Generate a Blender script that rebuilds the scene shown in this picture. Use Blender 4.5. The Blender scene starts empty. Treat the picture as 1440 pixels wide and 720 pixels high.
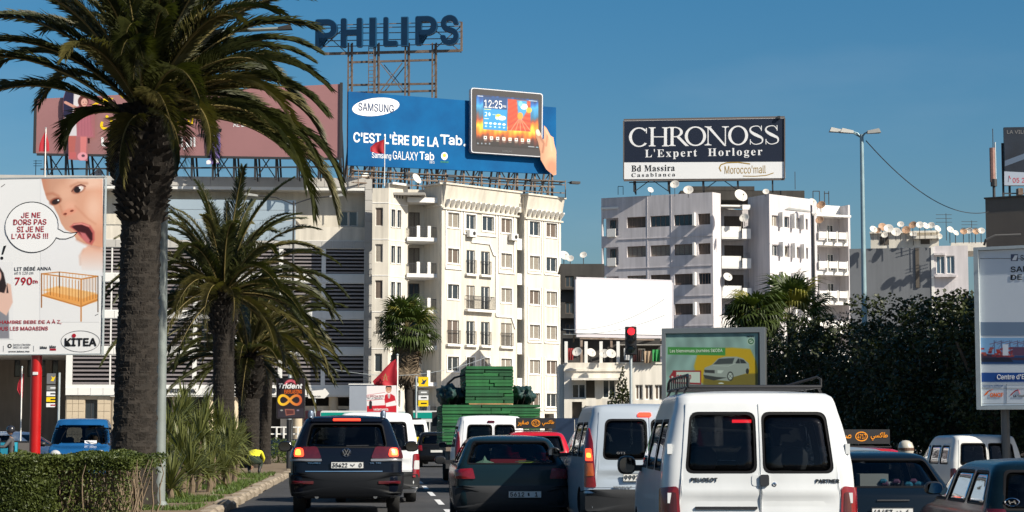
import bpy, bmesh, math, random
import numpy as np
from mathutils import Vector, Matrix, noise as mnoise
R = math.radians
PI = math.pi
sc = bpy.context.scene
COL = sc.collection
random.seed(7)
# ------------------------------------------------------------------ camera, world, sun, exposure
EYE = 1.43
F = 2800.0
TILT = math.atan(248.0 / F)
cam = bpy.data.cameras.new('camera')
cam.sensor_width = 36.0
cam.lens = 36.0 * F / 1440.0
cam.clip_start = 0.3
cam.clip_end = 9000.0
camo = bpy.data.objects.new('camera', cam)
COL.objects.link(camo)
camo.location = (0, 0, EYE)
camo.rotation_euler = (PI / 2 + TILT, 0, 0)
sc.camera = camo
SUN_AZ = R(55)      # from behind the camera towards the right
SUN_EL = R(37)
sd = Vector((math.sin(SUN_AZ) * math.cos(SUN_EL), -math.cos(SUN_AZ) * math.cos(SUN_EL), math.sin(SUN_EL)))
world = bpy.data.worlds.new('World')
sc.world = world
world.use_nodes = True
wn = world.node_tree
wn.nodes.clear()
sky = wn.nodes.new('ShaderNodeTexSky')
sky.sky_type = 'NISHITA'
sky.sun_disc = False
sky.sun_elevation = SUN_EL
sky.sun_rotation = math.atan2(sd.x, sd.y)
sky.air_density = 1.0
sky.dust_density = 1.8
sky.ozone_density = 4.0
bg = wn.nodes.new('ShaderNodeBackground')
bg.inputs['Strength'].default_value = 0.065
hs = wn.nodes.new('ShaderNodeHueSaturation')
hs.inputs['Saturation'].default_value = 1.38
hs.inputs['Hue'].default_value = 0.491
wo = wn.nodes.new('ShaderNodeOutputWorld')
wn.links.new(sky.outputs[0], hs.inputs['Color'])
# a breath of thin high haze
wt = wn.nodes.new('ShaderNodeTexCoord'); wm = wn.nodes.new('ShaderNodeMapping'); wm.inputs['Scale'].default_value = (2.5, 2.5, 9)
wz = wn.nodes.new('ShaderNodeTexNoise'); wz.inputs['Scale'].default_value = 2.2; wz.inputs['Detail'].default_value = 6
wr_ = wn.nodes.new('ShaderNodeMapRange'); wr_.inputs['From Min'].default_value = .5; wr_.inputs['From Max'].default_value = .75; wr_.inputs['To Max'].default_value = .07
wx = wn.nodes.new('ShaderNodeMix'); wx.data_type = 'RGBA'; wx.inputs[7].default_value = (6.5, 7.2, 8.0, 1)
wn.links.new(wt.outputs['Generated'], wm.inputs[0]); wn.links.new(wm.outputs[0], wz.inputs[0]); wn.links.new(wz.outputs['Fac'], wr_.inputs[0])
wn.links.new(wr_.outputs[0], wx.inputs[0]); wn.links.new(hs.outputs[0], wx.inputs[6]); wn.links.new(wx.outputs[2], bg.inputs['Color'])
wn.links.new(bg.outputs[0], wo.inputs[0])
sl = bpy.data.lights.new('sun', 'SUN')
sl.energy = 5.0
sl.angle = R(0.53)
sl.color = (1.0, 0.93, 0.80)
so = bpy.data.objects.new('sun', sl)
COL.objects.link(so)
so.rotation_euler = (-sd).to_track_quat('-Z', 'Y').to_euler()
sc.view_settings.view_transform = 'Standard'
sc.view_settings.look = 'None'
sc.view_settings.exposure = 0.55
sc.view_settings.gamma = 1.0
# ------------------------------------------------------------------ pixel (1440x720 photograph) -> place
CT, ST = math.cos(TILT), math.sin(TILT)
def ray(px, py):
 cx, cy = (px - 720.0) / F, (360.0 - py) / F
 return cx, CT - cy * ST, ST + cy * CT
def P(px, py, Y):
 x, y, z = ray(px, py)
 t = Y / y
 return Vector((x * t, Y, EYE + z * t))
def LX(px, Y, py=600):
 return P(px, py, Y).x
def ZZ(py, Y, px=720):
 return P(px, py, Y).z
# ------------------------------------------------------------------ materials
MATS = {}
def s2l(c):
 return tuple((x / 12.92 if x <= 0.04045 else ((x + 0.055) / 1.055) ** 2.4) for x in c)
def mat(name, col=(0.5, 0.5, 0.5), rough=0.6, metal=0.0, var=0.0, scale=3.0, bump=0.0, bscale=None, col2=None,
  coat=0.0, spec=0.5, streak=0.0, detail=4.0, trans=0.0, vcol=False, emit=0.0):
 if name in MATS:
  return MATS[name]
 m = bpy.data.materials.new(name)
 m.use_nodes = True
 nt = m.node_tree
 b = nt.nodes['Principled BSDF']
 b.inputs['Roughness'].default_value = rough
 b.inputs['Metallic'].default_value = metal
 b.inputs['Coat Weight'].default_value = coat
 b.inputs['Coat Roughness'].default_value = 0.06
 b.inputs['Specular IOR Level'].default_value = spec
 b.inputs['Base Color'].default_value = (*col, 1)
 src = None
 tc = nt.nodes.new('ShaderNodeTexCoord')
 if vcol:
  a = nt.nodes.new('ShaderNodeVertexColor')
  a.layer_name = 'Col'
  src = a.outputs['Color']
 if var > 0 or col2 is not None:
  n = nt.nodes.new('ShaderNodeTexNoise')
  n.inputs['Scale'].default_value = scale
  n.inputs['Detail'].default_value = detail
  n.inputs['Roughness'].default_value = 0.6
  nt.links.new(tc.outputs['Object'], n.inputs['Vector'])
  r = nt.nodes.new('ShaderNodeMapRange')
  r.inputs['From Min'].default_value = 0.3
  r.inputs['From Max'].default_value = 0.7
  nt.links.new(n.outputs['Fac'], r.inputs['Value'])
  mx = nt.nodes.new('ShaderNodeMix')
  mx.data_type = 'RGBA'
  if src is not None:
   lo = nt.nodes.new('ShaderNodeMix')
   lo.data_type = 'RGBA'
   lo.blend_type = 'MULTIPLY'
   lo.inputs[0].default_value = 1.0
   nt.links.new(src, lo.inputs[6])
   lo.inputs[7].default_value = (1 - var, 1 - var, 1 - var, 1)
   nt.links.new(src, mx.inputs[7])
   nt.links.new(lo.outputs[2], mx.inputs[6])
  else:
   c2 = col2 if col2 is not None else tuple(x * (1 - var) for x in col)
   mx.inputs[6].default_value = (*c2, 1)
   mx.inputs[7].default_value = (*col, 1)
  nt.links.new(r.outputs[0], mx.inputs[0])
  src = mx.outputs[2]
 if streak > 0:
  mp = nt.nodes.new('ShaderNodeMapping')
  mp.inputs['Scale'].default_value = (1.6, 1.6, 0.13)
  nt.links.new(tc.outputs['Object'], mp.inputs['Vector'])
  n2 = nt.nodes.new('ShaderNodeTexNoise')
  n2.inputs['Scale'].default_value = 1.38
  n2.inputs['Detail'].default_value = 6
  nt.links.new(mp.outputs[0], n2.inputs['Vector'])
  r2 = nt.nodes.new('ShaderNodeMapRange')
  r2.inputs['From Min'].default_value = 0.35
  r2.inputs['From Max'].default_value = 0.62
  r2.inputs['To Min'].default_value = 1 - streak
  nt.links.new(n2.outputs['Fac'], r2.inputs['Value'])
  mm = nt.nodes.new('ShaderNodeMix')
  mm.data_type = 'RGBA'
  mm.blend_type = 'MULTIPLY'
  mm.inputs[0].default_value = 1.0
  if src is not None:
   nt.links.new(src, mm.inputs[6])
  else:
   mm.inputs[6].default_value = (*col, 1)
  nt.links.new(r2.outputs[0], mm.inputs[7])
  src = mm.outputs[2]
 if src is not None:
  nt.links.new(src, b.inputs['Base Color'])
 if bump > 0:
  n3 = nt.nodes.new('ShaderNodeTexNoise')
  n3.inputs['Scale'].default_value = bscale or scale * 4
  n3.inputs['Detail'].default_value = 5
  nt.links.new(tc.outputs['Object'], n3.inputs['Vector'])
  bp = nt.nodes.new('ShaderNodeBump')
  bp.inputs['Strength'].default_value = bump
  bp.inputs['Distance'].default_value = 0.02
  nt.links.new(n3.outputs['Fac'], bp.inputs['Height'])
  nt.links.new(bp.outputs[0], b.inputs['Normal'])
 if emit > 0:
  b.inputs['Emission Color'].default_value = (*col, 1)
  b.inputs['Emission Strength'].default_value = emit
 if trans > 0:                                   # thin tinted glass: clear share + reflection
  tr = nt.nodes.new('ShaderNodeBsdfTransparent')
  tr.inputs['Color'].default_value = (*col, 1)
  gl = nt.nodes.new('ShaderNodeBsdfGlossy')
  gl.inputs['Roughness'].default_value = rough
  gl.inputs['Color'].default_value = (0.9, 0.93, 1, 1)
  fr = nt.nodes.new('ShaderNodeFresnel')
  fr.inputs['IOR'].default_value = 1.38
  mr = nt.nodes.new('ShaderNodeMath')
  mr.operation = 'MULTIPLY_ADD'
  mr.inputs[1].default_value = trans
  mr.inputs[2].default_value = 0.0
  nt.links.new(fr.outputs[0], mr.inputs[0])
  ms = nt.nodes.new('ShaderNodeMixShader')
  nt.links.new(mr.outputs[0], ms.inputs[0])
  nt.links.new(tr.outputs[0], ms.inputs[1])
  nt.links.new(gl.outputs[0], ms.inputs[2])
  nt.links.new(ms.outputs[0], nt.nodes['Material Output'].inputs['Surface'])
 MATS[name] = m
 return m
M_white = mat('white_plaster', (0.69, 0.635, 0.54), 0.8, var=0.14, scale=0.35, streak=0.22, bump=0.15, bscale=6)
M_lav = mat('lilac_white_plaster', (0.66, 0.62, 0.63), 0.85, var=0.10, scale=0.3, streak=0.20, bump=0.15, bscale=6)
M_trim = mat('white_trim_paint', (0.78, 0.76, 0.72), 0.6, var=0.06, scale=1.0)
M_cream = mat('cream_plaster', (0.80, 0.75, 0.66), 0.85, var=0.12, scale=0.5, streak=0.22)
M_beige = mat('beige_stone', (0.52, 0.43, 0.31), 0.8, var=0.15, scale=1.2)
M_tile = mat('grey_cladding', (0.46, 0.44, 0.41), 0.5, var=0.12, scale=0.7)
M_tilew = mat('pale_cladding', (0.72, 0.71, 0.68), 0.45, var=0.08, scale=0.7)
M_slat = mat('louvre_metal', (0.26, 0.23, 0.23), 0.45, metal=0.2, var=0.1, scale=2)
M_dark = mat('dark_void', (0.03, 0.028, 0.028), 0.9)
M_room = mat('room_wall', (0.10, 0.085, 0.07), 0.9)
M_glass = mat('window_glass', (0.03, 0.04, 0.05), 0.05, spec=0.8, var=0.3, scale=0.6)
M_curt = mat('beige_curtain', (0.27, 0.24, 0.20), 0.9, var=0.35, scale=9)
M_curt2 = mat('brown_shutter', (0.125, 0.095, 0.075), 0.8, var=0.2, scale=4)
M_iron = mat('wrought_iron', (0.03, 0.03, 0.032), 0.6)
M_steel = mat('weathered_steel', (0.22, 0.18, 0.15), 0.65, metal=0.3, var=0.35, scale=3, col2=(0.12, 0.075, 0.05))
M_galv = mat('galvanised_steel', (0.50, 0.55, 0.56), 0.45, metal=0.35, var=0.15, scale=5)
M_roof = mat('roof_screed', (0.36, 0.34, 0.31), 0.9, var=0.2, scale=0.5)
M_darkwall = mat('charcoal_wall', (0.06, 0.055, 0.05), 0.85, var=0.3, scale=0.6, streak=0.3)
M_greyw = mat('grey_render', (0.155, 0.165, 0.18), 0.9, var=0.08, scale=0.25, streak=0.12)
M_black = mat('black_plastic', (0.018, 0.018, 0.02), 0.45, var=0.2, scale=8)
M_pwhite = mat('print_white', (0.80, 0.80, 0.80), 0.5, var=0.03, scale=0.5)
M_asph = mat('asphalt', (0.055, 0.055, 0.058), 0.85, var=0.35, scale=0.5, bump=0.5, bscale=60, detail=8)
M_asph.node_tree.nodes['Principled BSDF'].inputs['Specular IOR Level'].default_value = 0.3
M_soil = mat('dry_soil', (0.20, 0.145, 0.09), 0.95, var=0.4, scale=1.5, bump=0.6, bscale=20)
M_concrete = mat('kerb_concrete', (0.33, 0.27, 0.20), 0.9, var=0.3, scale=2.5, bump=0.4, bscale=25)
M_pave = mat('pavement_slab', (0.30, 0.27, 0.24), 0.9, var=0.2, scale=0.8)
M_mark = mat('road_paint', (0.72, 0.72, 0.72), 0.7, var=0.35, scale=4)
def ink(r, g, b, name):
 return mat('ink_' + name, s2l((r / 255, g / 255, b / 255)), 0.5, var=0.04, scale=0.7)
I_black = ink(18, 18, 20, 'black'); I_red = ink(165, 20, 38, 'crimson'); I_navy = ink(18, 28, 48, 'navy')
I_grey = ink(110, 110, 112, 'grey'); I_white = ink(232, 232, 232, 'white'); I_yel = ink(245, 205, 20, 'yellow')
I_gold = ink(165, 135, 60, 'gold'); I_blue = ink(10, 75, 140, 'blue'); I_green = ink(60, 150, 60, 'green')
I_orange = ink(235, 110, 25, 'orange'); I_mauve = ink(160, 96, 100, 'mauve'); I_dblue = ink(14, 52, 98, 'deep_blue')
# ------------------------------------------------------------------ objects
def tag(o, label=None, cat=None, group=None, kind=None):
 if label: o['label'] = label
 if cat: o['category'] = cat
 if group: o['group'] = group
 if kind: o['kind'] = kind
 return o
def empty(name, loc=(0, 0, 0), rz=0.0, parent=None):
 o = bpy.data.objects.new(name, None)
 COL.objects.link(o)
 o.location = loc
 o.rotation_euler = (0, 0, rz)
 o.empty_display_size = 0.2
 if parent: o.parent = parent
 return o
def thing(name, label, cat, loc=(0, 0, 0), rz=0.0, group=None):
 return tag(empty(name, loc, rz), label, cat, group)
def place(name, me, parent=None, loc=(0, 0, 0), rot=(0, 0, 0), scale=None):
 o = bpy.data.objects.new(name, me)
 COL.objects.link(o)
 o.location = loc
 o.rotation_euler = rot
 if scale: o.scale = scale
 if parent: o.parent = parent
 return o
def copy_tree(o, parent=None):
 c = o.copy()
 COL.objects.link(c)
 if parent: c.parent = parent
 for ch in list(o.children):
  copy_tree(ch, c)
 return c
class MB:
 def __init__(s):
  s.v = []; s.f = []; s.m = []; s.cur = 0
 def add(s, vs, fs):
  o = len(s.v)
  s.v.extend(vs)
  for f in fs:
   s.f.append(tuple(i + o for i in f)); s.m.append(s.cur)
  return s
 def box(s, x0, x1, y0, y1, z0, z1):
  vs = [(x0, y0, z0), (x1, y0, z0), (x1, y1, z0), (x0, y1, z0), (x0, y0, z1), (x1, y0, z1), (x1, y1, z1), (x0, y1, z1)]
  return s.add(vs, [(0, 3, 2, 1), (4, 5, 6, 7), (0, 1, 5, 4), (1, 2, 6, 5), (2, 3, 7, 6), (3, 0, 4, 7)])
 def bar(s, p0, p1, w, h=None):
  h = h or w
  p0, p1 = Vector(p0), Vector(p1)
  d = (p1 - p0)
  if d.length < 1e-6: return s
  d.normalize()
  up = Vector((0, 0, 1)) if abs(d.z) < 0.95 else Vector((0, 1, 0))
  a = d.cross(up).normalized() * (w / 2); b = a.cross(d).normalized() * (h / 2)
  vs = []
  for p in (p0, p1):
   vs += [tuple(p - a - b), tuple(p + a - b), tuple(p + a + b), tuple(p - a + b)]
  return s.add(vs, [(0, 3, 2, 1), (4, 5, 6, 7), (0, 1, 5, 4), (1, 2, 6, 5), (2, 3, 7, 6), (3, 0, 4, 7)])
 def tube(s, pts, rad, n=8, cap=True):
  pts = [Vector(p) for p in pts]
  if not isinstance(rad, (list, tuple)): rad = [rad] * len(pts)
  vs = []; fs = []
  prev = None
  for i, p in enumerate(pts):
   if i == 0: d = pts[1] - pts[0]
   elif i == len(pts) - 1: d = pts[-1] - pts[-2]
   else: d = pts[i + 1] - pts[i - 1]
   d.normalize()
   if prev is None:
    up = Vector((0, 0, 1)) if abs(d.z) < 0.9 else Vector((1, 0, 0))
    a = d.cross(up).normalized()
   else:
    a = (prev - d * prev.dot(d)).normalized()
   prev = a
   b = d.cross(a)
   for k in range(n):
    t = 2 * PI * k / n
    q = p + (a * math.cos(t) + b * math.sin(t)) * rad[i]
    vs.append(tuple(q))
  for i in range(len(pts) - 1):
   for k in range(n):
    k2 = (k + 1) % n
    fs.append((i * n + k, i * n + k2, (i + 1) * n + k2, (i + 1) * n + k))
  if cap:
   fs.append(tuple(range(n))[::-1])
   fs.append(tuple((len(pts) - 1) * n + k for k in range(n)))
  return s.add(vs, fs)
 def lathe(s, prof, n=16, c=(0, 0, 0), axis='z', a0=0.0, a1=2 * PI):
  full = abs(a1 - a0 - 2 * PI) < 1e-6
  m = n if full else n + 1
  vs = []; fs = []
  for r, h in prof:
   for k in range(m):
    t = a0 + (a1 - a0) * k / n
    if axis == 'z': q = (c[0] + r * math.cos(t), c[1] + r * math.sin(t), c[2] + h)
    elif axis == 'x': q = (c[0] + h, c[1] + r * math.cos(t), c[2] + r * math.sin(t))
    else: q = (c[0] + r * math.cos(t), c[1] + h, c[2] + r * math.sin(t))
    vs.append(q)
  for i in range(len(prof) - 1):
   for k in range(n):
    k2 = (k + 1) % m
    fs.append((i * m + k, i * m + k2, (i + 1) * m + k2, (i + 1) * m + k))
  return s.add(vs, fs)
 def prism(s, poly, y0, y1):
  """poly of (x,z) extruded along y"""
  n = len(poly)
  vs = [(x, y0, z) for x, z in poly] + [(x, y1, z) for x, z in poly]
  fs = [tuple(range(n)), tuple(range(2 * n - 1, n - 1, -1))]
  for i in range(n):
   j = (i + 1) % n
   fs.append((i, i + n, j + n, j))
  return s.add(vs, fs)
 def mesh(s, name, mats, smooth=False):
  me = bpy.data.meshes.new(name)
  me.from_pydata(s.v, [], s.f)
  if not isinstance(mats, (list, tuple)): mats = [mats]
  for m in mats: me.materials.append(m)
  if len(mats) > 1:
   me.polygons.foreach_set('material_index', s.m)
  if smooth:
   me.polygons.foreach_set('use_smooth', [True] * len(me.polygons))
   if smooth != 'all':
    try: me.set_sharp_from_angle(angle=R(38))
    except Exception: pass
  me.update()
  return me
 def build(s, name, mats, parent=None, loc=(0, 0, 0), rz=0.0, smooth=False, rot=None):
  return place(name, s.mesh(name, mats, smooth), parent, loc, rot or (0, 0, rz))
def _on(s, name, m, root, F_, smooth=False): return s.build(name, m, root, rel(F_, root), F_.rz, smooth)
MB.on = _on
def ngon2(cx, cz, rx, rz, n=24, a0=0.0):
 return [(cx + rx * math.cos(a0 + 2 * PI * k / n), cz + rz * math.sin(a0 + 2 * PI * k / n)) for k in range(n)]
class Fac:
 """a vertical plane in the world seen through two pixel columns at two distances; local x=u along, y into the wall, z up"""
 def __init__(s, pxa, da, pxb, db, pyr=400):
  a, b = P(pxa, pyr, da), P(pxb, pyr, db)
  s.o = Vector((a.x, a.y, 0))
  d = Vector((b.x - a.x, b.y - a.y, 0))
  s.len = d.length
  s.d = d.normalized()
  s.n = Vector((-s.d.y, s.d.x, 0))
  s.rz = math.atan2(s.d.y, s.d.x)
 def uz(s, px, py, w=0.0):
  x, y, z = ray(px, py)
  o = s.o + s.n * w
  t = o.dot(s.n) / (x * s.n.x + y * s.n.y)
  p = Vector((x * t, y * t, 0))
  return (p - o).dot(s.d), EYE + z * t
 def u(s, px, py=400, w=0.0): return s.uz(px, py, w)[0]
 def z(s, px, py, w=0.0): return s.uz(px, py, w)[1]
 def at(s, u, w=0.0, z=0.0):
  return s.o + s.d * u + s.n * w + Vector((0, 0, z))
def rel(F_, root, u=0.0, w=0.0, z=0.0):
 p = F_.at(u, w, z) - root.location
 return (p.x, p.y, p.z)
def wall(mb, u0, u1, z0, z1, holes=(), thick=0.3, w=0.0):
 """front sheet with real openings, reveals; holes = (u0,u1,z0,z1)"""
 us = sorted(set([u0, u1] + [h[0] for h in holes] + [h[1] for h in holes]))
 us = [u for u in us if u0 - 1e-6 <= u <= u1 + 1e-6]
 cols = {}
 for a, b in zip(us[:-1], us[1:]):
  if b - a < 1e-5: continue
  c = (a + b) / 2
  hs_ = sorted([(h[2], h[3]) for h in holes if h[0] < c < h[1]])
  z = z0
  for ha, hb in hs_:
   if ha > z + 1e-5:
    mb.add([(a, w, z), (b, w, z), (b, w, ha), (a, w, ha)], [(0, 1, 2, 3)])
   z = max(z, hb)
  if z < z1 - 1e-5:
   mb.add([(a, w, z), (b, w, z), (b, w, z1), (a, w, z1)], [(0, 1, 2, 3)])
 for a, b, c, d in holes:
  t = w + thick
  mb.add([(a, w, c), (a, t, c), (a, t, d), (a, w, d)], [(0, 1, 2, 3)])
  mb.add([(b, w, c), (b, t, c), (b, t, d), (b, w, d)], [(3, 2, 1, 0)])
  mb.add([(a, w, d), (a, t, d), (b, t, d), (b, w, d)], [(0, 1, 2, 3)])
  mb.add([(a, w, c), (a, t, c), (b, t, c), (b, w, c)], [(3, 2, 1, 0)])
 t = w + thick
 mb.add([(u0, w, z0), (u0, t, z0), (u0, t, z1), (u0, w, z1)], [(0, 1, 2, 3)])
 mb.add([(u1, w, z0), (u1, t, z0), (u1, t, z1), (u1, w, z1)], [(3, 2, 1, 0)])
 mb.add([(u0, w, z1), (u0, t, z1), (u1, t, z1), (u1, w, z1)], [(3, 2, 1, 0)])
 return mb
WIN = {}
def window(root, F_, u0, u1, z0, z1, w=0.12, curtain=None, mull=1, frame=M_trim, fw=0.06, surround=0.0, glass=M_glass, name='window'):
 """window > frame is the part's own mesh, pane + curtain as sub-parts (meshes shared by size)"""
 W, H = round(u1 - u0, 2), round(z1 - z0, 2)
 key = (W, H, mull, frame.name, fw, surround, glass.name)
 if key not in WIN:
  a = MB()
  a.box(0, W, 0, 0.05, 0, fw); a.box(0, W, 0, 0.05, H - fw, H)
  a.box(0, fw, 0.001, 0.049, fw, H - fw); a.box(W - fw, W, 0.001, 0.049, fw, H - fw)
  for k in range(1, mull + 1):
   x = W * k / (mull + 1)
   a.box(x - fw * 0.6, x + fw * 0.6, -0.005, 0.048, fw, H - fw)
  if surround > 0:
   s_ = surround
   a.box(-s_, W + s_, -w - 0.06, -w + 0.02, -s_, 0.0)
   a.box(-s_, W + s_, -w - 0.05, -w + 0.02, H, H + s_)
   a.box(-s_, 0, -w - 0.045, -w + 0.02, 0, H); a.box(W, W + s_, -w - 0.045, -w + 0.02, 0, H)
  g = MB(); g.box(0.02, W - 0.02, 0.02, 0.03, 0.02, H - 0.02)
  c = MB()
  n = max(4, int(W / 0.12))
  for k in range(n):
   x0, x1 = W * k / n, W * (k + 1) / n
   y = 0.012 if k % 2 else 0.0
   c.add([(x0, 0.002 + y, 0.03), (x1, 0.002 + 0.012 - y, 0.03), (x1, 0.002 + 0.012 - y, H - 0.03), (x0, 0.002 + y, H - 0.03)], [(0, 1, 2, 3)])
  WIN[key] = (a.mesh('window', frame), g.mesh('pane', glass), c)
 fm, gm, cm = WIN[key]
 o = place(name, fm, root, rel(F_, root, u0, w, z0), (0, 0, F_.rz))
 place('pane', gm, o)
 if curtain:
  k2 = key + (curtain.name,)
  if k2 not in WIN: WIN[k2] = cm.mesh('curtain', curtain)
  place('curtain', WIN[k2], o)
 return o
def rnd_curtain():
 r = random.random()
 return M_curt if r < 0.22 else (M_curt2 if r < 0.45 else None)
# ------------------------------------------------------------------ writing
ARF = {'ا': (0xFE8D, 0xFE8E, 0, 0), 'ب': (0xFE8F, 0xFE90, 0xFE91, 0xFE92), 'ح': (0xFEA1, 0xFEA2, 0xFEA3, 0xFEA4), 'ة': (0xFE93, 0xFE94, 0, 0),
  'ر': (0xFEAD, 0xFEAE, 0, 0), 'س': (0xFEB1, 0xFEB2, 0xFEB3, 0xFEB4), 'ص': (0xFEB9, 0xFEBA, 0xFEBB, 0xFEBC),
  'ط': (0xFEC1, 0xFEC2, 0xFEC3, 0xFEC4), 'غ': (0xFECD, 0xFECE, 0xFECF, 0xFED0), 'ك': (0xFED9, 0xFEDA, 0xFEDB, 0xFEDC),
  'ل': (0xFEDD, 0xFEDE, 0xFEDF, 0xFEE0), 'ن': (0xFEE5, 0xFEE6, 0xFEE7, 0xFEE8), 'ي': (0xFEF1, 0xFEF2, 0xFEF3, 0xFEF4),
  'ـ': (0x640, 0x640, 0x640, 0x640), 'د': (0xFEA9, 0xFEAA, 0, 0), 'ت': (0xFE95, 0xFE96, 0xFE97, 0xFE98)}
def serif(s):      # the serif letters of the mathematical alphabet
 return ''.join(chr(0x1D400 + ord(c) - 65) if 'A' <= c <= 'Z' else chr(0x1D41A + ord(c) - 97) if 'a' <= c <= 'z' else c for c in s)
def arab(s):
 out = []
 for i, ch in enumerate(s):
  if ch not in ARF: out.append(ch); continue
  p = i > 0 and s[i - 1] in ARF and ARF[s[i - 1]][2] != 0
  n = i < len(s) - 1 and s[i + 1] in ARF and ARF[ch][2] != 0
  out.append(chr(ARF[ch][(3 if n else 1) if p else (2 if n else 0)]))
 return ''.join(out[::-1])
FONT = None
try:      # the grotesque that ships with Blender; without it Blender's built-in face is used
 import os
 for _r in ('LOCAL', 'SYSTEM'):
  _p = os.path.join(bpy.utils.resource_path(_r), 'datafiles', 'fonts', 'Inter.woff2')
  if os.path.exists(_p):
   FONT = bpy.data.fonts.load(_p); break
except Exception:
 FONT = None
def text_mesh(body, w, h, m, depth=0.003, bold=0.0, shear=0.0, res=3, keep=False, spacing=1.0):
 """text filling a w x h box, lying in local x-z, facing -y"""
 c = bpy.data.curves.new('lettering', 'FONT')
 if FONT is not None and not any(ord(ch) > 0x600 for ch in body):
  c.font = FONT
 c.body = body; c.size = 1.0; c.extrude = 0.01; c.shear = shear
 c.resolution_u = res; c.align_x = 'CENTER'; c.space_character = spacing
 o = bpy.data.objects.new('lettering_tmp', c)
 COL.objects.link(o)
 dg = bpy.context.evaluated_depsgraph_get()
 me = bpy.data.meshes.new_from_object(o.evaluated_get(dg))
 bpy.data.objects.remove(o); bpy.data.curves.remove(c)
 n = len(me.vertices)
 co = np.empty(n * 3, np.float32); me.vertices.foreach_get('co', co); co = co.reshape(-1, 3)
 lo, hi = co.min(0), co.max(0)
 sx, sy = w / (hi[0] - lo[0]), h / (hi[1] - lo[1])
 if keep: sx = sy = min(sx, sy)
 q = np.zeros_like(co)
 q[:, 0] = (co[:, 0] - (lo[0] + hi[0]) / 2) * sx
 q[:, 2] = (co[:, 1] - (lo[1] + hi[1]) / 2) * sy
 q[:, 1] = -co[:, 2] / 0.01 * depth / 2 - depth / 2
 if bold > 0:                                   # heavier strokes: overlapped copies, each a hair further forward
  b = bold * 0.5 * min(sx, sy) if not keep else bold * 0.62 * sx
  fs0 = [tuple(p.vertices) for p in me.polygons]
  shrink = 1 - 2 * b / max(w, 1e-6), 1 - 2 * b / max(h, 1e-6)
  q0 = q.copy(); q0[:, 0] *= shrink[0]; q0[:, 2] *= shrink[1]
  vs, fs = [], []
  for i, (dx, dz) in enumerate(((0, 0), (1, 0), (-1, 0), (0, 1), (0, -1), (.7, .7), (-.7, .7), (.7, -.7), (-.7, -.7))):
   c_ = q0 + np.array([dx * b, -i * min(0.001, depth * .12), dz * b], np.float32)
   o_ = len(vs); vs.extend(map(tuple, c_.tolist()))
   fs.extend(tuple(v + o_ for v in f) for f in fs0)
  bpy.data.meshes.remove(me)
  me = bpy.data.meshes.new('lettering'); me.from_pydata(vs, [], fs)
 else:
  me.vertices.foreach_set('co', q.ravel())
 me.materials.clear(); me.materials.append(m)
 me.name = 'lettering'
 me.update()
 return me
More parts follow.
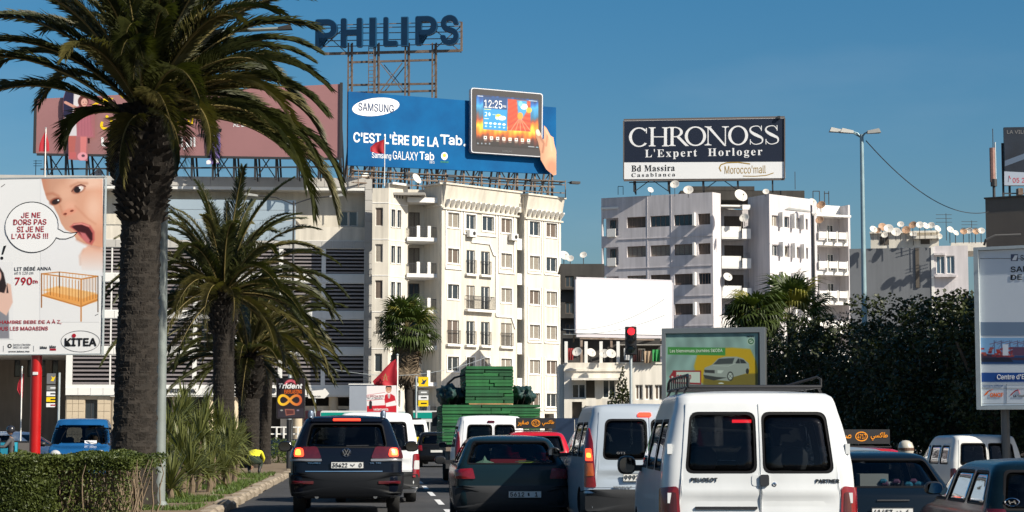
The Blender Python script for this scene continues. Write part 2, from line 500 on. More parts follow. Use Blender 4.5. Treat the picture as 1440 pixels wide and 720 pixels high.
class Board:
 """helper to lay prints on a flat board: everything given in photograph pixels on the board's plane"""
 def __init__(s, F_, root): s.F = F_; s.r = root
 def text(s, body, x0, y0, x1, y1, m, bold=0.0, name='lettering', w=-0.012, depth=0.002, **k):
  if s.F.o.y < 100 and w > -.05: w *= .35
  u0, za = s.F.uz(x0, y0, w); _, zb = s.F.uz(x0, y1, w); u1, _ = s.F.uz(x1, y0, w)
  me = text_mesh(body, u1 - u0, za - zb, m, depth, bold, **k)
  return place(name, me, s.r, rel(s.F, s.r, (u0 + u1) / 2, w, (za + zb) / 2), (0, 0, s.F.rz))
 def poly(s, pts, m, name='print', w=-0.008, t=0.004):
  if s.F.o.y < 100 and w > -.05: w *= .35
  q = [s.F.uz(x, y, w) for x, y in pts]
  a = MB(); a.prism(q, -t * .3, 0)
  return a.build(name, m, s.r, rel(s.F, s.r, 0, w, 0), s.F.rz)
 def rect(s, x0, y0, x1, y1, m, name='print', w=-0.008, t=0.004):
  return s.poly([(x0, y1), (x1, y1), (x1, y0), (x0, y0)], m, name, w, t)
 def oval(s, cx, cy, rx, ry, m, name='print', w=-0.008, t=0.004, n=28, ang=0.0):
  ca, sa = math.cos(ang), math.sin(ang)
  return s.poly([(cx + rx * math.cos(a) * ca - ry * math.sin(a) * sa, cy + rx * math.cos(a) * sa + ry * math.sin(a) * ca)
      for a in [-2 * PI * k / n for k in range(n)]], m, name, w, t)
 def ring(s, cx, cy, rx, ry, th, m, name='print', w=-0.012, n=40, ang=0.0):
  if s.F.o.y < 100 and w > -.05: w *= .35
  ca, sa = math.cos(ang), math.sin(ang)
  def pt(k, g):
   a = -2 * PI * k / n
   X, Y = (rx + g) * math.cos(a), (ry + g) * math.sin(a)
   return s.F.uz(cx + X * ca - Y * sa, cy + X * sa + Y * ca, w)
  a = MB()
  for k in range(n):
   q = [pt(k, 0), pt(k + 1, 0), pt(k + 1, -th), pt(k, -th)]
   a.add([(x, 0, z) for x, z in q], [(0, 1, 2, 3)])
  return a.build(name, m, s.r, rel(s.F, s.r, 0, w, 0), s.F.rz)
 def line(s, pts, th, m, name='print', w=-0.012):
  if s.F.o.y < 100 and w > -.05: w *= .35
  a = MB()
  for p, q in zip(pts[:-1], pts[1:]):
   (u0, z0), (u1, z1) = s.F.uz(*p, w), s.F.uz(*q, w)
   a.bar((u0, 0, z0), (u1, 0, z1), 0.002, s.F.uz(p[0] + th, p[1], w)[0] - u0)
  return a.build(name, m, s.r, rel(s.F, s.r, 0, w, 0), s.F.rz)
 def paint(s, x0, y0, x1, y1, nx, fn, w=-0.010, name='picture'):
  if s.F.o.y < 100 and w > -.05: w *= .35
  """a printed picture as a fine sheet of coloured faces; fn(X,Y)->(rgb srgb 0..1, mask or None), px coordinates"""
  ny = max(2, int(nx * (y1 - y0) / (x1 - x0)))
  X, Y = np.meshgrid(np.linspace(x0, x1, nx + 1), np.linspace(y0, y1, ny + 1))
  rgb, mask = fn(X, Y)
  vs = []
  for j in range(ny + 1):
   for i in range(nx + 1):
    u, z = s.F.uz(X[j, i], Y[j, i], w)
    vs.append((u, 0, z))
  fs = []
  for j in range(ny):
   for i in range(nx):
    if mask is None or mask[j, i]:
     a = j * (nx + 1) + i
     fs.append((a, a + nx + 1, a + nx + 2, a + 1))
  me = bpy.data.meshes.new(name)
  me.from_pydata(vs, [], fs)
  ca = me.color_attributes.new('Col', 'FLOAT_COLOR', 'POINT')
  c = np.clip(np.dstack(rgb), 0, 1).reshape(-1, 3)
  lin = np.where(c <= 0.04045, c / 12.92, ((c + 0.055) / 1.055) ** 2.4)
  ca.data.foreach_set('color', np.hstack([lin, np.ones((len(lin), 1))]).astype(np.float32).ravel())
  me.materials.append(mat('printed_picture', (0.5, 0.5, 0.5), 0.5, vcol=True, var=0.03, scale=1))
  me.update()
  return place(name, me, s.r, rel(s.F, s.r, 0, w, 0), (0, 0, s.F.rz))
# numpy painting helpers ------------------------------------------------
def sm(d, s): return np.clip(0.5 - d / s, 0, 1)
def m_ell(X, Y, cx, cy, rx, ry, a=0.0, soft=0.15):
 c, s = math.cos(a), math.sin(a)
 x, y = (X - cx) * c + (Y - cy) * s, -(X - cx) * s + (Y - cy) * c
 return sm(np.sqrt((x / rx) ** 2 + (y / ry) ** 2) - 1, soft)
def m_poly(X, Y, pts, soft=1.0):
 d = np.full(X.shape, 1e9); ins = np.zeros(X.shape, bool)
 n = len(pts)
 for i in range(n):
  (ax, ay), (bx, by) = pts[i], pts[(i + 1) % n]
  ex, ey = bx - ax, by - ay
  t = np.clip(((X - ax) * ex + (Y - ay) * ey) / (ex * ex + ey * ey + 1e-9), 0, 1)
  d = np.minimum(d, np.hypot(X - ax - t * ex, Y - ay - t * ey))
  c = ((ay > Y) != (by > Y)) & (X < (bx - ax) * (Y - ay) / ((by - ay) + 1e-12) + ax)
  ins ^= c
 return sm(np.where(ins, -d, d), soft)
def m_line(X, Y, pts, th, soft=0.6):
 d = np.full(X.shape, 1e9)
 for (ax, ay), (bx, by) in zip(pts[:-1], pts[1:]):
  ex, ey = bx - ax, by - ay
  t = np.clip(((X - ax) * ex + (Y - ay) * ey) / (ex * ex + ey * ey + 1e-9), 0, 1)
  d = np.minimum(d, np.hypot(X - ax - t * ex, Y - ay - t * ey))
 return sm(d - th / 2, soft)
class Pic:
 def __init__(s, X, Y, c):
  s.X, s.Y = X, Y
  s.c = [np.full(X.shape, v / 255.0) for v in c]
 def put(s, m, c):
  s.c = [a * (1 - m) + (v / 255.0 if not isinstance(v, np.ndarray) else v) * m for a, v in zip(s.c, c)]
  return s
 def e(s, cx, cy, rx, ry, c, a=0.0, soft=0.15, k=1.0): return s.put(k * m_ell(s.X, s.Y, cx, cy, rx, ry, a, soft), c)
 def p(s, pts, c, soft=1.0, k=1.0): return s.put(k * m_poly(s.X, s.Y, pts, soft), c)
 def l(s, pts, th, c, soft=0.6, k=1.0): return s.put(k * m_line(s.X, s.Y, pts, th, soft), c)
# ------------------------------------------------------------------ ground, road, kerb
def sheet(name, pts, z, m, zb=None):
 a = MB()
 n = len(pts)
 a.add([(x, y, z) for x, y in pts], [tuple(range(n))])
 o = a.build(name, m)
 return tag(o, kind='structure')
sheet('ground', [(-3000, -300), (3000, -300), (3000, 6000), (-3000, 6000)], -1.3, mat('bare_ground', (0.22, 0.19, 0.15), 0.95, var=0.3, scale=0.05))
def KX(y): return -5.1 - 0.0715 * (y - 35.7)      # the kerb line of the median
sheet('road', [(KX(-40) + 0.0, -40), (4.85 + 2.8, -40), (4.85 - .07 * 121.9, 121.9), (KX(121.9), 121.9)], 0.0, M_asph)
sheet('far_road', [(KX(-40) - 16.5, -40), (KX(-40) - 5.05, -40), (KX(121.9) - 5.05, 121.9), (KX(121.9) - 16.5, 121.9)], 0.0, M_asph)
sheet('crossing_road', [(-60, 122), (60, 122), (60, 146), (-60, 146)], 0.004, M_asph)
# median as a raised bed
mb = MB()
for y0 in range(-40, 112, 4):
 y1 = y0 + 4
 mb.add([(KX(y0) - 5.05, y0, 0.13), (KX(y0) - 0.2, y0, 0.13), (KX(y1) - 0.2, y1, 0.13), (KX(y1) - 5.05, y1, 0.13)], [(0, 1, 2, 3)])
tag(mb.build('median_soil', M_soil), kind='structure')
kerb = tag(empty('kerb', (0, 0, 0)), kind='structure')
base = MB(); y = -40.0
base.add([(KX(-40) - 0.20, -40, 0.005), (KX(-40) - 0.06, -40, 0.10), (KX(112) - 0.06, 112, 0.10), (KX(112) - 0.20, 112, 0.005)], [(0, 1, 2, 3)])
base.build('kerb_bed', M_concrete, kerb)
km = []
for v in range(4):
 a = MB()
 h = 0.15 + 0.02 * (v % 2)
 prof = [(-0.24, 0), (0, 0), (0, h - 0.05), (-0.05, h), (-0.24, h)]
 n = len(prof)
 a.add([(x, 0.0, z) for x, z in prof] + [(x, 0.92, z) for x, z in prof],
   [tuple(range(n)), tuple(range(2 * n - 1, n - 1, -1))] + [(i, i + n, (i + 1) % n + n, (i + 1) % n) for i in range(n)])
 km.append(a.mesh('kerb_stone', M_concrete))
y = 33.0; k = 0
while y < 110:
 place('kerb_stone', km[k % 4], kerb, (KX(y) + random.uniform(-.03, .03), y, random.uniform(-.02, .01)), (random.uniform(-.02, .02), random.uniform(-.03, .03), 0.0714 + random.uniform(-.02, .02)))
 y += 1.16; k += 1
# lane dashes
mk = tag(empty('lane_marking'), kind='structure')
a = MB(); a.add([(-0.06, 0, 0.009), (0.06, 0, 0.009), (0.06, 3.0, 0.009), (-0.06, 3.0, 0.009)], [(0, 1, 2, 3)])
dash = a.mesh('lane_dash', M_mark)
for lane0 in (P(630, 718, 36.4).x, P(630, 718, 36.4).x + 3.3):
 for j in range(-2, 14):
  y = 34.2 + j * 5.4
  place('lane_dash', dash, mk, (lane0 - 0.0700 * (y - 36.4), y, 0), (0, 0, 0.07))
sheet('pavement', [(-90, 146.5), (80, 146.5), (80, 262), (-90, 262)], 0.02, M_pave)
SLP = -0.0085                                        # the right hand carriageway falls away ahead
def SZ(y): return SLP * y
def slope(name, x0, x1, x2, x3, ya, yb, dz, m):
 a = MB(); a.add([(x0, ya, SZ(ya) + dz), (x1, ya, SZ(ya) + dz), (x2, yb, SZ(yb) + dz), (x3, yb, SZ(yb) + dz)], [(0, 1, 2, 3)])
 return tag(a.build(name, m), kind='structure')
EX = lambda y: 4.85 - 0.07 * y
slope('side_road', EX(0) + .1, 11.9, 11.9 - 8.4, EX(120) + .1, 0, 120, -.02, M_asph)
slope('right_pavement', 11.9, 60, 60, 11.9 - 8.4, 0, 120, .10, M_pave)
a = MB()
a.add([(EX(0) - .12, 0, .12), (EX(0) + .12, 0, .12), (EX(0) + .12, 0, -1.3), (EX(0) - .12, 0, -1.3), (EX(121) - .12, 121, .12), (EX(121) + .12, 121, .12), (EX(121) + .12, 121, -1.3), (EX(121) - .12, 121, -1.3)],
  [(0, 4, 5, 1), (1, 5, 6, 2), (0, 3, 7, 4), (4, 7, 6, 5), (0, 1, 2, 3)])
tag(a.build('divider_kerb', M_concrete), kind='structure')
sheet('left_pavement', [(-90, 0), (KX(0) - 16.3, 0), (KX(121) - 16.3, 121.5), (-90, 121.5)], 0.03, M_pave)
# ------------------------------------------------------------------ the white apartment building
FM = Fac(621, 160.4, 768, 169.2)
root = thing('apartment_building', 'white six storey block with balconies and bracketed cornice under the blue tablet billboard', 'building', tuple(FM.o))
ZR = [(19.27, 18.04), (16.33, 15.12), (13.42, 12.2), (10.5, 9.3), (7.55, 6.35), (4.75, 3.6)]
ztop = FM.z(621, 257)
U = FM.u
holes = []; wins = []
def W(px0, px1, r, french=False, zt=None, zb=None):
 u0, u1 = U(px0), U(px1)
 z1, z0 = ZR[r]
 if zt is not None: z1 = zt
 if zb is not None: z0 = zb
 if french: z0 = z1 - 1.95
 holes.append((u0, u1, z0, z1)); wins.append((u0, u1, z0, z1, french))
for r in range(5):
 fr = (r == 3)
 W(629.5, 645.5, r, fr)
 W(704.5, 719.5, r, fr)
 if r == 0: W(655, 668.5, r); W(678, 694, r)
 else: W(656, 667.5, r, r in (1, 2, 3)); W(676.5, 688.5, r, r in (1, 2, 3))
uM1 = U(727)
for px0, px1 in ((629.5, 645.5), (656, 668), (677, 688), (704, 719)): W(px0, px1, 5)
m_ = MB(); wall(m_, 0, uM1, 0, ztop, holes)
m_.on('wall', M_white, root, FM)
for h in wins:
 window(root, FM, h[0], h[1], h[2], h[3], curtain=rnd_curtain(), surround=0.0 if h[4] else 0.10)
def railing(parent, F_, u0, u1, z0, h, w0, step=0.12, m=M_iron, name='railing'):
 a = MB()
 for z in (z0 + 0.02, z0 + h): a.box(u0, u1, -w0 - 0.02, -w0 + 0.02, z - 0.02, z + 0.02)
 for uu in (u0, u1):
  a.box(uu - .015, uu + .015, -w0, 0, z0 + h - 0.02, z0 + h + 0.018)
 n = int((u1 - u0) / step)
 for k in range(n + 1):
  x = u0 + (u1 - u0) * k / max(1, n)
  a.box(x - 0.012, x + 0.012, -w0 - 0.012, -w0 + 0.012, z0, z0 + h)
 return a.build(name, m, parent, rel(F_, root if parent is root else parent) if parent is root else (0, 0, 0), F_.rz)
for h in wins:
 if h[4] and not (h[2] > 11 and h[2] < 12.2 and h[0] > U(650) and h[1] < U(692)):
  railing(root, FM, h[0] - 0.05, h[1] + 0.05, h[2] + 0.05, 1.05, 0.16, 0.10)
  s_ = MB(); s_.box(h[0] - 0.2, h[1] + 0.2, -0.28, -0.003, h[2] - 0.18, h[2] - 0.02); s_.on('sill', M_trim, root, FM)
zj = ZR[2][0] - 1.95
railing(root, FM, U(654), U(691), zj + 0.02, 1.05, 0.35, 0.10)
s_ = MB(); s_.box(U(653), U(692), -0.42, -0.003, zj - 0.2, zj); s_.on('balcony_slab', M_trim, root, FM)
# pilaster frames and drip lines around the column of windows
fr_ = MB()
def vline(px, z0, z1, F_=FM, t=0.07): u = F_.u(px); fr_.box(u - t, u + t, -0.07, -0.002, z0, z1)
for px in (626.5, 648.5): vline(px, ZR[1][1] - 0.35, ZR[0][0] + 0.35)
for px in (701.5, 723): vline(px, ZR[1][1] - 0.35, ZR[0][0] + 0.35)
for a_, b_, z in ((626.5, 648.5, ZR[1][1] - 0.4), (701.5, 723, ZR[1][1] - 0.4), (652, 697, ZR[0][1] - 0.35), (626.5, 648.5, ZR[0][0] + .35), (652, 697, ZR[0][0] + .35), (701.5, 723, ZR[0][0] + .35)):
 fr_.box(U(a_) - .07, U(b_) + .07, -0.10, -0.001, z - 0.1, z)
vline(652, ZR[0][1] - .35, ZR[0][0] + .25); vline(697.5, ZR[0][1] - .35, ZR[0][0] + .25)
# stepped moulding between the middle windows
pts = [(662, 340), (688, 343), (694, 359), (697, 359), (697, 444), (700, 445), (719, 446), (724, 462)]
for p, q in zip(pts[:-1], pts[1:]):
 (ua, za), (ub, zb) = FM.uz(*p), FM.uz(*q)
 fr_.bar((ua, -0.05, za), (ub, -0.05, zb), 0.12, 0.12)
fr_.on('moulding', M_trim, root, FM)
# cornices with brackets
def cornice(name, F_, px0, px1, zt, nb, side=0.45, drop=3.2, parapet=1.1):
 u0, u1 = F_.u(px0), F_.u(px1)
 a = MB()
 a.box(u0 - 0.1, u1 + 0.12, -0.55, 0.3, zt - 0.14, zt)
 # flared frieze: sloping out towards the top
 a.add([(u0, -0.02, zt - 2.0), (u1, -0.02, zt - 2.0), (u1, -0.45, zt - 0.14), (u0, -0.45, zt - 0.14),
   (u0, 0.3, zt - 2.0), (u1, 0.3, zt - 2.0), (u1, 0.3, zt - 0.14), (u0, 0.3, zt - 0.14)],
   [(0, 1, 2, 3), (0, 3, 7, 4), (1, 5, 6, 2), (4, 7, 6, 5)])
 a.box(u0 - 0.05, u1 + 0.15, -0.16, 0.0, zt - 2.14, zt - 2.0)
 a.on(name, M_white, root, F_)
 b = MB()
 b.add([(-.07, -0.02, -0.42), (.07, -0.02, -0.42), (.07, -0.02, 0.0), (-.07, -0.02, 0.0), (-.07, -0.5, 0.10), (.07, -0.5, 0.10), (.07, -0.5, 0.22), (-.07, -0.5, 0.22), (-.07, -0.02, 0.22), (.07, -0.02, 0.22)],
   [(0, 1, 5, 4), (4, 5, 6, 7), (7, 6, 9, 8), (0, 4, 7, 8), (1, 9, 6, 5)])
 bm_ = b.mesh('bracket', M_trim)
 for k in range(nb):
  u = u0 + (u1 - u0) * (k + 0.6) / nb
  p = rel(F_, root, u, -0.10, zt - 1.55)
  place('bracket', bm_, root, p, (0, 0, F_.rz))
cornice('cornice', FM, 622, 727, ztop, 15)
# slot between the two volumes
F2 = Fac(737.5, FM.at(U(737.5)).y - 0.45, 789, FM.at(U(789)).y - 0.45)
uS0, uS1 = uM1, U(738)
a = MB()
a.box(uS0, uS1 + .3, 1.2, 1.4, 0, ztop - 0.9)
a.on('slot_wall', M_cream, root, FM)
for r in range(6):
 z = ZR[r][0]
 a = MB(); a.box(uS0 + 0.002, uS1 - .002, -0.05, 0.06, z - 2.55, z - 1.6); a.box(uS0 + 0.002, uS1 - .002, 0.06, 1.2, z - 2.55, z - 2.45)
 a.on('balcony', M_trim, root, FM)
 window(root, FM, uS0 + 0.15, uS1 - 0.1, z - 2.0, z + 0.1, w=0, mull=0, name='window').location = rel(FM, root, uS0 + 0.15, 1.12, z - 2.0)
a = MB(); a.box(uS0, uS1, -0.02, 1.3, ztop - 1.7, ztop - 0.35); a.on('slot_head', M_white, root, FM)
a = MB()
for k in (0.35, 0.6): a.box(uS0 + (uS1 - uS0) * k - .06, uS0 + (uS1 - uS0) * k + .06, -0.04, -.02, ztop - 1.25, ztop - .95)
a.on('vent_slit', M_dark, root, FM)
# right tower
zt2 = F2.z(740, 272.5)
holes = []; wins = []
for r in range(6):
 for px0, px1 in ((744.5, 759), (768, 783)):
  u0, u1 = F2.u(px0), F2.u(px1)
  dz = -0.03
  holes.append((u0, u1, ZR[r][1] + dz, ZR[r][0] + dz))
a = MB(); wall(a, 0, F2.u(789), 3.0, zt2, holes); a.on('wall', M_white, root, F2)
for h in holes: window(root, F2, *h, curtain=rnd_curtain(), surround=0.10)
fr_ = MB()
for px in (742, 762, 765.5, 786.5):
 for r in (1, 3, 5):
  u = F2.u(px); fr_.box(u - .05, u + .05, -0.06, -0.002, max(3.1, ZR[r][1] - .3), ZR[r - 1][0] + .25)
for a_, b_ in ((742, 762), (765.5, 786.5)):
 for r in (1, 3, 5): fr_.box(F2.u(a_), F2.u(b_), -0.08, -0.001, ZR[r][1] - .36, ZR[r][1] - .26)
fr_.on('moulding', M_trim, root, F2)
cornice('cornice', F2, 738, 789, zt2, 8)
uE = F2.u(789)
a = MB(); a.box(-0.02, 0.3, 0.3, 2.5, 3.0, zt2 - .05); a.on('side_wall', M_white, root, F2)
a = MB(); a.box(uE - 0.3, uE - .002, 0.31, 9, 0, zt2 - .05); a.box(.31, uE - .31, 8.7, 9, 0, zt2 - .05); a.on('side_wall', M_white, root, F2)
for r in range(1, 6):       # little end balconies seen past the corner
 z = ZR[r][0] + .4
 a = MB(); a.box(uE + .002, uE + 0.7, 0.9, 2.4, z - 1.6, z - 1.45); a.on('balcony_slab', M_trim, root, F2)
 a = MB()
 for k in range(7): a.box(uE + .1 + k * .09, uE + .12 + k * .09, 0.92, .94, z - 1.45, z - .5)
 a.box(uE + .05, uE + .7, 0.9, .95, z - .5, z - .45); a.box(uE + .62, uE + .68, .95, 2.4, z - .5, z - .45)
 for k in range(12): a.box(uE + .64, uE + .66, .98 + k * .12, 1.0 + k * .12, z - 1.45, z - .5)
 a.on('railing', M_iron, root, F2)
# ground floor openings of the tower
a = MB(); a.box(0.0, uE, 1.5, 1.7, 0, 3.0); a.on('shop_front', M_room, root, F2)
a = MB()
for u_ in (0.0, uE * .42, uE * .8): a.box(u_, u_ + .55, 0.0, .6, 0, 3.0)
a.box(0.55, uE * .42, 0.9, 1.1, 0, 1.1); a.on('pillar', M_cream, root, F2)
# roof slab
a = MB(); a.box(0.2, F2.u(789) + U(737), 0.3, 9, ztop - 1.3, ztop - 1.1); a.on('roof_slab', M_roof, root, FM)
# air conditioners
acm = MB(); acm.box(0, .8, -.35, 0, 0, .55)
acm.lathe([(0.0, -.352), (.2, -.352), (.2, -.36), (.23, -.36)], 20, (.52, 0, .28), 'y')
acf = acm.mesh('air_conditioner', M_trim)
for px, py in ((655, 333), (714, 338)):
 u_, z_ = FM.uz(px, py)
 o = place('air_conditioner', acf, None, tuple(FM.at(u_, -0.12, z_)), (0, 0, FM.rz))
 g = MB(); g.lathe([(0.0, -.003), (.17, -.003)], 18, (.52, -.36, .28), 'y'); g.build('fan_grille', M_dark, o)
 g = MB(); g.box(.1, .14, -.35, .1, -.05, 0); g.box(.66, .7, -.35, .1, -.05, 0); g.build('bracket', M_iron, o)
 tag(o, 'air conditioner below the %s top floor windows of the white block' % ('middle' if px < 700 else 'right hand'), 'air conditioner')
# recessed balcony bay: side wall in shade, back wall, stacked balconies
Z0 = ztop
FW = Fac(596, 162.6, 621, 160.4)
a = MB(); wall(a, 0, FW.u(621) - 0.002, 0, Z0, []); a.on('recess_wall', M_white, root, FW)
a = MB(); a.box(-.1, FW.u(621) + 0.1, -0.25, 0.35, Z0 - 0.12, Z0 + .02); a.box(0, FW.u(621), -0.1, 0, Z0 - 1.9, Z0 - 1.75); a.on('cornice', M_white, root, FW)
FBk = Fac(566, 162.2, 597, 162.6)
holes = [(FBk.u(575), FBk.u(590), z[0] - 1.9, z[0] + .15) for z in ZR]
a = MB(); wall(a, 0, FBk.len, 0, Z0 - 0.3, holes); a.on('recess_wall', M_white, root, FBk)
for h in holes: window(root, FBk, *h, curtain=random.choice([M_curt2, M_curt, None]), frame=M_curt2)
FB2 = Fac(573, 160.5, 614, 161.2)
for r in range(6):
 zf = ZR[r][0] - 2.35
 u1 = FB2.u(614)
 a = MB(); a.box(-.1, u1, 0, 1.5, zf - .18, zf + .0)
 a.add([(-.1, 0.0, zf - .18), (-.1, -.25, zf - .05), (u1, -.25, zf - .05), (u1, 0, zf - .18), (-.1, -.25, zf + .25), (u1, -.25, zf + .25), (-.1, 0, zf + .25), (u1, 0, zf + .25)], [(0, 3, 2, 1), (1, 2, 5, 4), (4, 5, 7, 6), (2, 3, 7, 5), (0, 1, 4, 6)])
 a.on('balcony_slab', M_trim, root, FB2)
 a = MB()
 for u_ in (.85, 1.75): a.box(u_ - .13, u_ + .13, -.2, 0, zf + .25, zf + 1.2)
 a.on('balcony_post', M_trim, root, FB2)
 a = MB()
 for x0, x1 in ((-.05, .72), (.98, 1.62), (1.88, u1)):
  n = int((x1 - x0) / .09)
  for k in range(n + 1):
   x = x0 + (x1 - x0) * k / n
   a.box(x - .012, x + .012, -.12, -.10, zf + .25, zf + 1.05)
  a.box(x0, x1, -.13, -.09, zf + 1.05, zf + 1.10)
 a.on('railing', M_iron, root, FB2)
a = MB(); a.box(-.1, FB2.u(616), -.3, 1.5, FB2.z(590, 285), FB2.z(590, 278)); a.on('canopy', M_trim, root, FB2)
# faceted bay at the left
FA = Fac(523, 159.0, 546, 159.0)
FB = Fac(546, 159.0, 573, 160.6)
zA = FA.z(530, 264.5); zB = FB.z(560, 259)
ha = [(FA.u(527.5), FA.u(538), z[1] - .1, z[0] + .15) for z in ZR]
a = MB(); wall(a, 0, FA.len, 0, zA, ha); a.on('bay_wall', M_white, root, FA)
for h in ha: window(root, FA, *h, mull=0, curtain=rnd_curtain(), fw=.04)
hb = []
for z in ZR: hb += [(FB.u(549.5), FB.u(555), z[1] - .15, z[0] + .05), (FB.u(558), FB.u(563.5), z[1] - .15, z[0] + .05)]
a = MB(); wall(a, 0, FB.len, 0, zB, hb); a.on('bay_wall', M_white, root, FB)
for h in hb: window(root, FB, *h, mull=0, fw=.04, surround=0.05)
a = MB()
for z in ZR:
 a.box(0, FA.len, -0.03, 0, z[0] + .5, z[0] + .56);
a.on('string_course', M_trim, root, FA)
a = MB()
for z in ZR: a.box(0.03, FB.len, -0.03, 0, z[0] + .45, z[0] + .51)
a.box(0.1, FB.len, -0.35, 0, zB - .1, zB + .06)
a.on('string_course', M_trim, root, FB)
a = MB()
for k in range(4): a.box(.55 + k * .32, .65 + k * .32, -.012, 0, zB - 1.15, zB - .9)
a.on('vent_slit', M_dark, root, FB)
a = MB(); a.box(0, 4.2, 0.35, 3, zA - .5, zA - .3); a.on('roof_slab', M_roof, root, FA)
# ------------------------------------------------------------------ bank building with louvres
FK = Fac(95, 161.2, 521, 163.0)
root = thing('bank_building', 'long pale clad bank building with rows of dark louvres behind the palms', 'building', tuple(FK.o))
U = FK.u
uL, uR = U(-120), U(512.5)
zp1, zp0 = FK.z(300, 248.5), FK.z(300, 262)
tilem = {}
def tiles(F_, root_, u0, u1, z0, z1, nu, nz, m, w=0.0, gap=0.03, t=0.05, name='tile'):
 wd, ht = (u1 - u0) / nu, (z1 - z0) / nz
 key = (round(wd, 3), round(ht, 3), m.name)
 if key not in tilem:
  a = MB(); a.box(gap / 2, wd - gap / 2, -t, 0, gap / 2, ht - gap / 2); tilem[key] = a.mesh(name, m)
 for i in range(nu):
  for j in range(nz):
   place(name, tilem[key], root_, rel(F_, root_, u0 + i * wd, w - random.uniform(0, .012), z0 + j * ht), (0, 0, F_.rz))
a = MB(); a.box(uL, uR, 0.0, 0.4, zp0, zp1); a.on('parapet', M_tile, root, FK)
tiles(FK, root, U(120), uR, zp0 + .02, zp1, 34, 1, M_tile)
# white set-back storey
zt0 = FK.z(300, 337)
hW = [(U(475, w=1.6), U(489, w=1.6), FK.z(480, 318, 1.6), FK.z(480, 297, 1.6)), (U(490, w=1.6), U(502, w=1.6), FK.z(480, 318, 1.6), FK.z(480, 297, 1.6))]
a = MB(); wall(a, uL, uR + .3, zt0 - .5, zp1 - .3, hW, .3, 1.6); a.on('upper_wall', M_white, root, FK)
for h in hW:
 o = window(root, FK, *h, w=0, mull=0); o.location = rel(FK, root, h[0], 1.72, h[2])
a = MB(); a.box(uL, uR, 0.0, 1.7, zp0 - .001 - .25, zp0 - .001); a.on('eaves_slab', M_tilew, root, FK)
a = MB(); a.box(uL, uR, 0.0, 0.25, zt0, FK.z(300, 318)); a.on('terrace_wall', M_white, root, FK)
a = MB(); a.box(uL, uR, 0.25, 1.6, zt0 - .3, zt0); a.on('terrace_floor', M_tilew, root, FK)
clad = MB(); clad.box(0, U(415) - U(172), 0.02, .06, 0.01, .82)
cm_ = clad.mesh('cladding_panel', mat('blue_white_cladding', (0.42, 0.50, 0.56), 0.25, metal=0.3, var=.1, scale=.4))
for k in range(4): place('cladding_panel', cm_, root, rel(FK, root, U(172), -.08, FK.z(300, 338) + k * .84), (0, 0, FK.rz))
# louvre rows
rows = [(349, 384), (398, 436), (449, 487), (500, 541)]
cols = [458 - 60 * k for k in range(7)]
sl_ = {}
louv = []
for ya, yb in rows:
 for x0 in cols:
  x1 = x0 + 54 if x0 > 100 else 156
  if x0 < 105: x0 = 104
  u0, u1 = U(x0), U(x1)
  louv.append((u0, u1, FK.z(300, yb), FK.z(300, ya)))
 louv.append((U(44), U(98), FK.z(300, yb), FK.z(300, ya)))
 louv.append((U(-16), U(38), FK.z(300, yb), FK.z(300, ya)))
louv = [h for h in louv if not (h[0] < 0 and h[2] < 8.4)]
zb0 = FK.z(300, 556)
a = MB(); wall(a, 0, uR, zb0, zt0, [h for h in louv if h[0] >= 0], .45); a.on('wall', M_tilew, root, FK)
zlo = FK.z(50, 499)
a = MB(); wall(a, uL, -.001, zlo, zt0, [h for h in louv if h[0] < 0], .45); a.box(uL, -.001, .45, 12, zlo, zlo + .3); a.on('wall', M_tilew, root, FK)
for h in louv:
 Wd, Ht = round(h[1] - h[0], 2), round(h[3] - h[2], 2)
 a = MB(); a.box(h[0], h[1], .40, .44, h[2], h[3]);
 lp = a.on('louvre_back', M_dark, root, FK)
 n = 7
 key = (Wd, Ht)
 if key not in sl_:
  b = MB(); s_ = Ht / n
  b.add([(0, 0.02, 0), (Wd, 0.02, 0), (Wd, 0.30, s_ * .42), (0, .30, s_ * .42), (0, 0.0, 0.04), (Wd, 0.0, 0.04), (Wd, .28, s_ * .42 + .05), (0, .28, s_ * .42 + .05)],
    [(0, 1, 2, 3), (4, 7, 6, 5), (0, 4, 5, 1), (3, 2, 6, 7), (0, 3, 7, 4), (1, 5, 6, 2)])
  b.box(0, Wd, -0.01, 0.02, -.02, s_ * .38)
  sl_[key] = b.mesh('slat', M_slat)
 lp.name = 'louvre_panel'
 for k in range(n):
  place('slat', sl_[key], lp, (h[0], .03, h[2] + .06 + k * Ht / n))
# bands of cladding slabs between rows
for ya, yb in ((337.5, 348.5), (385, 397), (437, 448), (488.5, 498.5)):
 tiles(FK, root, U(100), uR, FK.z(300, yb), FK.z(300, ya), 27, 1, M_tile if ya < 340 else M_tilew)
# corner pier with joints
up0, up1 = U(512.5), U(523)
a = MB(); a.box(up0, up1, 0.0, 1.5, 0, FK.z(518, 252)); a.on('corner_pier', M_tile, root, FK)
tiles(FK, root, up0, up1, 1.2, FK.z(518, 252), 1, 24, M_tile)
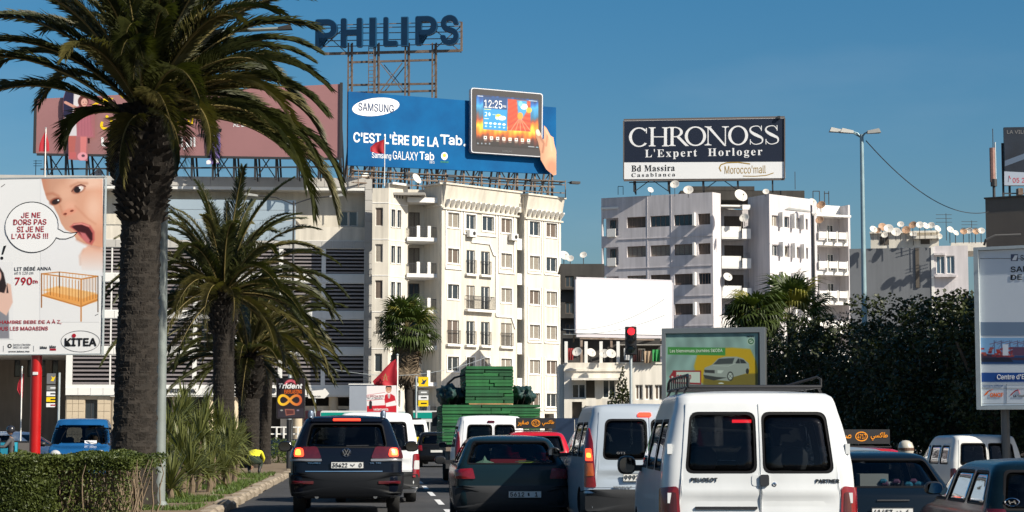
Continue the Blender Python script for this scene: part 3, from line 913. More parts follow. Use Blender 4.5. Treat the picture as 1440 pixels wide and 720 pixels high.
# sign band + ground floor
zs1, zs0 = FK.z(300, 545), zb0
tiles(FK, root, U(95), uR, zb0, zs1, 24, 1, M_tilew)
bb = Board(FK, root)
bb.text('BARID BANK', 232, 546.5, 276, 552, I_black, .02, w=-.07, depth=.05)
bb.text('BARID', 372, 545.5, 388, 552.5, I_black, .02, w=-.07, depth=.05)
hg = [(U(122), U(139), .9, FK.z(300, 562))]
a = MB(); wall(a, 0, U(158), 0, zb0 - .05, hg, .35, .3); a.on('ground_wall', M_beige, root, FK)
nb_u, nb_z = 8, 5
tiles(FK, root, U(96), U(121.5), 0.0, zb0 - .06, 3, 7, M_beige, w=.298, t=.03)
tiles(FK, root, U(139.5), U(158), 0.0, zb0 - .06, 2, 7, M_beige, w=.298, t=.03)
o = window(root, FK, *hg[0], w=0, mull=1, frame=M_iron); o.location = rel(FK, root, hg[0][0], .5, hg[0][2])
a = MB(); a.box(U(158), uR, 3.0, 3.2, 0, zb0 + .2); a.on('shop_front', M_dark, root, FK)
a = MB(); a.box(U(158), uR, .01, 3.2, zb0 - .1, zb0 - .002); a.on('soffit', M_tilew, root, FK)
for px in (163, 205, 250, 296, 330, 375, 420, 470):
 a = MB(); a.lathe([(.38, 0), (.38, zb0 - .1)], 16, (U(px), .6, 0)); a.on('column', M_beige, root, FK, smooth=True)
for k, px in enumerate((215, 262, 305, 398, 437, 475)):
 u_ = U(px)
 window(root, FK, u_, u_ + 1.6, .3, 2.9, w=0, mull=1, frame=M_galv).location = rel(FK, root, u_, 2.93, .3)
a = MB(); a.box(U(395), uR - .1, 1.9, 2.0, 1.2, 3.6); a.on('shop_wall', M_cream, root, FK)
a = MB(); a.box(U(428), U(452), 1.8, 1.88, 1.3, 3.2); a.on('poster', mat('mauve_poster', (.35, .12, .15), .5, var=.5, scale=1.2), root, FK)
window(root, FK, U(470), U(488), 1.9, 3.3, w=0, mull=0, frame=M_iron).location = rel(FK, root, U(470), 1.85, 1.9)
# shaded wing under the overhang at the far left
a = MB()
hl = [(U(x), U(x + 9), FK.z(50, 530, 12), FK.z(50, 499, 12)) for x in (-14, 6, 24, 43, 62, 81)]
wall(a, uL, .3, 0, zlo + .01, hl, .3, 12.0)
a.on('recessed_wall', mat('brown_grey_wall', (.30, .26, .22), .9, var=.15, scale=.6, streak=.2), root, FK)
for h in hl: window(root, FK, *h, w=0, mull=0, frame=M_iron).location = rel(FK, root, h[0], 12.15, h[2])
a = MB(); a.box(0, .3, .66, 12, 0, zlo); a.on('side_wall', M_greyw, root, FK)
a = MB(); a.box(uL, uR, 1.9, 14, zp0 + .1, zp0 + .2); a.box(uL, uL + .3, 0.45, 14, 0, zp0); a.on('roof_slab', M_roof, root, FK)
# ------------------------------------------------------------------ low white terrace building, dark block behind it
FT = Fac(793, 126, 932, 126)
root = thing('terrace_building', 'low cream building with laundry terrace and dishes under the blank billboard', 'building', tuple(FT.o))
U, Zz = FT.u, lambda y: FT.z(860, y)
hT = [(U(804), U(823), Zz(560), Zz(540)), (U(823.5), U(836), Zz(572), Zz(534)), (U(847), U(865), Zz(560), Zz(534)), (U(893), U(903), Zz(562), Zz(541)), (U(906), U(917), Zz(562), Zz(541)), (U(920), U(931), Zz(562), Zz(541)),
  (U(804), U(818), Zz(590), Zz(565))]
a = MB(); wall(a, 0, U(934), 0, Zz(510), hT, .4); a.on('wall', M_cream, root, FT)
for i, h in enumerate(hT):
 if i in (0, 2, 3, 4, 5): window(root, FT, *h, w=.15, curtain=M_curt2 if i > 2 else None, mull=1)
a = MB(); a.box(0, U(934), .41, .5, 0, Zz(528)); a.on('inner_wall', M_room, root, FT)
a = MB(); a.box(U(803), U(872), -.9, -.002, Zz(535), Zz(532)); a.box(U(866), U(934), -.06, -.001, Zz(512), Zz(509.5)); a.on('canopy', M_cream, root, FT)
a = MB(); a.box(-.02, U(880), -.1, -.002, Zz(522), Zz(519)); a.on('string_course', M_cream, root, FT)
for x0, x1 in ((823, 837), (846, 863)):
 a = MB(); a.box(U(x0), U(x1), -.55, -.45, Zz(571), Zz(560)); a.box(U(x0), U(x1), -.45, -.003, Zz(571.5), Zz(570)); a.on('balcony', M_cream, root, FT)
for px in (796, 824, 845, 869):
 a = MB(); a.box(U(px) - .1, U(px) + .1, .1, .3, Zz(510), Zz(480)); a.on('terrace_post', M_trim, root, FT)
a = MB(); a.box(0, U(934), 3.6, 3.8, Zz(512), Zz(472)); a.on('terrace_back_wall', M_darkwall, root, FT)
a = MB(); a.box(0, U(934), .4, 8, Zz(512) - .2, Zz(512)); a.box(U(870), U(934), 2.2, 3.6, Zz(483), Zz(482)); a.on('terrace_floor', M_roof, root, FT)
window(root, FT, U(902), U(912), Zz(505), Zz(487), w=0).location = rel(FT, root, U(902), 3.5, Zz(505))
a = MB(); a.box(-.3, 0, 0.5, 8, 0, Zz(512)); a.box(0, U(934), 7.7, 8, 0, Zz(512)); a.on('side_wall', M_cream, root, FT)
FD = Fac(788, 150, 850, 150)
root = thing('dark_block', 'dark block in the gap between the white block and the blank billboard', 'building', tuple(FD.o))
hD = [(FD.u(x), FD.u(x + 12), FD.z(800, y + 16), FD.z(800, y)) for x in (795, 812) for y in (388, 425, 455)]
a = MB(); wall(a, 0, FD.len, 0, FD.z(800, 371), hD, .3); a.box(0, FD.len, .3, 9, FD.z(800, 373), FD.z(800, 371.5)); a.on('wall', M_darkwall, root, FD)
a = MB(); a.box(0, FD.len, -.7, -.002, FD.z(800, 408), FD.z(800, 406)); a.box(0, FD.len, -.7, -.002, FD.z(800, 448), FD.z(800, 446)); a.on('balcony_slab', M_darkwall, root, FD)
for h in hD: window(root, FD, *h, w=.1, frame=M_curt2)
# ------------------------------------------------------------------ lilac-white block under the black billboard
FL = Fac(846, 210.4, 1003, 205.0)
root = thing('corner_apartment_building', 'lilac white apartment block with ribbon windows under the black and white billboard', 'building', tuple(FL.o))
U = FL.u
zR = 28.0
def zrow(r): return 24.05 - 3.1 * r
zTL = FL.z(1000, 270.3)
xs = [(882, 908.5), (915, 942.5), (948.5, 975.5), (982.5, 999.5)]
hL = [(U(a_), U(b_), zrow(r) - 1.15, zrow(r)) for r in range(7) for a_, b_ in xs]
hB = [(0.12, U(870), zrow(r) - 1.9, zrow(r)) for r in range(7)]
a = MB(); wall(a, 0, FL.len, 0, zTL, hL + hB, .35); a.on('wall', M_lav, root, FL)
for h in hL: window(root, FL, *h, w=.2, curtain=rnd_curtain(), frame=mat('brown_window_frame', (.16, .11, .09), .6), mull=3, fw=.05)
a = MB(); a.box(.0, U(872), 1.3, 1.5, 0, zTL - 1.5); a.on('loggia_wall', M_lav, root, FL)
for r in range(7):
 z = zrow(r)
 window(root, FL, U(852), U(860), z - 1.9, z - .1, w=0, frame=M_curt2).location = rel(FL, root, U(852), 1.24, z - 1.9)
 a = MB(); a.box(U(855), U(867), -.25, -.15, z - 2.0, z - 1.15); a.box(U(855), U(867), -.15, .35, z - 2.05, z - 1.95); a.on('balcony', M_trim, root, FL)
 if r < 7:
  a = MB(); a.box(U(978) - .12, U(978) + .12, -.5, -.002, z - 1.25, z + .1); a.on('fin', M_trim, root, FL)
  a = MB(); a.box(U(870), FL.len - .01, -.06, -.002, z - 2.35, z - 2.28); a.on('string_course', M_lav, root, FL)
a = MB(); a.box(U(846), U(870), -.12, -.002, FL.z(860, 294), FL.z(860, 291)); a.on('canopy', M_trim, root, FL)
for px in (908.5, 942):
 a = MB(); a.box(U(px) + .17, U(px) + .23, -.03, -.001, 2, zTL); a.on('pilaster', M_lav, root, FL)
FC = Fac(1003, 205.0, 1014.5, 206.2)
a = MB(); wall(a, 0, FC.len, 0, zTL, [], .3); a.on('corner_wall', M_lav, root, FC)
FS = Fac(1053, 208.2, 1083, 205.0)
zS = FS.z(1083, 272.5)
a = MB(); wall(a, 0, FS.len, 0, zS, [], .3); a.on('corner_wall', M_lav, root, FS)
FV = Fac(1012, 208.6, 1056, 209.0)
hv = [(FV.u(1019), FV.u(1046), zrow(r) - 1.7, zrow(r) + .1) for r in range(7)]
a = MB(); wall(a, 0, FV.len, 0, zTL - 1.4, hv, .3); a.on('loggia_wall', M_lav, root, FV)
for h in hv: window(root, FV, *h, w=0.1, curtain=rnd_curtain(), frame=M_curt2, mull=2)
FG = Fac(1015, 206.6, 1054, 207.0)
def gz(y): return FG.z(1030, y)
a = MB(); a.box(0, FG.len, 0, 2, gz(290.5), gz(288)); a.box(FG.len * .75, FG.len + .1, -.3, 0, gz(295), gz(288)); a.on('canopy', M_trim, root, FG)
for r in range(7):
 zf = gz(334) - r * 3.1
 a = MB(); a.box(0, FG.len, -.1, 1.9, zf - .15, zf); a.box(0, FG.len * .7, -.12, 0, zf, zf + 1.15)
 a.box(FG.len * .72, FG.len + .1, -.42, -.3, zf - .15, zf + .9); a.box(FG.len * .72, FG.len + .1, -.3, 0, zf - .15, zf)
 a.on('balcony', M_trim, root, FG)
 a = MB()
 for k in range(6): a.box(FG.len * .75 + k * .13, FG.len * .75 + .02 + k * .13, -.4, -.38, zf + .9, zf + 1.5)
 a.on('railing', M_iron, root, FG)
FR = Fac(1083, 205.0, 1141, 209.6)
zr_ = lambda y: FR.z(1083, y)
hR = []
for r in range(7):
 zt = zr_(302) - r * 3.1
 for a_, b_ in ((1086.5, 1095), (1099, 1111), (1116.5, 1125), (1129, 1137)): hR.append((FR.u(a_), FR.u(b_), zt - 1.15, zt))
a = MB(); wall(a, 0, FR.len, 0, zS, hR, .35); a.on('wall', M_lav, root, FR)
for h in hR: window(root, FR, *h, w=.2, curtain=rnd_curtain(), mull=1)
for r in range(7):
 zt = zr_(302) - r * 3.1
 for px in (1097, 1114, 1127):
  a = MB(); a.box(FR.u(px) - .12, FR.u(px) + .12, -.55, -.003, zt - 1.2, zt + .35); a.on('fin', M_trim, root, FR)
a = MB(); a.box(0, FR.len, -.05, -.001, zr_(316) - 2.0, zr_(316) - 1.95); a.on('string_course', M_lav, root, FR)
FE = Fac(1141, 210.6, 1195, 212.5)
uE = FE.u(1195)
ez = lambda y: FE.z(1170, y)
a = MB(); wall(a, 0, uE, 0, ez(289), [], .3, 1.6); a.box(uE - .25, uE, -.25, 1.6, 0, ez(287.5)); a.box(0, .6, -.3, 1.6, 0, ez(286)); a.on('loggia_wall', M_lav, root, FE)
a = MB(); a.box(0, uE + .1, -.3, 1.6, ez(305) , ez(302)); a.box(.6, uE - .26, 1.3, 1.5, ez(302), ez(287)); a.on('canopy', M_trim, root, FE)
for r in range(7):
 zf = ez(343) - r * 3.15
 a = MB(); a.box(0.6, uE - .25, -.2, 1.6, zf - .2, zf); a.box(0.6, uE - .25, -.2, -.1, zf, zf + .35); a.on('balcony_slab', M_trim, root, FE)
 for k, u0 in enumerate((.65, 2.0, 3.2)):
  u0 = .65 + (uE - 1.1) * k / 3
  a = MB(); a.box(u0, u0 + (uE - 1) * .28, -.6, -.2, zf + .5, zf + 1.2); a.box(u0 + (uE - 1) * .28 - .1, u0 + (uE - 1) * .28, -.65, -.2, zf + .1, zf + 1.3); a.on('balcony_box', M_trim, root, FE)
 for k in (.25, .62):
  u0 = uE * k
  window(root, FE, u0, u0 + .8, zf + .2, zf + 2.2, w=0, mull=1).location = rel(FE, root, u0, 1.53, zf + .2)
a = MB(); a.box(FL.len * .0 + .3, FL.len, .4, 14, zTL - 1.3, zTL - 1.1); a.on('roof_slab', M_roof, root, FL)
FP = Fac(958, 214, 1133, 214)
a = MB(); a.box(0, FP.len, 0, 5, FP.z(1000, 281), FP.z(1100, 268)); a.box(.6, 8, -.03, 5, FP.z(1000, 268), FP.z(1000, 262)); a.on('penthouse', M_darkwall, root, FP)
a = MB()
for px in (1141, 1150, 1157, 1163): a.bar((FP.u(px), -2, FP.z(1150, 290)), (FP.u(px), -2, FP.z(1150, 272)), .08)
a.bar((FP.u(1141), -2, FP.z(1150, 272)), (FP.u(1150), -2, FP.z(1150, 272)), .08); a.bar((FP.u(1157), -2, FP.z(1150, 275)), (FP.u(1163), -2, FP.z(1150, 275)), .08)
a.bar((FP.u(1118), -1, FP.z(1100, 268)), (FP.u(1118), -1, FP.z(1100, 243)), .06)
a.bar((FP.u(867), -4, FP.z(870, 280)), (FP.u(867), -4, FP.z(870, 268.5)), .06); a.bar((FP.u(874), -4, FP.z(870, 280)), (FP.u(874), -4, FP.z(870, 268.5)), .06); a.bar((FP.u(867), -4, FP.z(870, 268.5)), (FP.u(874), -4, FP.z(870, 268.5)), .06)
a.on('roof_pipes', M_iron, root, FP)
# ------------------------------------------------------------------ grey windowless block, top storey and bay
FGY = Fac(1195, 178, 1314, 176.6)
root = thing('grey_building', 'grey windowless side wall of a low block with a white window bay at its right', 'building', tuple(FGY.o))
U = FGY.u; gz = lambda y: FGY.z(1250, y)
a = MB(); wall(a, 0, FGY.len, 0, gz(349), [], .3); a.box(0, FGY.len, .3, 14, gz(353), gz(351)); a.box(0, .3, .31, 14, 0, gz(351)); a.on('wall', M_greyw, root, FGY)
a = MB(); a.box(U(1288), U(1293), -.12, -.002, gz(405), gz(350)); a.on('chimney_strip', M_room, root, FGY)
a = MB(); a.box(U(1310), U(1314) , -.06, -.002, 0, gz(348)); a.on('corner_strip', M_trim, root, FGY)
hG = [(U(1317), U(1329), gz(386), gz(361)), (U(1331.5), U(1343), gz(386), gz(361))]
a = MB(); wall(a, U(1314), U(1362), 0, gz(347), hG, .3); a.box(U(1315), U(1345), -.5, -.002, gz(391), gz(388)); a.box(U(1314), U(1330), -.3, -.001, gz(360), gz(357)); a.on('bay_wall', M_lav, root, FGY)
for h in hG: window(root, FGY, *h, w=.1, mull=1, glass=mat('blue_glass', (.08, .13, .18), .05, spec=.9))
a = MB(); a.box(U(1225), U(1322), 1.5, 6, gz(349), gz(326)); a.box(U(1224), U(1323), 1.2, 6.2, gz(326), gz(323.5)); a.box(U(1285), U(1322), .9, 1.5, gz(335), gz(331)); a.on('roof_room', M_cream, root, FGY)
a = MB()
for x in (1238, 1296): a.box(U(x), U(x + 13), 1.46, 1.5, gz(342), gz(331))
a.on('roof_window', M_room, root, FGY)
a = MB(); a.box(U(1340), U(1400), 2, 8, gz(352), gz(340)); a.on('roof_room', M_cream, root, FGY)
FX = Fac(1388, 118, 1480, 116)
root = thing('brown_tower', 'plain brown tower wall rising behind the white exhibition panel at the right edge', 'building', tuple(FX.o))
a = MB(); a.box(0, FX.len, 0, 12, 0, FX.z(1400, 279)); a.on('wall', mat('brown_render', (.17, .14, .115), .9, var=.12, scale=.4, streak=.1), root, FX)
a = MB(); a.box(-.06, FX.len, -.08, 12, FX.z(1400, 279) + .002, FX.z(1400, 277)); a.on('coping', M_darkwall, root, FX)
# unseen block added right of the road to keep the tree row in shade
root = thing('tree_shade_block', 'unseen plain block added right of the road to shade the tree row', 'building', (34, 37, 0), R(4))
hh = [(2 + 3.5 * i, 3.6 + 3.5 * i, 1.2 + 3.1 * j, 2.7 + 3.1 * j) for i in range(13) for j in range(5)]
fs = Fac.__new__(Fac); fs.o = Vector((0, 0, 0)); fs.d = Vector((0, 1, 0)); fs.n = Vector((1, 0, 0)); fs.rz = PI / 2
a = MB(); a.box(0, 14, 0, 60, -1.2, 22.8); a.build('shade_block_wall', M_cream, root)
# ------------------------------------------------------------------ rooftop billboards
def truss_legs(F_, root, px0, px1, zb, zt, n, depth=3.0, m=M_steel, w0=.35, z_mid=True, cross=True):
 """steel legs behind a board: front posts, raking struts, rails"""
 u0, u1 = F_.u(px0), F_.u(px1)
 for k in range(n):
  u = u0 + (u1 - u0) * k / (n - 1)
  a = MB()
  a.bar((u, w0, zb), (u, w0, zt), .16)
  a.bar((u, w0 + depth, zb), (u, w0, zt - .3), .14)
  a.bar((u, w0 + depth * .5, zb), (u, w0, zb + (zt - zb) * .45), .10)
  a.on('truss_frame', m, root, F_)
  if cross and k < n - 1:
   u2 = u0 + (u1 - u0) * (k + 1) / (n - 1)
   if k % 2 == 0:
    a = MB(); a.bar((u, w0 + .1, zb), (u2, w0 + .1, zb + min(2.6, zt - zb)), .08); a.on('cross_brace', m, root, F_)
    a = MB(); a.bar((u2, w0 + .14, zb), (u, w0 + .14, zb + min(2.6, zt - zb)), .08); a.on('cross_brace', m, root, F_)
def rails(F_, root, px0, px1, zs, w=.3, t=.1, m=M_steel, name='rail'):
 for z in zs:
  a = MB(); a.bar((F_.u(px0), w, z), (F_.u(px1), w, z), t); a.on(name, m, root, F_)
def panel(F_, root, px0, px1, pyt, pyb, m, name='board', t=.25, w=0.0):
 """board face from photograph corners (px at both ends)"""
 u0, zt = F_.uz(px0, pyt[0], w); u1, zt2 = F_.uz(px1, pyt[1], w)
 _, zb = F_.uz(px0, pyb[0], w); _, zb2 = F_.uz(px1, pyb[1], w)
 a = MB(); a.prism([(u0, zb), (u1, zb2), (u1, zt2), (u0, zt)], w, w + t)
 return a.on(name, m, root, F_), (u0, u1, zb, zt)
# ---- blue tablet billboard
FB1 = Fac(490, 163.0, 782, 170.2)
root = thing('rooftop_billboard', 'long blue billboard with a white oval logo and a hand holding a tablet computer', 'billboard', tuple(FB1.at(0, 0, 21.4)))
m_bl = mat('print_blue', (.0, .115, .31), .7, spec=.15, scale=.22, col2=(.0, .06, .19))
_, (u0, u1, zb, zt) = panel(FB1, root, 490, 782, (128.5, 151), (232.5, 245), m_bl)
B = Board(FB1, root)
B.oval(528.5, 150.3, 33.5, 12.6, I_white, ang=-.11, name='logo_oval')
B.text('SAMSUNG', 504, 144, 554, 155.5, I_dblue, .025, w=-.02)
B.text("C'EST L'ÈRE DE LA", 497, 182, 617, 200, I_white, .045)
B.text('Tab', 620, 189, 650, 203, I_white, .03)
B.line([(619, 190.5), (632, 191)], 2.4, I_white)
B.oval(653.5, 204, 1.7, 1.7, I_white, w=-.012)
B.text('Samsung', 523, 214, 550, 224, I_white, .01)
B.text('GALAXY', 552.5, 212, 588, 224, I_white, .0)
B.text('Tab', 590, 213, 610.5, 224.5, I_white, .03)
B.text('10.1', 604, 226, 611, 229.5, I_white, .02)
B.oval(625, 219.5, 4.6, 5.5, I_white, name='badge'); B.oval(625, 218.5, 2.4, 2.6, ink(200, 190, 60, 'straw'), name='badge', w=-.014)
B.text('android', 619.5, 226, 630.5, 228.5, I_green, .01)
# tablet: its own thick slab standing proud of the board
tb = MB()
TW = -.55
def rr(pts, r=3.2, n=4):
 out = []
 k = len(pts)
 for i in range(k):
  p0, p1, p2 = Vector(pts[i - 1]), Vector(pts[i]), Vector(pts[(i + 1) % k])
  a_ = p1 + (p0 - p1).normalized() * r; b_ = p1 + (p2 - p1).normalized() * r
  for j in range(n + 1):
   t = j / n
   out.append(tuple((a_ * (1 - t) + p1 * t) * (1 - t) + (p1 * (1 - t) + b_ * t) * t))
 return out
tabc = [(662.5, 123), (662.5, 214.5), (762.5, 221), (763.5, 131.5)]
q = [FB1.uz(x, y, TW) for x, y in rr(tabc, 4)]
tb.prism(q, 0, .5)
tab = tb.build('tablet_slab', mat('silver_edge', (.62, .62, .64), .35, metal=.4), root, rel(FB1, root, 0, TW, 0), FB1.rz)
def inset(c, d):
 cx = sum(p[0] for p in c) / 4; cy = sum(p[1] for p in c) / 4
 return [(x + (d if x < cx else -d), y + (d if y < cy else -d)) for x, y in c]
B.poly(rr(inset(tabc, 1.2), 3.4), ink(48, 44, 46, 'bezel'), 'bezel', w=TW - .006)
def screen(X, Y):
 p = Pic(X, Y, (20, 60, 110))
 t = (Y - 134 - (X - 670) * .075) / 66.0
 def ramp(stops):
  out = [np.interp(t, [s[0] for s in stops], [s[1][i] / 255 for s in stops]) for i in range(3)]
  return out
 wob = t + .03 * np.sin(X * .25 + Y * .3) + .02 * np.sin(X * .9)
 p.c = [np.interp(wob, [0, .08, .2, .36, .48, .56, .66, .78, .9, 1.0], [v / 255 for v in ch]) for ch in
   ((28, 20, 60, 40, 150, 235, 250, 220, 90, 30), (50, 90, 160, 110, 70, 120, 205, 110, 40, 25), (90, 170, 215, 150, 50, 30, 60, 20, 30, 25))]
 # left widget panel
 p.p([(679.5, 136), (713, 138.5), (713, 184), (679.5, 181.5)], (18, 66, 118), 1.2)
 p.p([(679.5, 152), (713, 154.5), (713, 184), (679.5, 181.5)], (35, 140, 200), 1.5)
 p.e(701, 164, 4.2, 3.6, (250, 205, 60)); p.e(706, 166, 5.5, 3.2, (235, 240, 245)); p.e(699, 166, 2, 2, (250, 250, 250))
 for k in range(5): p.e(683.5 + k * 6.3, 173 + k * .5, 2.3, 1.5, (225, 235, 240)); p.e(683.5 + k * 6.3, 177.5 + k * .5, 1.6, 1.0, (190, 220, 235))
 p.l([(682, 158), (684.5, 158), (684.5, 161), (682, 163), (684.5, 163)], .9, (245, 245, 245)); p.e(688.3, 160.5, 1.4, 2.4, (245, 245, 245)); p.l([(693, 161), (697, 161.3)], .7, (220, 235, 240))
 p.l([(681, 153.5), (690, 154)], .8, (240, 220, 90)); p.l([(681, 166.5), (687, 167)], .8, (240, 240, 240))
 # right picture: red canyon with sky
 p.p([(714, 139), (746, 142), (746, 185), (714, 183)], (205, 82, 44), 1)
 ins = m_poly(X, Y, [(714, 139), (746, 142), (746, 185), (714, 183)], 1)
 st = .5 + .5 * np.sin((X - 700) * .15 + (Y - 160) * .9 + np.sin(X * .2) * 2)
 p.put(ins * st * .55, (150, 40, 28))
 for a_ in range(5): p.l([(731, 165), (718 + a_ * 7, 184)], 1.2, (235, 150, 120), k=.7)
 p.put(ins * m_poly(X, Y, [(727, 141), (741, 142), (741, 156), (734, 168), (729, 165)], 2), (60, 150, 205))
 p.e(737, 150, 5, 4, (240, 245, 248)); p.e(732, 146, 3, 4, (120, 190, 225)); p.e(731.5, 163, 4, 5, (235, 150, 40), k=.9); p.e(744, 155, 4, 4, (240, 190, 50), k=.8)
 p.p([(714, 139.5), (724, 140.3), (728, 160), (714, 178)], (190, 62, 34), 2, k=.6)
 # status text and dock
 p.l([(672, 134.8), (679, 135.4)], .9, (220, 225, 230)); p.l([(744, 141.5), (755, 142.4)], .9, (190, 210, 225))
 for k in range(8):
  x, y = 682.5 + k * 8.7, 193.5 + k * .6
  p.p([(x - 2.2, y - 2.3), (x + 2.2, y - 2.2), (x + 2.2, y + 2.4), (x - 2.2, y + 2.3)], (240, 240, 235), .8)
  p.e(x, y, 1.2, 1.2, [(40, 40, 50), (230, 90, 70), (80, 80, 90), (200, 120, 60), (230, 170, 60), (230, 80, 60), (220, 140, 30), (60, 160, 120)][k])
  p.l([(x - 1.6, y + 4), (x + 1.6, y + 4.1)], .6, (200, 190, 170))
 for k in range(4): p.e(672 + k * 5.5, 201.5 + k * .2, 1.1, 1.1, (150, 165, 180), k=.8)
 p.l([(743, 206), (751, 206.6)], 1.0, (170, 180, 190)); p.l([(754, 207), (757, 207.2)], 1.0, (150, 190, 210))
 return p.c, None
B.paint(670, 133.5, 757, 210, 150, lambda X, Y: (screen(X, Y)[0], (Y > 132.5 + (X - 670) * .085) & (Y < 204 + (X - 670) * .062)), w=TW - .016, name='tablet_screen')
B.text('12:25', 681, 140, 706, 151.3, I_white, .01, w=TW - .024)
B.text('PM', 706.8, 148, 711.5, 151.4, I_white, .01, w=TW - .024)
B.text('SAMSUNG', 706, 211, 720, 214, I_grey, 0, w=TW - .024)
def hand(X, Y):
 p = Pic(X, Y, (208, 152, 118))
 p.c = [c * (0.72 + .38 * np.clip((X - 750) / 24, 0, 1)) for c in p.c]
 p.l([(757, 188), (765, 202), (763, 214)], 2.0, (150, 92, 66), 3)
 p.l([(770, 190), (768, 205)], 1.5, (165, 108, 80), 2.5)
 p.e(757, 186.5, 3.3, 5.0, (226, 186, 160), a=-.3); p.e(756.5, 185.5, 2.2, 3.6, (238, 205, 188), a=-.3)
 p.l([(766, 180), (774, 196), (776, 212)], 1.4, (225, 178, 148), 2.5); p.e(776, 236, 8, 12, (170, 112, 84), soft=.8, k=.7)
 return p.c, m_poly(X, Y, [(752.5, 184), (754, 181.5), (757.5, 182), (760, 187), (763, 196), (764.5, 195), (764.8, 176), (768.5, 180), (774, 190.5), (778, 193), (779.5, 203), (782, 212), (782, 245.5), (778, 246.5), (768, 238), (760, 224), (759.5, 214), (756.5, 200), (753, 191)], .01) > .5
B.paint(751, 175, 783, 247, 90, hand, w=TW - .03, name='hand_print')
truss_legs(FB1, root, 497, 779, 21.4, zt - .3, 12, 2.6)
rails(FB1, root, 490, 790, (21.9, 22.6), -.6, .09); rails(FB1, root, 490, 782, (22.5, zt - 1.2), .3, .12)
a = MB(); a.box(0, FB1.u(788), -1.1, -.3, zb - .55, zb - .5); a.on('catwalk', M_steel, root, FB1)
for k in range(13):
 u = FB1.u(497) + (FB1.u(788) - FB1.u(497)) * k / 12
 a = MB(); a.bar((u, -1.1, 21.4), (u, -1.1, 22.95), .06); a.bar((u, -1.1, zb - .55), (u, .2, zb - .55), .07); a.on('railing_post', M_steel, root, FB1)
for k in range(5):
 u = FB1.u(560) + (FB1.u(792) - FB1.u(560)) * k / 4
 a = MB(); a.bar((u, -1.0, zb - .6), (u + .2, -2.0, zb - .7), .05); a.box(u - .25, u + .55, -2.4, -1.9, zb - .85, zb - .65); a.on('floodlight', M_iron, root, FB1)
# ---- PHILIPS letters on a steel tower
FPh = Fac(444, 171.5, 648, 170.0)
root = thing('letter_sign', 'dark blue channel letters on a rusty steel lattice above the blue billboard', 'sign', tuple(FPh.at(0, 0, 21.4)))
spans = [('P', 444.8, 475.8, 28.5, 59.5), ('H', 480.5, 511, 27, 68), ('I', 520.5, 530.3, 26, 67), ('L', 540.3, 560.3, 25.3, 66.5), ('I', 565, 575, 25, 66.2), ('P', 585, 616, 24, 65.8), ('S', 620, 646, 22.5, 65)]
m_let = mat('blue_letter_face', (.001, .022, .06), .6, var=.15, scale=1.5, spec=.2)
m_lets = mat('blue_letter_side', (.003, .055, .13), .5)
for ch, x0, x1, y0, y1 in spans:
 if ch == 'P': y1 = y0 + 41
 if ch == 'I':
  ua, za = FPh.uz(x0, y0); ub, _ = FPh.uz(x1, y0); _, zc = FPh.uz(x0, y1)
  a = MB(); a.box(ua, ub, -.45, 0, zc, za)
  o = a.on('letter', m_lets, root, FPh)
  a = MB(); a.box(ua + .07, ub - .07, -.46, -.452, zc + .07, za - .07); a.build('letter_face', m_let, o, (0, 0, 0))
  continue
 u0_, z0_ = FPh.uz(x0, y0); _, z1_ = FPh.uz(x0, y1); u1_, _ = FPh.uz(x1, y0)
 me = text_mesh(ch, u1_ - u0_, z0_ - z1_, m_lets, .45, .05 if ch != 'S' else .05, res=6)
 o = place('letter', me, root, rel(FPh, root, (u0_ + u1_) / 2, 0, (z0_ + z1_) / 2), (0, 0, FPh.rz))
 me = text_mesh(ch, (u1_ - u0_) * .94, (z0_ - z1_) * .96, m_let, .01, .04, res=6)
 place('letter_face', me, o, (0, -.452, 0))
def ph(p0, p1, t=.1, w=.25, name='rail'):
 (ua, za), (ub, zb_) = FPh.uz(*p0), FPh.uz(*p1)
 a = MB(); a.bar((ua, w, za), (ub, w, zb_), t); a.on(name, M_steel, root, FPh)
for ya, yb in ((35, 30), (39, 36), (46.5, 44), (57, 53), (65, 61)): ph((446, ya), (648, yb), .07)
ph((455, 75), (648, 70.5), .22); ph((648.5, 30), (648.5, 71), .18, name='post')
for ya, yb in ((87, 83.5), (119, 117), (130, 127)): ph((490, ya), (612, yb), .17)
for x0, x1 in ((444, 486), (604, 648)):
 ph((x0, 35), (x1, 73), .07, .35, 'cross_brace'); ph((x1, 35), (x0, 73), .07, .4, 'cross_brace')
for x in (489, 527, 570, 608.5):
 u = FPh.u(x)
 for du, w in ((-.14, .1), (.28, .1), (.08, 1.3)):
  a = MB(); a.bar((u + du, w, 21.4), (u + du * .8, w if w < 1 else .5, FPh.z(x, 60)), .13); a.on('post', M_steel, root, FPh)
 a = MB(); z = 23.0
 while z < FPh.z(x, 76): a.bar((u - .14, .1, z), (u + .28, .1, z + .5), .05); z += 1.0
 a.on('lacing', M_steel, root, FPh)
for p0, p1 in (((534, 88), (566, 128)), ((565, 88), (534, 128))):
 ph(p0, p1, .08, .2, 'cross_brace'); ph((p0[0] + 4, p0[1] + 1), (p1[0] + 4, p1[1]), .07, .7, 'cross_brace')
a = MB()
for x in (517, 524): a.bar((FPh.u(x), -.2, 21.4), (FPh.u(x), -.2, FPh.z(x, 66)), .06)
z = 26.0
while z < FPh.z(520, 68): a.bar((FPh.u(517), -.2, z), (FPh.u(524), -.2, z), .05); z += .32
a.on('ladder', M_steel, root, FPh)
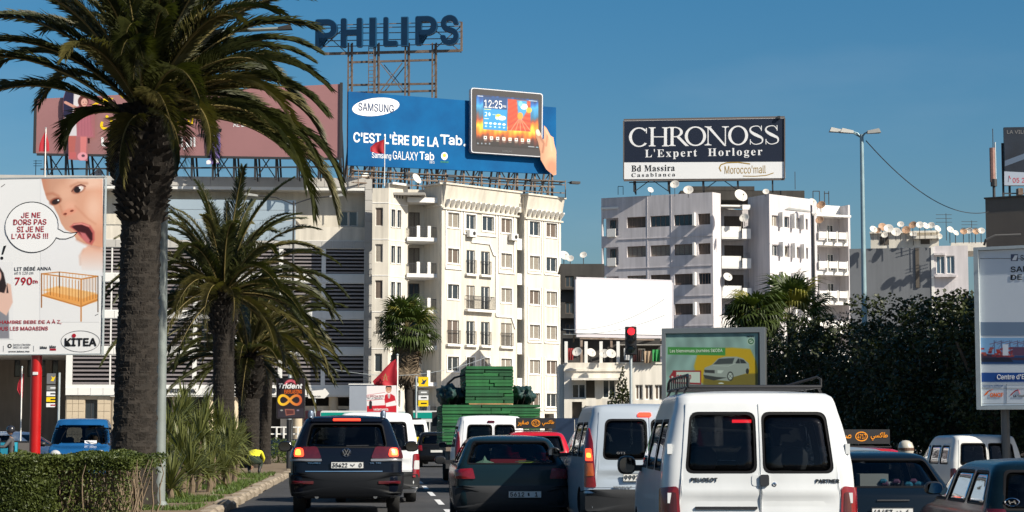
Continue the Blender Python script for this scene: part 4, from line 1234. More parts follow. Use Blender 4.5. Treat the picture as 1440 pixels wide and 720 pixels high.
# ---- mauve billboard on the bank roof
FMv = Fac(52, 161.5, 480, 160.0)
root = thing('rooftop_billboard', 'mauve billboard with yellow and white arabic writing behind the big palm crown', 'billboard', tuple(FMv.at(0, 0, 21.9)))
m_mv = mat('print_mauve', s2l((156 / 255, 112 / 255, 112 / 255)), .5, var=.10, scale=.3)
panel(FMv, root, 52, 480, (139, 118), (215.5, 222), m_mv)
B = Board(FMv, root)
a = MB(); (ua, za), (ub, zb_) = FMv.uz(52, 139), FMv.uz(480, 118); (uc, zc), (ud, zd) = FMv.uz(52, 215.5), FMv.uz(480, 222)
a.bar((ua - .1, 0, za), (ua - .1, 0, zc), .22); a.bar((ub, 0, zb_ + .1), (ub, 0, zd), .22); a.bar((uc, -.02, zc - .1), (ud, -.02, zd - .1), .18)
a.on('board_frame', M_iron, root, FMv)
B.text(arab('للكل'), 240, 160, 272, 180, I_yel, .05)
B.text(arab('ن'), 141, 162, 160, 183, I_yel, .05)
B.text(arab('الراحـ'), 236, 193, 275, 211, I_white, .045)
B.text(arab('ـلا'), 142, 193, 172, 206, I_white, .045)
B.poly([(127, 148), (150, 137), (160, 138), (150, 145), (132, 149.5)], I_yel, 'brush_stroke'); B.poly([(228, 140), (262, 126), (254, 135), (236, 143)], I_yel, 'brush_stroke')
B.poly([(164, 129), (170, 131), (176, 139), (172, 138)], I_yel, 'brush_stroke')
B.text(arab('بريد بنك'), 330, 155, 382, 165, I_white, .03)
B.text('AL BARID BANK', 328, 170, 384, 178.5, I_white, .02)
def folk(X, Y):
 p = Pic(X, Y, (160, 100, 104))
 skin = (205, 150, 135)
 p.p([(95, 190), (107, 190), (105, 216), (97, 216)], (175, 95, 88)); p.p([(90, 165), (107, 165), (108, 191), (93, 191)], (205, 200, 205))
 p.p([(104, 128), (113, 134), (108, 168), (101, 168)], (215, 210, 212)); p.p([(92, 128), (104, 128), (103, 150), (100, 167), (89, 164), (89, 140)], (35, 32, 62))
 p.l([(92, 144), (104, 150), (110, 153)], 4, skin); p.l([(148, 147), (135, 150), (126, 153)], 3.2, skin)
 p.p([(112, 148), (122, 148), (127, 152), (128, 170), (131, 192), (108, 192), (110, 170), (103, 158), (106, 152)], (170, 100, 112))
 for k in range(5): p.l([(111 + k * 4, 160), (110 + k * 4.6, 190)], .6, (140, 78, 92), k=.6)
 p.e(117, 142.5, 7.5, 8.2, (90, 45, 40)); p.e(118.5, 144, 4.6, 5.8, (215, 165, 150)); p.e(117, 143.5, .7, .7, (60, 30, 30)); p.e(121, 143.5, .7, .7, (60, 30, 30)); p.l([(117.5, 147), (121, 147)], .8, (160, 70, 70))
 p.p([(113, 192), (122, 192), (121, 216), (113, 216)], (205, 120, 118)); p.p([(98, 214), (107, 214), (107, 223), (97, 223)], (185, 95, 95)); p.e(116, 220, 7, 6, (220, 150, 160)); p.e(117, 219, 2.4, 2, (90, 60, 70))
 m = m_poly(X, Y, [(92, 127), (104, 127), (113, 134), (126, 136), (128, 148), (148, 144), (149, 149), (133, 157), (133, 193), (123, 194), (123, 226), (96, 224), (96, 192), (89, 166), (88, 146), (89, 136)], .01)
 return p.c, m > .5
B.paint(86, 126, 150, 227, 100, folk, w=-.3, name='family_print')
def pup(X, Y):
 p = Pic(X, Y, (120, 100, 160)); p.e(299, 192, 2.5, 3, (235, 235, 240)); p.l([(297, 200), (303, 222)], 2, (70, 55, 105)); p.l([(305, 195), (302, 215)], 1.5, (160, 145, 195)); p.e(293, 228, 4, 3, (240, 238, 235)); p.e(305, 226, 4, 3, (240, 238, 235))
 return p.c, m_poly(X, Y, [(294, 186), (309, 186), (310, 205), (308, 224), (309, 230), (290, 231), (290, 226), (296, 222), (294, 200)], .01) > .5
B.paint(284, 184, 312, 232, 50, pup, w=-.3, name='figure_print')
B.poly([(283, 183), (288, 179), (312, 181), (311, 186), (296, 186)], I_black, 'hat_print', w=-.31)
truss_legs(FMv, root, 58, 476, 21.9, FMv.z(260, 140), 15, 2.4, M_iron)
rails(FMv, root, 52, 480, (22.9,), .3, .12, M_iron)
# ---- black and white billboard
FCh = Fac(877, 207.5, 1103, 205.2)
root = thing('rooftop_billboard', 'black and white watch shop billboard standing on the lilac white block', 'billboard', tuple(FCh.at(0, 0, 26.6)))
panel(FCh, root, 877, 1103.5, (170, 166), (252, 250.5), M_pwhite, t=.3)
B = Board(FCh, root)
B.poly([(877.3, 228.3), (1103.2, 227.3), (1103.2, 166.3), (877.3, 170.3)], I_navy, 'black_field')
b0 = mat('billboard_edge', (.12, .1, .09), .6)
a = MB()
for (xa, ya), (xb, yb) in (((877, 170), (877, 252)), ((1103.5, 166), (1103.5, 250.5)), ((877, 252), (1103.5, 250.5)), ((877, 170), (1103.5, 166))):
 (ua, za), (ub, zb_) = FCh.uz(xa, ya), FCh.uz(xb, yb)
 a.bar((ua, .1, za), (ub, .1, zb_), .12, .42)
a.on('board_frame', b0, root, FCh)
# roman capitals drawn from thick and thin strokes
def roman(ch, x0, x1, yt, yb):
 """polygons (in px) of one serif capital"""
 out = []; Wd, H = x1 - x0, yb - yt
 th = H * .155; tn = H * .05; sf = H * .045
 def R_(a_, b_, c_, d_): out.append([(a_, d_), (b_, d_), (b_, c_), (a_, c_)])
 def stem(cx, t, top=True, bot=True, sw=None):
  sw = sw or th * 1.15
  R_(cx - t / 2, cx + t / 2, yt + sf * .9, yb - sf * .9)
  if top: R_(cx - sw, cx + sw, yt, yt + sf); out.append([(cx - sw * .6, yt + sf), (cx + sw * .6, yt + sf), (cx + t / 2, yt + sf * 2.4), (cx - t / 2, yt + sf * 2.4)][::-1])
  if bot: R_(cx - sw, cx + sw, yb - sf, yb); out.append([(cx - sw * .6, yb - sf), (cx - t / 2, yb - sf * 2.4), (cx + t / 2, yb - sf * 2.4), (cx + sw * .6, yb - sf)][::-1])
 def arc(cx, cy, rx, ry, irx, iry, a0, a1, n=26, sh=0):
  for k in range(n):
   t0, t1 = a0 + (a1 - a0) * k / n, a0 + (a1 - a0) * (k + 1) / n
   out.append([(cx + rx * math.cos(t0), cy - ry * math.sin(t0)), (cx + rx * math.cos(t1), cy - ry * math.sin(t1)),
      (cx + sh + irx * math.cos(t1), cy - iry * math.sin(t1)), (cx + sh + irx * math.cos(t0), cy - iry * math.sin(t0))])
 cx, cy = (x0 + x1) / 2, (yt + yb) / 2
 if ch == 'O': arc(cx, cy, Wd / 2, H / 2 + .4, Wd / 2 - th, H / 2 - tn, 0, 2 * PI, 40)
 if ch == 'C':
  arc(cx + Wd * .04, cy, Wd * .54, H / 2 + .4, Wd * .54 - th, H / 2 - tn, R(42), R(320), 40)
  R_(x1 - Wd * .10, x1 - Wd * .05, yt + H * .02, yt + H * .30);
 if ch == 'H':
  stem(x0 + th, th); stem(x1 - th, th); R_(x0 + th, x1 - th, cy - tn / 2, cy + tn / 2)
 if ch == 'N':
  stem(x0 + th * .9, tn * 1.1); stem(x1 - th * .7, tn * 1.1, bot=False)
  out.append([(x0 + th * .3, yt), (x0 + th * 1.5, yt), (x1 - th * .7 + tn, yb + .8), (x1 - th * 1.1, yb + .8)][::-1])
 if ch == 'R':
  stem(x0 + th, th)
  arc(x0 + th + Wd * .16, yt + H * .27, Wd * .42, H * .27, Wd * .42 - th * .95, H * .27 - tn, R(-90), R(90), 20)
  R_(x0 + th, x0 + th + Wd * .17, yt, yt + tn); R_(x0 + th, x0 + th + Wd * .17, yt + H * .54 - tn, yt + H * .54)
  out.append([(x0 + Wd * .38, yt + H * .52), (x0 + Wd * .56, yt + H * .50), (x1 + Wd * .02, yb - sf), (x1 + Wd * .08, yb), (x1 - Wd * .12, yb)][::-1])
 if ch == 'S':
  pts = []
  for k in range(41):
   t = k / 40
   ctrl = [(.86, .20), (.70, .03), (.45, .0), (.16, .08), (.10, .26), (.32, .42), (.62, .54), (.92, .68), (.90, .90), (.60, 1.0), (.34, .99), (.12, .84)]
   f = t * (len(ctrl) - 1); i = min(int(f), len(ctrl) - 2); g = f - i
   def cc(j): return ctrl[max(0, min(len(ctrl) - 1, j))]
   q = [.5 * ((2 * cc(i)[d]) + (-cc(i - 1)[d] + cc(i + 1)[d]) * g + (2 * cc(i - 1)[d] - 5 * cc(i)[d] + 4 * cc(i + 1)[d] - cc(i + 2)[d]) * g * g + (-cc(i - 1)[d] + 3 * cc(i)[d] - 3 * cc(i + 1)[d] + cc(i + 2)[d]) * g ** 3) for d in (0, 1)]
   wd = tn * .8 + (th * 1.1 - tn) * math.exp(-((t - .5) / .17) ** 2)
   pts.append((x0 + q[0] * Wd, yt + tn / 2 + q[1] * (H - tn), wd))
  for (a_, b_, w_), (c_, d_, v_) in zip(pts[:-1], pts[1:]):
   dx, dy = c_ - a_, d_ - b_; L = math.hypot(dx, dy) + 1e-9; nx, ny = -dy / L, dx / L
   out.append([(a_ + nx * w_ / 2, b_ + ny * w_ / 2), (c_ + nx * v_ / 2, d_ + ny * v_ / 2), (c_ - nx * v_ / 2, d_ - ny * v_ / 2), (a_ - nx * w_ / 2, b_ - ny * w_ / 2)])
  R_(x0 + Wd * .84, x0 + Wd * .89, yt, yt + H * .28); R_(x0 + Wd * .08, x0 + Wd * .13, yb - H * .28, yb)
 return out
for ch, x0, x1 in (('C', 884.5, 911), ('H', 913, 940), ('R', 941, 967), ('O', 963, 993), ('N', 992, 1023), ('O', 1024, 1052), ('S', 1053, 1073.5), ('S', 1075, 1095.5)):
 a = MB()
 dy = -(x0 - 884) * .0175
 for i, pl in enumerate(roman(ch, x0, x1, 179.5 + dy, 206.3 + dy)):
  q = [FCh.uz(x, y, -.012) for x, y in pl]
  e = .0006 * (i % 7)
  a.add([(x, -e, z) for x, z in q], [tuple(range(len(q)))])
 a.build('letter', I_white, root, rel(FCh, root, 0, -.014, 0), FCh.rz)
B.text(serif("L'Expert  Horloger"), 907, 210, 1072, 224.5, I_white, .0, spacing=1.25)
B.text(serif('Bd Massira'), 888, 232.5, 949, 241.5, I_black, .01, spacing=1.1)
B.text(serif('Casablanca'), 888, 243.5, 949.5, 249, I_black, .0, spacing=1.35)
B.text("Morocco'mall", 1019, 233.5, 1077, 244.5, I_gold, .0)
B.line([(1014, 241), (1011.5, 236), (1014, 231.5), (1022, 228.8), (1038, 228.2), (1055, 230.5)], 1.5, I_gold)
B.line([(1045, 247.5), (1062, 247.8), (1078, 246.5), (1088, 243)], 1.1, I_gold)
truss_legs(FCh, root, 892, 1088, 26.6, FCh.z(900, 200), 5, 2.5, M_iron)
rails(FCh, root, 885, 1098, (27.6,), .4, .1, M_iron)
a = MB(); a.box(FCh.u(1096), FCh.u(1100), -.3, 0, FCh.z(1098, 167), FCh.z(1098, 163.5)); a.on('floodlight', M_iron, root, FCh)
# ---- blank white billboard
FBl = Fac(811, 128.0, 945, 130.6)
root = thing('blank_billboard', 'large blank white billboard on steel posts above the laundry terrace', 'billboard', tuple(FBl.at(0, 0, 5.0)))
_, (u0, u1, zb, zt) = panel(FBl, root, 811, 945, (393, 396.5), (468.5, 471.5), mat('blank_vinyl', (.74, .74, .745), .5, var=.05, scale=.5), t=.2)
a = MB()
for z in (zb - .12, zt + .05): a.bar((u0, .1, z), (u1, .1, z), .1, .24)
a.bar((u0 - .04, .1, zb), (u0 - .04, .1, zt), .1, .24); a.bar((u1 + .04, .1, zb), (u1 + .04, .1, zt), .1, .24)
a.on('board_frame', mat('violet_edge', (.50, .47, .50), .5), root, FBl)
for px in (820, 862, 903, 940):
 a = MB(); u = FBl.u(px); a.bar((u, .35, 5.6), (u, .35, zt - .2), .16); a.bar((u, 2.3, 5.6), (u, .35, zt - 1), .1); a.build('truss_frame', M_steel, root, rel(FBl, root, 0, 0, -0), FBl.rz)
a = MB(); a.bar((u0, -.4, zb - .35), (u1, -.4, zb - .35), .1); a.on('rail', M_steel, root, FBl)
# ---- billboards at the right edge
F3 = Fac(1412, 125, 1475, 125)
root = thing('rooftop_billboard', 'dark navy billboard cut by the right edge above the brown tower', 'billboard', tuple(F3.at(0, 0, F3.z(1412, 277))))
panel(F3, root, 1412, 1475, (179, 178), (261, 261.5), mat('print_night', s2l((32 / 255, 44 / 255, 60 / 255)), .4, var=.7, scale=.35, col2=s2l((16 / 255, 22 / 255, 32 / 255))), t=.25)
B = Board(F3, root)
B.poly([(1412.3, 260.7), (1474, 260.7), (1474, 244), (1412.3, 241)], ink(150, 160, 175, 'pale_blue'), 'pale_band')
B.text('05 22', 1424, 250, 1446, 257, I_red, .02); B.line([(1418, 256), (1419, 247), (1421, 252)], 1, I_red)
B.text('LA VILLE DE LA', 1416, 183, 1470, 188, I_grey, .01)
B.poly([(1413, 226), (1440, 216), (1474, 200), (1474, 208), (1440, 224), (1413, 234)], ink(70, 88, 110, 'slate'), 'pale_sweep')
for px in (1416, 1425, 1450):
 a = MB(); a.bar((F3.u(px), .4, F3.z(px, 277)), (F3.u(px), .4, F3.z(px, 200)), .12); a.on('post', M_iron, root, F3)
rails(F3, root, 1414, 1470, (F3.z(1420, 271),), .35, .07, M_iron)
a = MB(); a.box(F3.u(1434), F3.u(1441), -.2, .4, F3.z(1434, 274), F3.z(1434, 265)); a.on('junction_box', M_steel, root, F3)
# red round sign on the brown tower
o = thing('wall_sign', 'glossy red rounded sign fixed to the brown tower at the right edge', 'sign', tuple(F3.at(F3.u(1441), -8.2, F3.z(1440, 301, -8))))
a = MB(); a.lathe([(.001, -.35), (.3, -.33), (.42, -.2), (.45, 0)], 24, axis='y'); a.build('sign_face', mat('red_gloss', (.45, .01, .015), .25, coat=.5), o, smooth='all')
a = MB(); a.box(-.12, .12, -.01, .3, -.12, .12); a.build('bracket', M_iron, o)
# antenna
o = thing('antenna_mast', 'cellular antenna mast on the roof edge of the brown tower', 'antenna', tuple(P(1398, 278, 121)))
z = lambda y: ZZ(y, 121) - o.location.z
for nm, b0, b1, r, m in (('mast', 278, 236, .09, M_iron), ('antenna_panel', 256, 208, .17, mat('antenna_rust', (.32, .17, .14), .6, var=.4, scale=3)), ('whip', 208, 181, .025, M_iron), ('collar', 262, 252, .2, M_iron)):
 a = MB(); a.tube([(0 if nm != 'antenna_panel' else -.06, 0, z(b0)), (0 if nm != 'antenna_panel' else -.06, 0, z(b1))], r, 8); a.build(nm, m, o)
a = MB(); a.tube([(.12, 0, z(262)), (.12, 0, z(200))], .05, 6); a.build('mast', M_galv, o)
# ------------------------------------------------------------------ street level boards
# big white bed-shop board on a red post
FKi = Fac(-45, 45.2, 145, 44.8)
root = thing('post_billboard', 'white furniture shop billboard with a shouting baby on a red post', 'billboard', tuple(FKi.at(FKi.u(50), 0.25, 0.0)))
panel(FKi, root, -45, 145, (249.5, 251.5), (498.5, 497), M_pwhite, t=.10, w=0)
B = Board(FKi, root)
a = MB(); zk = lambda y: FKi.z(50, y)
for z in (zk(498.5), zk(250)): a.box(FKi.u(-45), FKi.u(145) + .01, -.01, .11, z - .012, z + .012)
a.box(FKi.u(145), FKi.u(145) + .01, -.01, .11, zk(498), zk(250)); a.on('board_frame', M_galv, root, FKi)
a = MB(); a.lathe([(.125, 0), (.125, zk(499))], 24, (FKi.u(50), .17, 0)); a.lathe([(.26, .1), (.26, .14), (.0, .15)], 20, (FKi.u(50), .17, 0))
a.on('post', mat('red_post_paint', (.42, .006, .006), .35, var=.15, scale=3, coat=.3), root, FKi, smooth=True)
a = MB(); a.box(FKi.u(48), FKi.u(55), .03, .045, zk(527), zk(523)); a.on('sticker', I_white, root, FKi)
def baby(X, Y):
 p = Pic(X, Y, (232, 232, 234))
 p.c = [c - .03 * np.clip((Y - 320) / 80, 0, 1) for c in p.c]
 # body fading out
 fade = np.clip((384 - Y) / 34, 0, 1)
 p.put(m_poly(X, Y, [(113, 362), (116, 352), (124, 345), (146, 350), (146, 388), (116, 388)], 3) * fade, (226, 180, 158))
 p.l([(113, 372), (112, 360), (118, 350)], 1.5, (205, 150, 125), 4, k=.6)
 head = [(58, 250), (61, 264), (66, 280), (75, 290), (82, 303), (86, 314), (92, 323), (100, 327), (104, 331), (108, 337), (118, 342), (128, 345), (146, 349), (146, 250)]
 m = m_poly(X, Y, head, 1.6)
 sh = np.clip((X - 70) / 70, 0, 1)
 base = [np.clip(v / 255 * (0.90 + .12 * sh), 0, 1) for v in (224, 168, 140)]
 p.put(m, base)
 def q(fn): pass
 p.e(125, 256, 24, 9, (240, 202, 180), soft=1.0, k=.8); p.e(132, 292, 10, 16, (238, 196, 172), soft=1.2, k=.8)
 p.e(92, 272, 12, 12, (234, 186, 160), soft=1.2, k=.6); p.put(m * np.clip((72 - X) / 14, 0, 1) * .5, (190, 110, 80))
 p.e(140, 335, 12, 14, (214, 148, 120), soft=1.0, k=.7)
 # brows and eyes
 p.l([(66, 273), (74, 272), (82, 276)], 3, (176, 108, 82), 4, k=.7); p.l([(100, 262), (110, 257), (122, 258)], 3, (186, 122, 94), 4, k=.7)
 p.e(78, 283, 8.5, 4.8, (140, 78, 58), a=-.35, soft=.5); p.e(78.5, 283.6, 5.8, 3.6, (45, 25, 22), a=-.35, soft=.3); p.e(82, 281.6, 1.3, 1.0, (250, 250, 250))
 p.e(110.5, 266, 9.5, 5.5, (155, 92, 70), a=-.4, soft=.5); p.e(111, 266, 7.2, 4.0, (235, 225, 220), a=-.4, soft=.3); p.e(108.5, 266.8, 4.6, 4.4, (35, 20, 20), soft=.25); p.e(112.5, 264.3, 1.4, 1.1, (255, 255, 255))
 p.l([(101, 269), (106, 262.5), (114, 259.5), (120, 262)], 1.3, (95, 50, 40), 1.2)
 # nose
 p.e(98, 292, 9, 9, (232, 176, 150), soft=.9, k=.8); p.e(97, 298, 10, 4.5, (222, 148, 122), a=-.3, soft=.6, k=.8); p.e(91.5, 301, 2.6, 1.6, (120, 55, 40), a=-.3, soft=.5); p.e(101, 296.5, 2.6, 1.4, (130, 62, 46), a=-.3, soft=.5)
 p.l([(84, 288), (88, 300), (92, 304)], 1.8, (196, 128, 100), 3, k=.6); p.l([(106, 290), (112, 296), (124, 308), (134, 315)], 1.8, (205, 140, 112), 4, k=.7)
 # mouth
 p.p([(98, 319), (104, 314), (116, 313), (127, 317), (133, 326), (133, 338), (129, 345), (122, 342), (114, 334), (106, 325)], (190, 96, 90), 2.5)
 p.p([(101, 319), (106, 316), (116, 316), (125, 320), (130, 328), (130, 337), (127, 341), (120, 336), (111, 327)], (62, 16, 20), 1.8)
 p.p([(112, 326), (120, 328), (127, 338), (124, 342), (118, 338)], (196, 110, 112), 2.2); p.l([(104, 316), (114, 314.5), (125, 318)], 1.6, (226, 150, 140), 1.5)
 p.l([(108, 337), (118, 342), (128, 346), (140, 348)], 2.5, (190, 128, 104), 4, k=.6)
 return p.c, None
B.paint(57, 251.5, 144.5, 388, 190, baby, w=-.006, name='baby_picture')
loop_ = [(45 + 37.5 * math.cos(R(d)), 319.5 + 35.5 * math.sin(R(d))) for d in range(25, 360, 8)] + [(82, 322), (90, 326.5), (100, 327.8), (109, 326.5), (103, 332.5), (93, 336), (84, 336), (78.5, 334)]
B.poly(loop_[::-1], mat('bubble_white', (.84, .84, .84), .5), 'speech_bubble', w=-.012)
B.line(loop_ + [loop_[0]], 1.1, I_black, 'bubble_outline', w=-.018)
for t, x0, x1, y0, y1 in (('JE NE', 30, 57, 299, 306.5), ('DORS PAS', 19, 65.5, 308.5, 316.5), ('SI JE NE', 24, 62, 318.5, 326.5), ("L'AI PAS !!!", 16.5, 68, 328.5, 336)):
 B.text(t, x0, y0, x1, y1, I_red, .02, w=-.024)
B.text('LIT BÉBÉ ANNA', 20.5, 374.5, 72, 380.5, I_black, .004)
B.text('60 X 120 cm', 20.5, 382, 47, 386, I_grey, .0)
B.text('790', 21, 390, 45.5, 401, I_red, .045)
B.text('Dh', 46.5, 394, 53.5, 398.5, I_red, .02)
B.text('CHAMBRE BEBE DE A À Z,', -6, 449.5, 86.5, 456.5, I_red, .02)
B.text('TOUS LES MAGASINS', -8, 459.5, 67.5, 465, I_red, .02)
B.ring(113, 480, 27.5, 15.2, .7, I_grey);
B.text('KITEA', 91, 475.5, 136, 487, I_black, .06); B.oval(104, 472, 2.9, 2.9, I_red, w=-.02, name='logo_dot')
B.oval(13.5, 486.5, 3, 3, I_black, name='phone_badge'); B.oval(13.5, 486.5, 1.3, 1.3, I_white, w=-.016, name='phone_badge')
B.text('Service Clientèle', 18.5, 483.2, 43, 486, I_grey, 0); B.text('0801 00 6000', 18.5, 487, 41, 490, I_grey, 0); B.text('www.kitea.ma', 12, 493, 41.5, 495.3, I_black, .01)
B.text('kitea', 56.5, 486.5, 66, 490.5, I_black, .03); B.text('kitea', 70, 485.5, 78.5, 489.5, I_black, .03); B.rect(70, 490.2, 78.8, 493, I_red, 'red_strip')
for x in (5, 47.5): B.line([(x, 486), (x, 494)], .5, I_grey)
B.poly([(5, 346), (9, 345), (4.5, 358), (2, 358)], I_black, 'exclamation_mark'); B.oval(2.6, 363, 2.2, 2.2, I_black, name='exclamation_mark')
B.line([(1.5, 263), (7, 259)], .7, I_black, 'arrow'); B.line([(133.5, 444), (138, 441.5)], .7, I_black, 'arrow')
def crib(X, Y):
 p = Pic(X, Y, (228, 228, 229)); wd = (196, 128, 58); dk = (150, 92, 40)
 p.p([(60, 414), (82, 404), (138, 414), (136, 424), (115, 430), (60, 416)], (228, 160, 84), 2); p.p([(60, 408), (83, 402), (136, 412), (116, 420)], (236, 186, 120), 2)
 for k in range(12): x = 62 + k * 4.4; p.l([(x, 387 + k * .75), (x, 413 + k * .95)], 1.0, dk if k % 3 == 2 else wd)
 for k in range(12): x = 84 + k * 4.5; p.l([(x, 383 + k * .45), (x, 403 + k * .5)], .7, (200, 150, 100), k=.7)
 for k in range(5): x = 118 + k * 4.2; p.l([(x, 391 - k * .9), (x, 424 - k * 1.2)], .9, dk)
 p.l([(58.5, 385), (115, 392.5), (137.5, 388.5)], 1.8, wd); p.l([(58.5, 385), (83.5, 382.5), (137.5, 388.5)], 1.4, wd); p.l([(59, 415), (114, 431), (137, 421.5)], 2.2, wd)
 p.l([(58.3, 385), (58.3, 432)], 1.7, dk); p.l([(114, 393), (114, 451.5)], 2.0, wd); p.l([(137.7, 388.5), (137.7, 438.5)], 1.4, (80, 55, 35)); p.l([(83.5, 383), (83.5, 404)], 1.4, (90, 62, 40))
 return p.c, None
B.paint(56, 380.5, 140, 453, 230, crib, w=-.008, name='cot_picture')
def woman(X, Y):
 p = Pic(X, Y, (228, 228, 229)); p.p([(-14, 412), (8, 410), (12, 430), (13, 476), (-14, 476)], (132, 132, 140), 1.5); p.p([(-14, 400), (8, 404), (10, 398), (15, 400), (18, 425), (9, 444), (-14, 428)], (222, 184, 168), 1.5)
 p.p([(-14, 370), (-4, 370), (5, 384), (9, 402), (6, 412), (-14, 408)], (40, 26, 26), 1.5); p.e(-3, 388, 5, 8, (225, 185, 170), soft=.4); p.p([(10, 398), (12, 412), (9, 412)], (45, 30, 30))
 return p.c, None
B.paint(-14, 368, 19, 477, 50, woman, w=-.008, name='woman_picture')
# framed car-advert panel
FSk = Fac(931, 76.8, 1075, 75.8)
root = thing('advert_panel', 'grey framed advert panel showing a silver car on yellow, left of the dark trees', 'billboard', tuple(FSk.at(FSk.u(1003), .2, 0)))
zs = lambda y: FSk.z(1000, y)
m_fr = mat('dark_grey_frame', (.10, .105, .11), .4, metal=.3, var=.15, scale=3)
u0, u1 = FSk.u(930.5), FSk.u(1075)
a = MB(); a.box(u0, u1, .02, .45, zs(573), zs(461)); a.on('cabinet', m_fr, root, FSk)
a = MB(); t = .15
a.box(u0, u1, -.08, .02, zs(461) - t * 1.3, zs(461)); a.box(u0, u1, -.08, .02, zs(573), zs(573) + .06); a.box(u0, u0 + t, -.08, .02, zs(573) + .061, zs(461) - t * 1.3 - .001); a.box(u1 - t * 1.3, u1, -.08, .02, zs(573) + .061, zs(461) - t * 1.3 - .001)
a.on('board_frame', mat('grey_frame_edge', (.22, .24, .25), .4, metal=.4), root, FSk)
B = Board(FSk, root)
def skoda(X, Y):
 p = Pic(X, Y, (150, 175, 178))
 p.c = [c * (1.0 + .10 * np.sin(X * .35 + np.sin(Y * .1) * 2) * .4 + .06 * np.sin((X + Y) * .12)) for c in p.c]
 p.p([(981, 497), (1003, 490), (1030, 489), (1055, 491), (1063, 508), (1066, 522), (1064, 545), (1010, 548), (981, 536), (976, 515)], (214, 168, 22), 2.5)
 p.p([(990, 528), (1066, 525), (1068, 545), (1010, 547), (988, 542)], (110, 98, 50), 3, k=.8)
 p.p([(939, 488), (1020, 489), (1020, 500), (939, 498.5)], (72, 150, 72), .8)
 body = [(989, 527), (991, 517), (1001, 513), (1010, 504), (1020, 501.5), (1036, 501.5), (1045, 504), (1053, 511), (1054, 518), (1050, 525), (1032, 530), (1026, 536), (1003, 534), (991, 532)]
 p.p(body, (168, 170, 172), .8); p.p([(1003, 512.5), (1011, 504.5), (1033, 503.3), (1030, 511.5)], (72, 76, 80), .8)
 p.p([(1034, 511), (1038, 504), (1046, 506), (1050, 511)], (50, 54, 58), .7); p.l([(1040, 504), (1041, 511)], .8, (150, 152, 155))
 p.p([(990, 520), (1005, 520.5), (1005, 525), (991, 524)], (60, 60, 62), .8); p.p([(1009, 520.5), (1018, 521), (1014, 525), (1009, 524.5)], (215, 218, 220), .8); p.p([(989, 527), (1008, 530), (1022, 531), (1004, 535), (991, 532)], (60, 62, 62), .8)
 p.e(1027, 529, 4.4, 6.4, (45, 46, 48), soft=.2); p.e(1027, 529, 3.2, 4.8, (195, 197, 200), soft=.2); p.l([(1024, 526), (1030, 532)], .6, (90, 90, 90)); p.l([(1024, 533), (1030, 525)], .6, (90, 90, 90)); p.e(1051, 522, 2.2, 4, (45, 46, 48), soft=.2)
 p.l([(1003, 514), (1024, 515), (1034, 511)], .6, (205, 207, 210)); p.e(1014, 539, 4, .8, (235, 235, 235))
 p.p([(946, 521), (986, 521), (986, 541), (946, 539)], (165, 45, 55), .8); p.p([(950, 523), (984.5, 523), (984.5, 538.5), (950, 537)], (222, 224, 224), .6); p.p([(941, 530), (947, 521), (951, 521), (951, 539.5), (947, 539)], (165, 40, 52), .8); p.e(945.5, 530, 1.3, 1.3, (235, 235, 235))
 p.e(951, 559, 6, 3.4, (96, 100, 104), soft=.3); p.p([(944, 560), (958, 560), (957, 563), (944, 563)], (60, 62, 64), .8)
 p.e(1056, 480, 5.4, 5.4, (200, 210, 205), soft=.2); p.e(1056, 480, 4.2, 4.2, (60, 112, 82), soft=.2); p.e(1056, 480, 2.8, 2.4, (200, 210, 205), soft=.3); p.l([(1053.5, 481), (1058, 478.6)], .9, (50, 100, 70)); p.l([(944, 470), (958, 470.6)], .8, (110, 130, 132), k=.6); p.c = [c * f for c, f in zip(p.c, (.80, .86, .80))]  # whole print darkened and greened to stand for shade and reflection on it
 return p.c, None
B.paint(936.5, 468.5, 1066, 567, 240, skoda, w=-.02, name='car_poster')
B.text('Les bienvenues journées SKODA', 942, 491, 1016, 497, ink(205, 225, 200, 'pale_green'), .01, w=-.032)
B.text('20 000', 952, 527, 972, 533.5, I_red, .02, w=-.032); B.text('SKODA', 1050, 472, 1061, 474, I_black, .02, w=-.032)
for px in (960, 1045):
 a = MB(); a.tube([(FSk.u(px), .25, 0), (FSk.u(px), .25, zs(573))], .1, 10); a.on('post', m_fr, root, FSk)
# exhibition panel at the right edge
FEx = Fac(1370, 46.2, 1470, 45.4)
root = thing('advert_panel', 'white exhibition panel with a container port photo, cut by the right edge', 'billboard', tuple(FEx.at(FEx.u(1440), .2, 0)))
zs = lambda y: FEx.z(1378, y)
u0, u1 = FEx.u(1371), FEx.u(1371) + 3.6
a = MB(); a.box(u0, u1, .02, .5, zs(576), zs(348)); a.on('cabinet', m_fr, root, FEx)
a = MB(); t = .11
a.box(u0, u1, -.08, .02, zs(348) - .07, zs(348)); a.box(u0, u1, -.08, .02, zs(576), zs(576) + .08); a.box(u0, u0 + t, -.08, .02, zs(576) + .081, zs(348) - .071); a.box(u1 - t, u1, -.08, .02, zs(576) + .081, zs(348) - .071)
a.on('board_frame', M_galv, root, FEx)
B = Board(FEx, root)
a = MB(); a.box(u0 + t, u1 - t, .0, .015, zs(576) + .09, zs(348) - .08); a.build('poster_sheet', mat('pale_poster', s2l((200 / 255, 208 / 255, 216 / 255)), .4, var=.04, scale=.8), root, rel(FEx, root), FEx.rz)
Bx1 = 1468
B.line([(1378, 363.5), (Bx1, 363.5)], .7, I_grey)
B.rect(1421.5, 357.5, 1431.5, 367, ink(70, 80, 105, 'steel_blue'), 'logo_square'); B.poly([(1423, 366), (1427, 359), (1431, 359), (1429, 366)], I_white, 'logo_square', w=-.014)
B.text('SALON', 1435, 358.5, 1462, 366.5, I_black, .01)
B.text('SALON', 1421, 375, 1464, 383, I_black, .03); B.text('DE LA', 1421, 386.5, 1458, 394, I_black, .03)
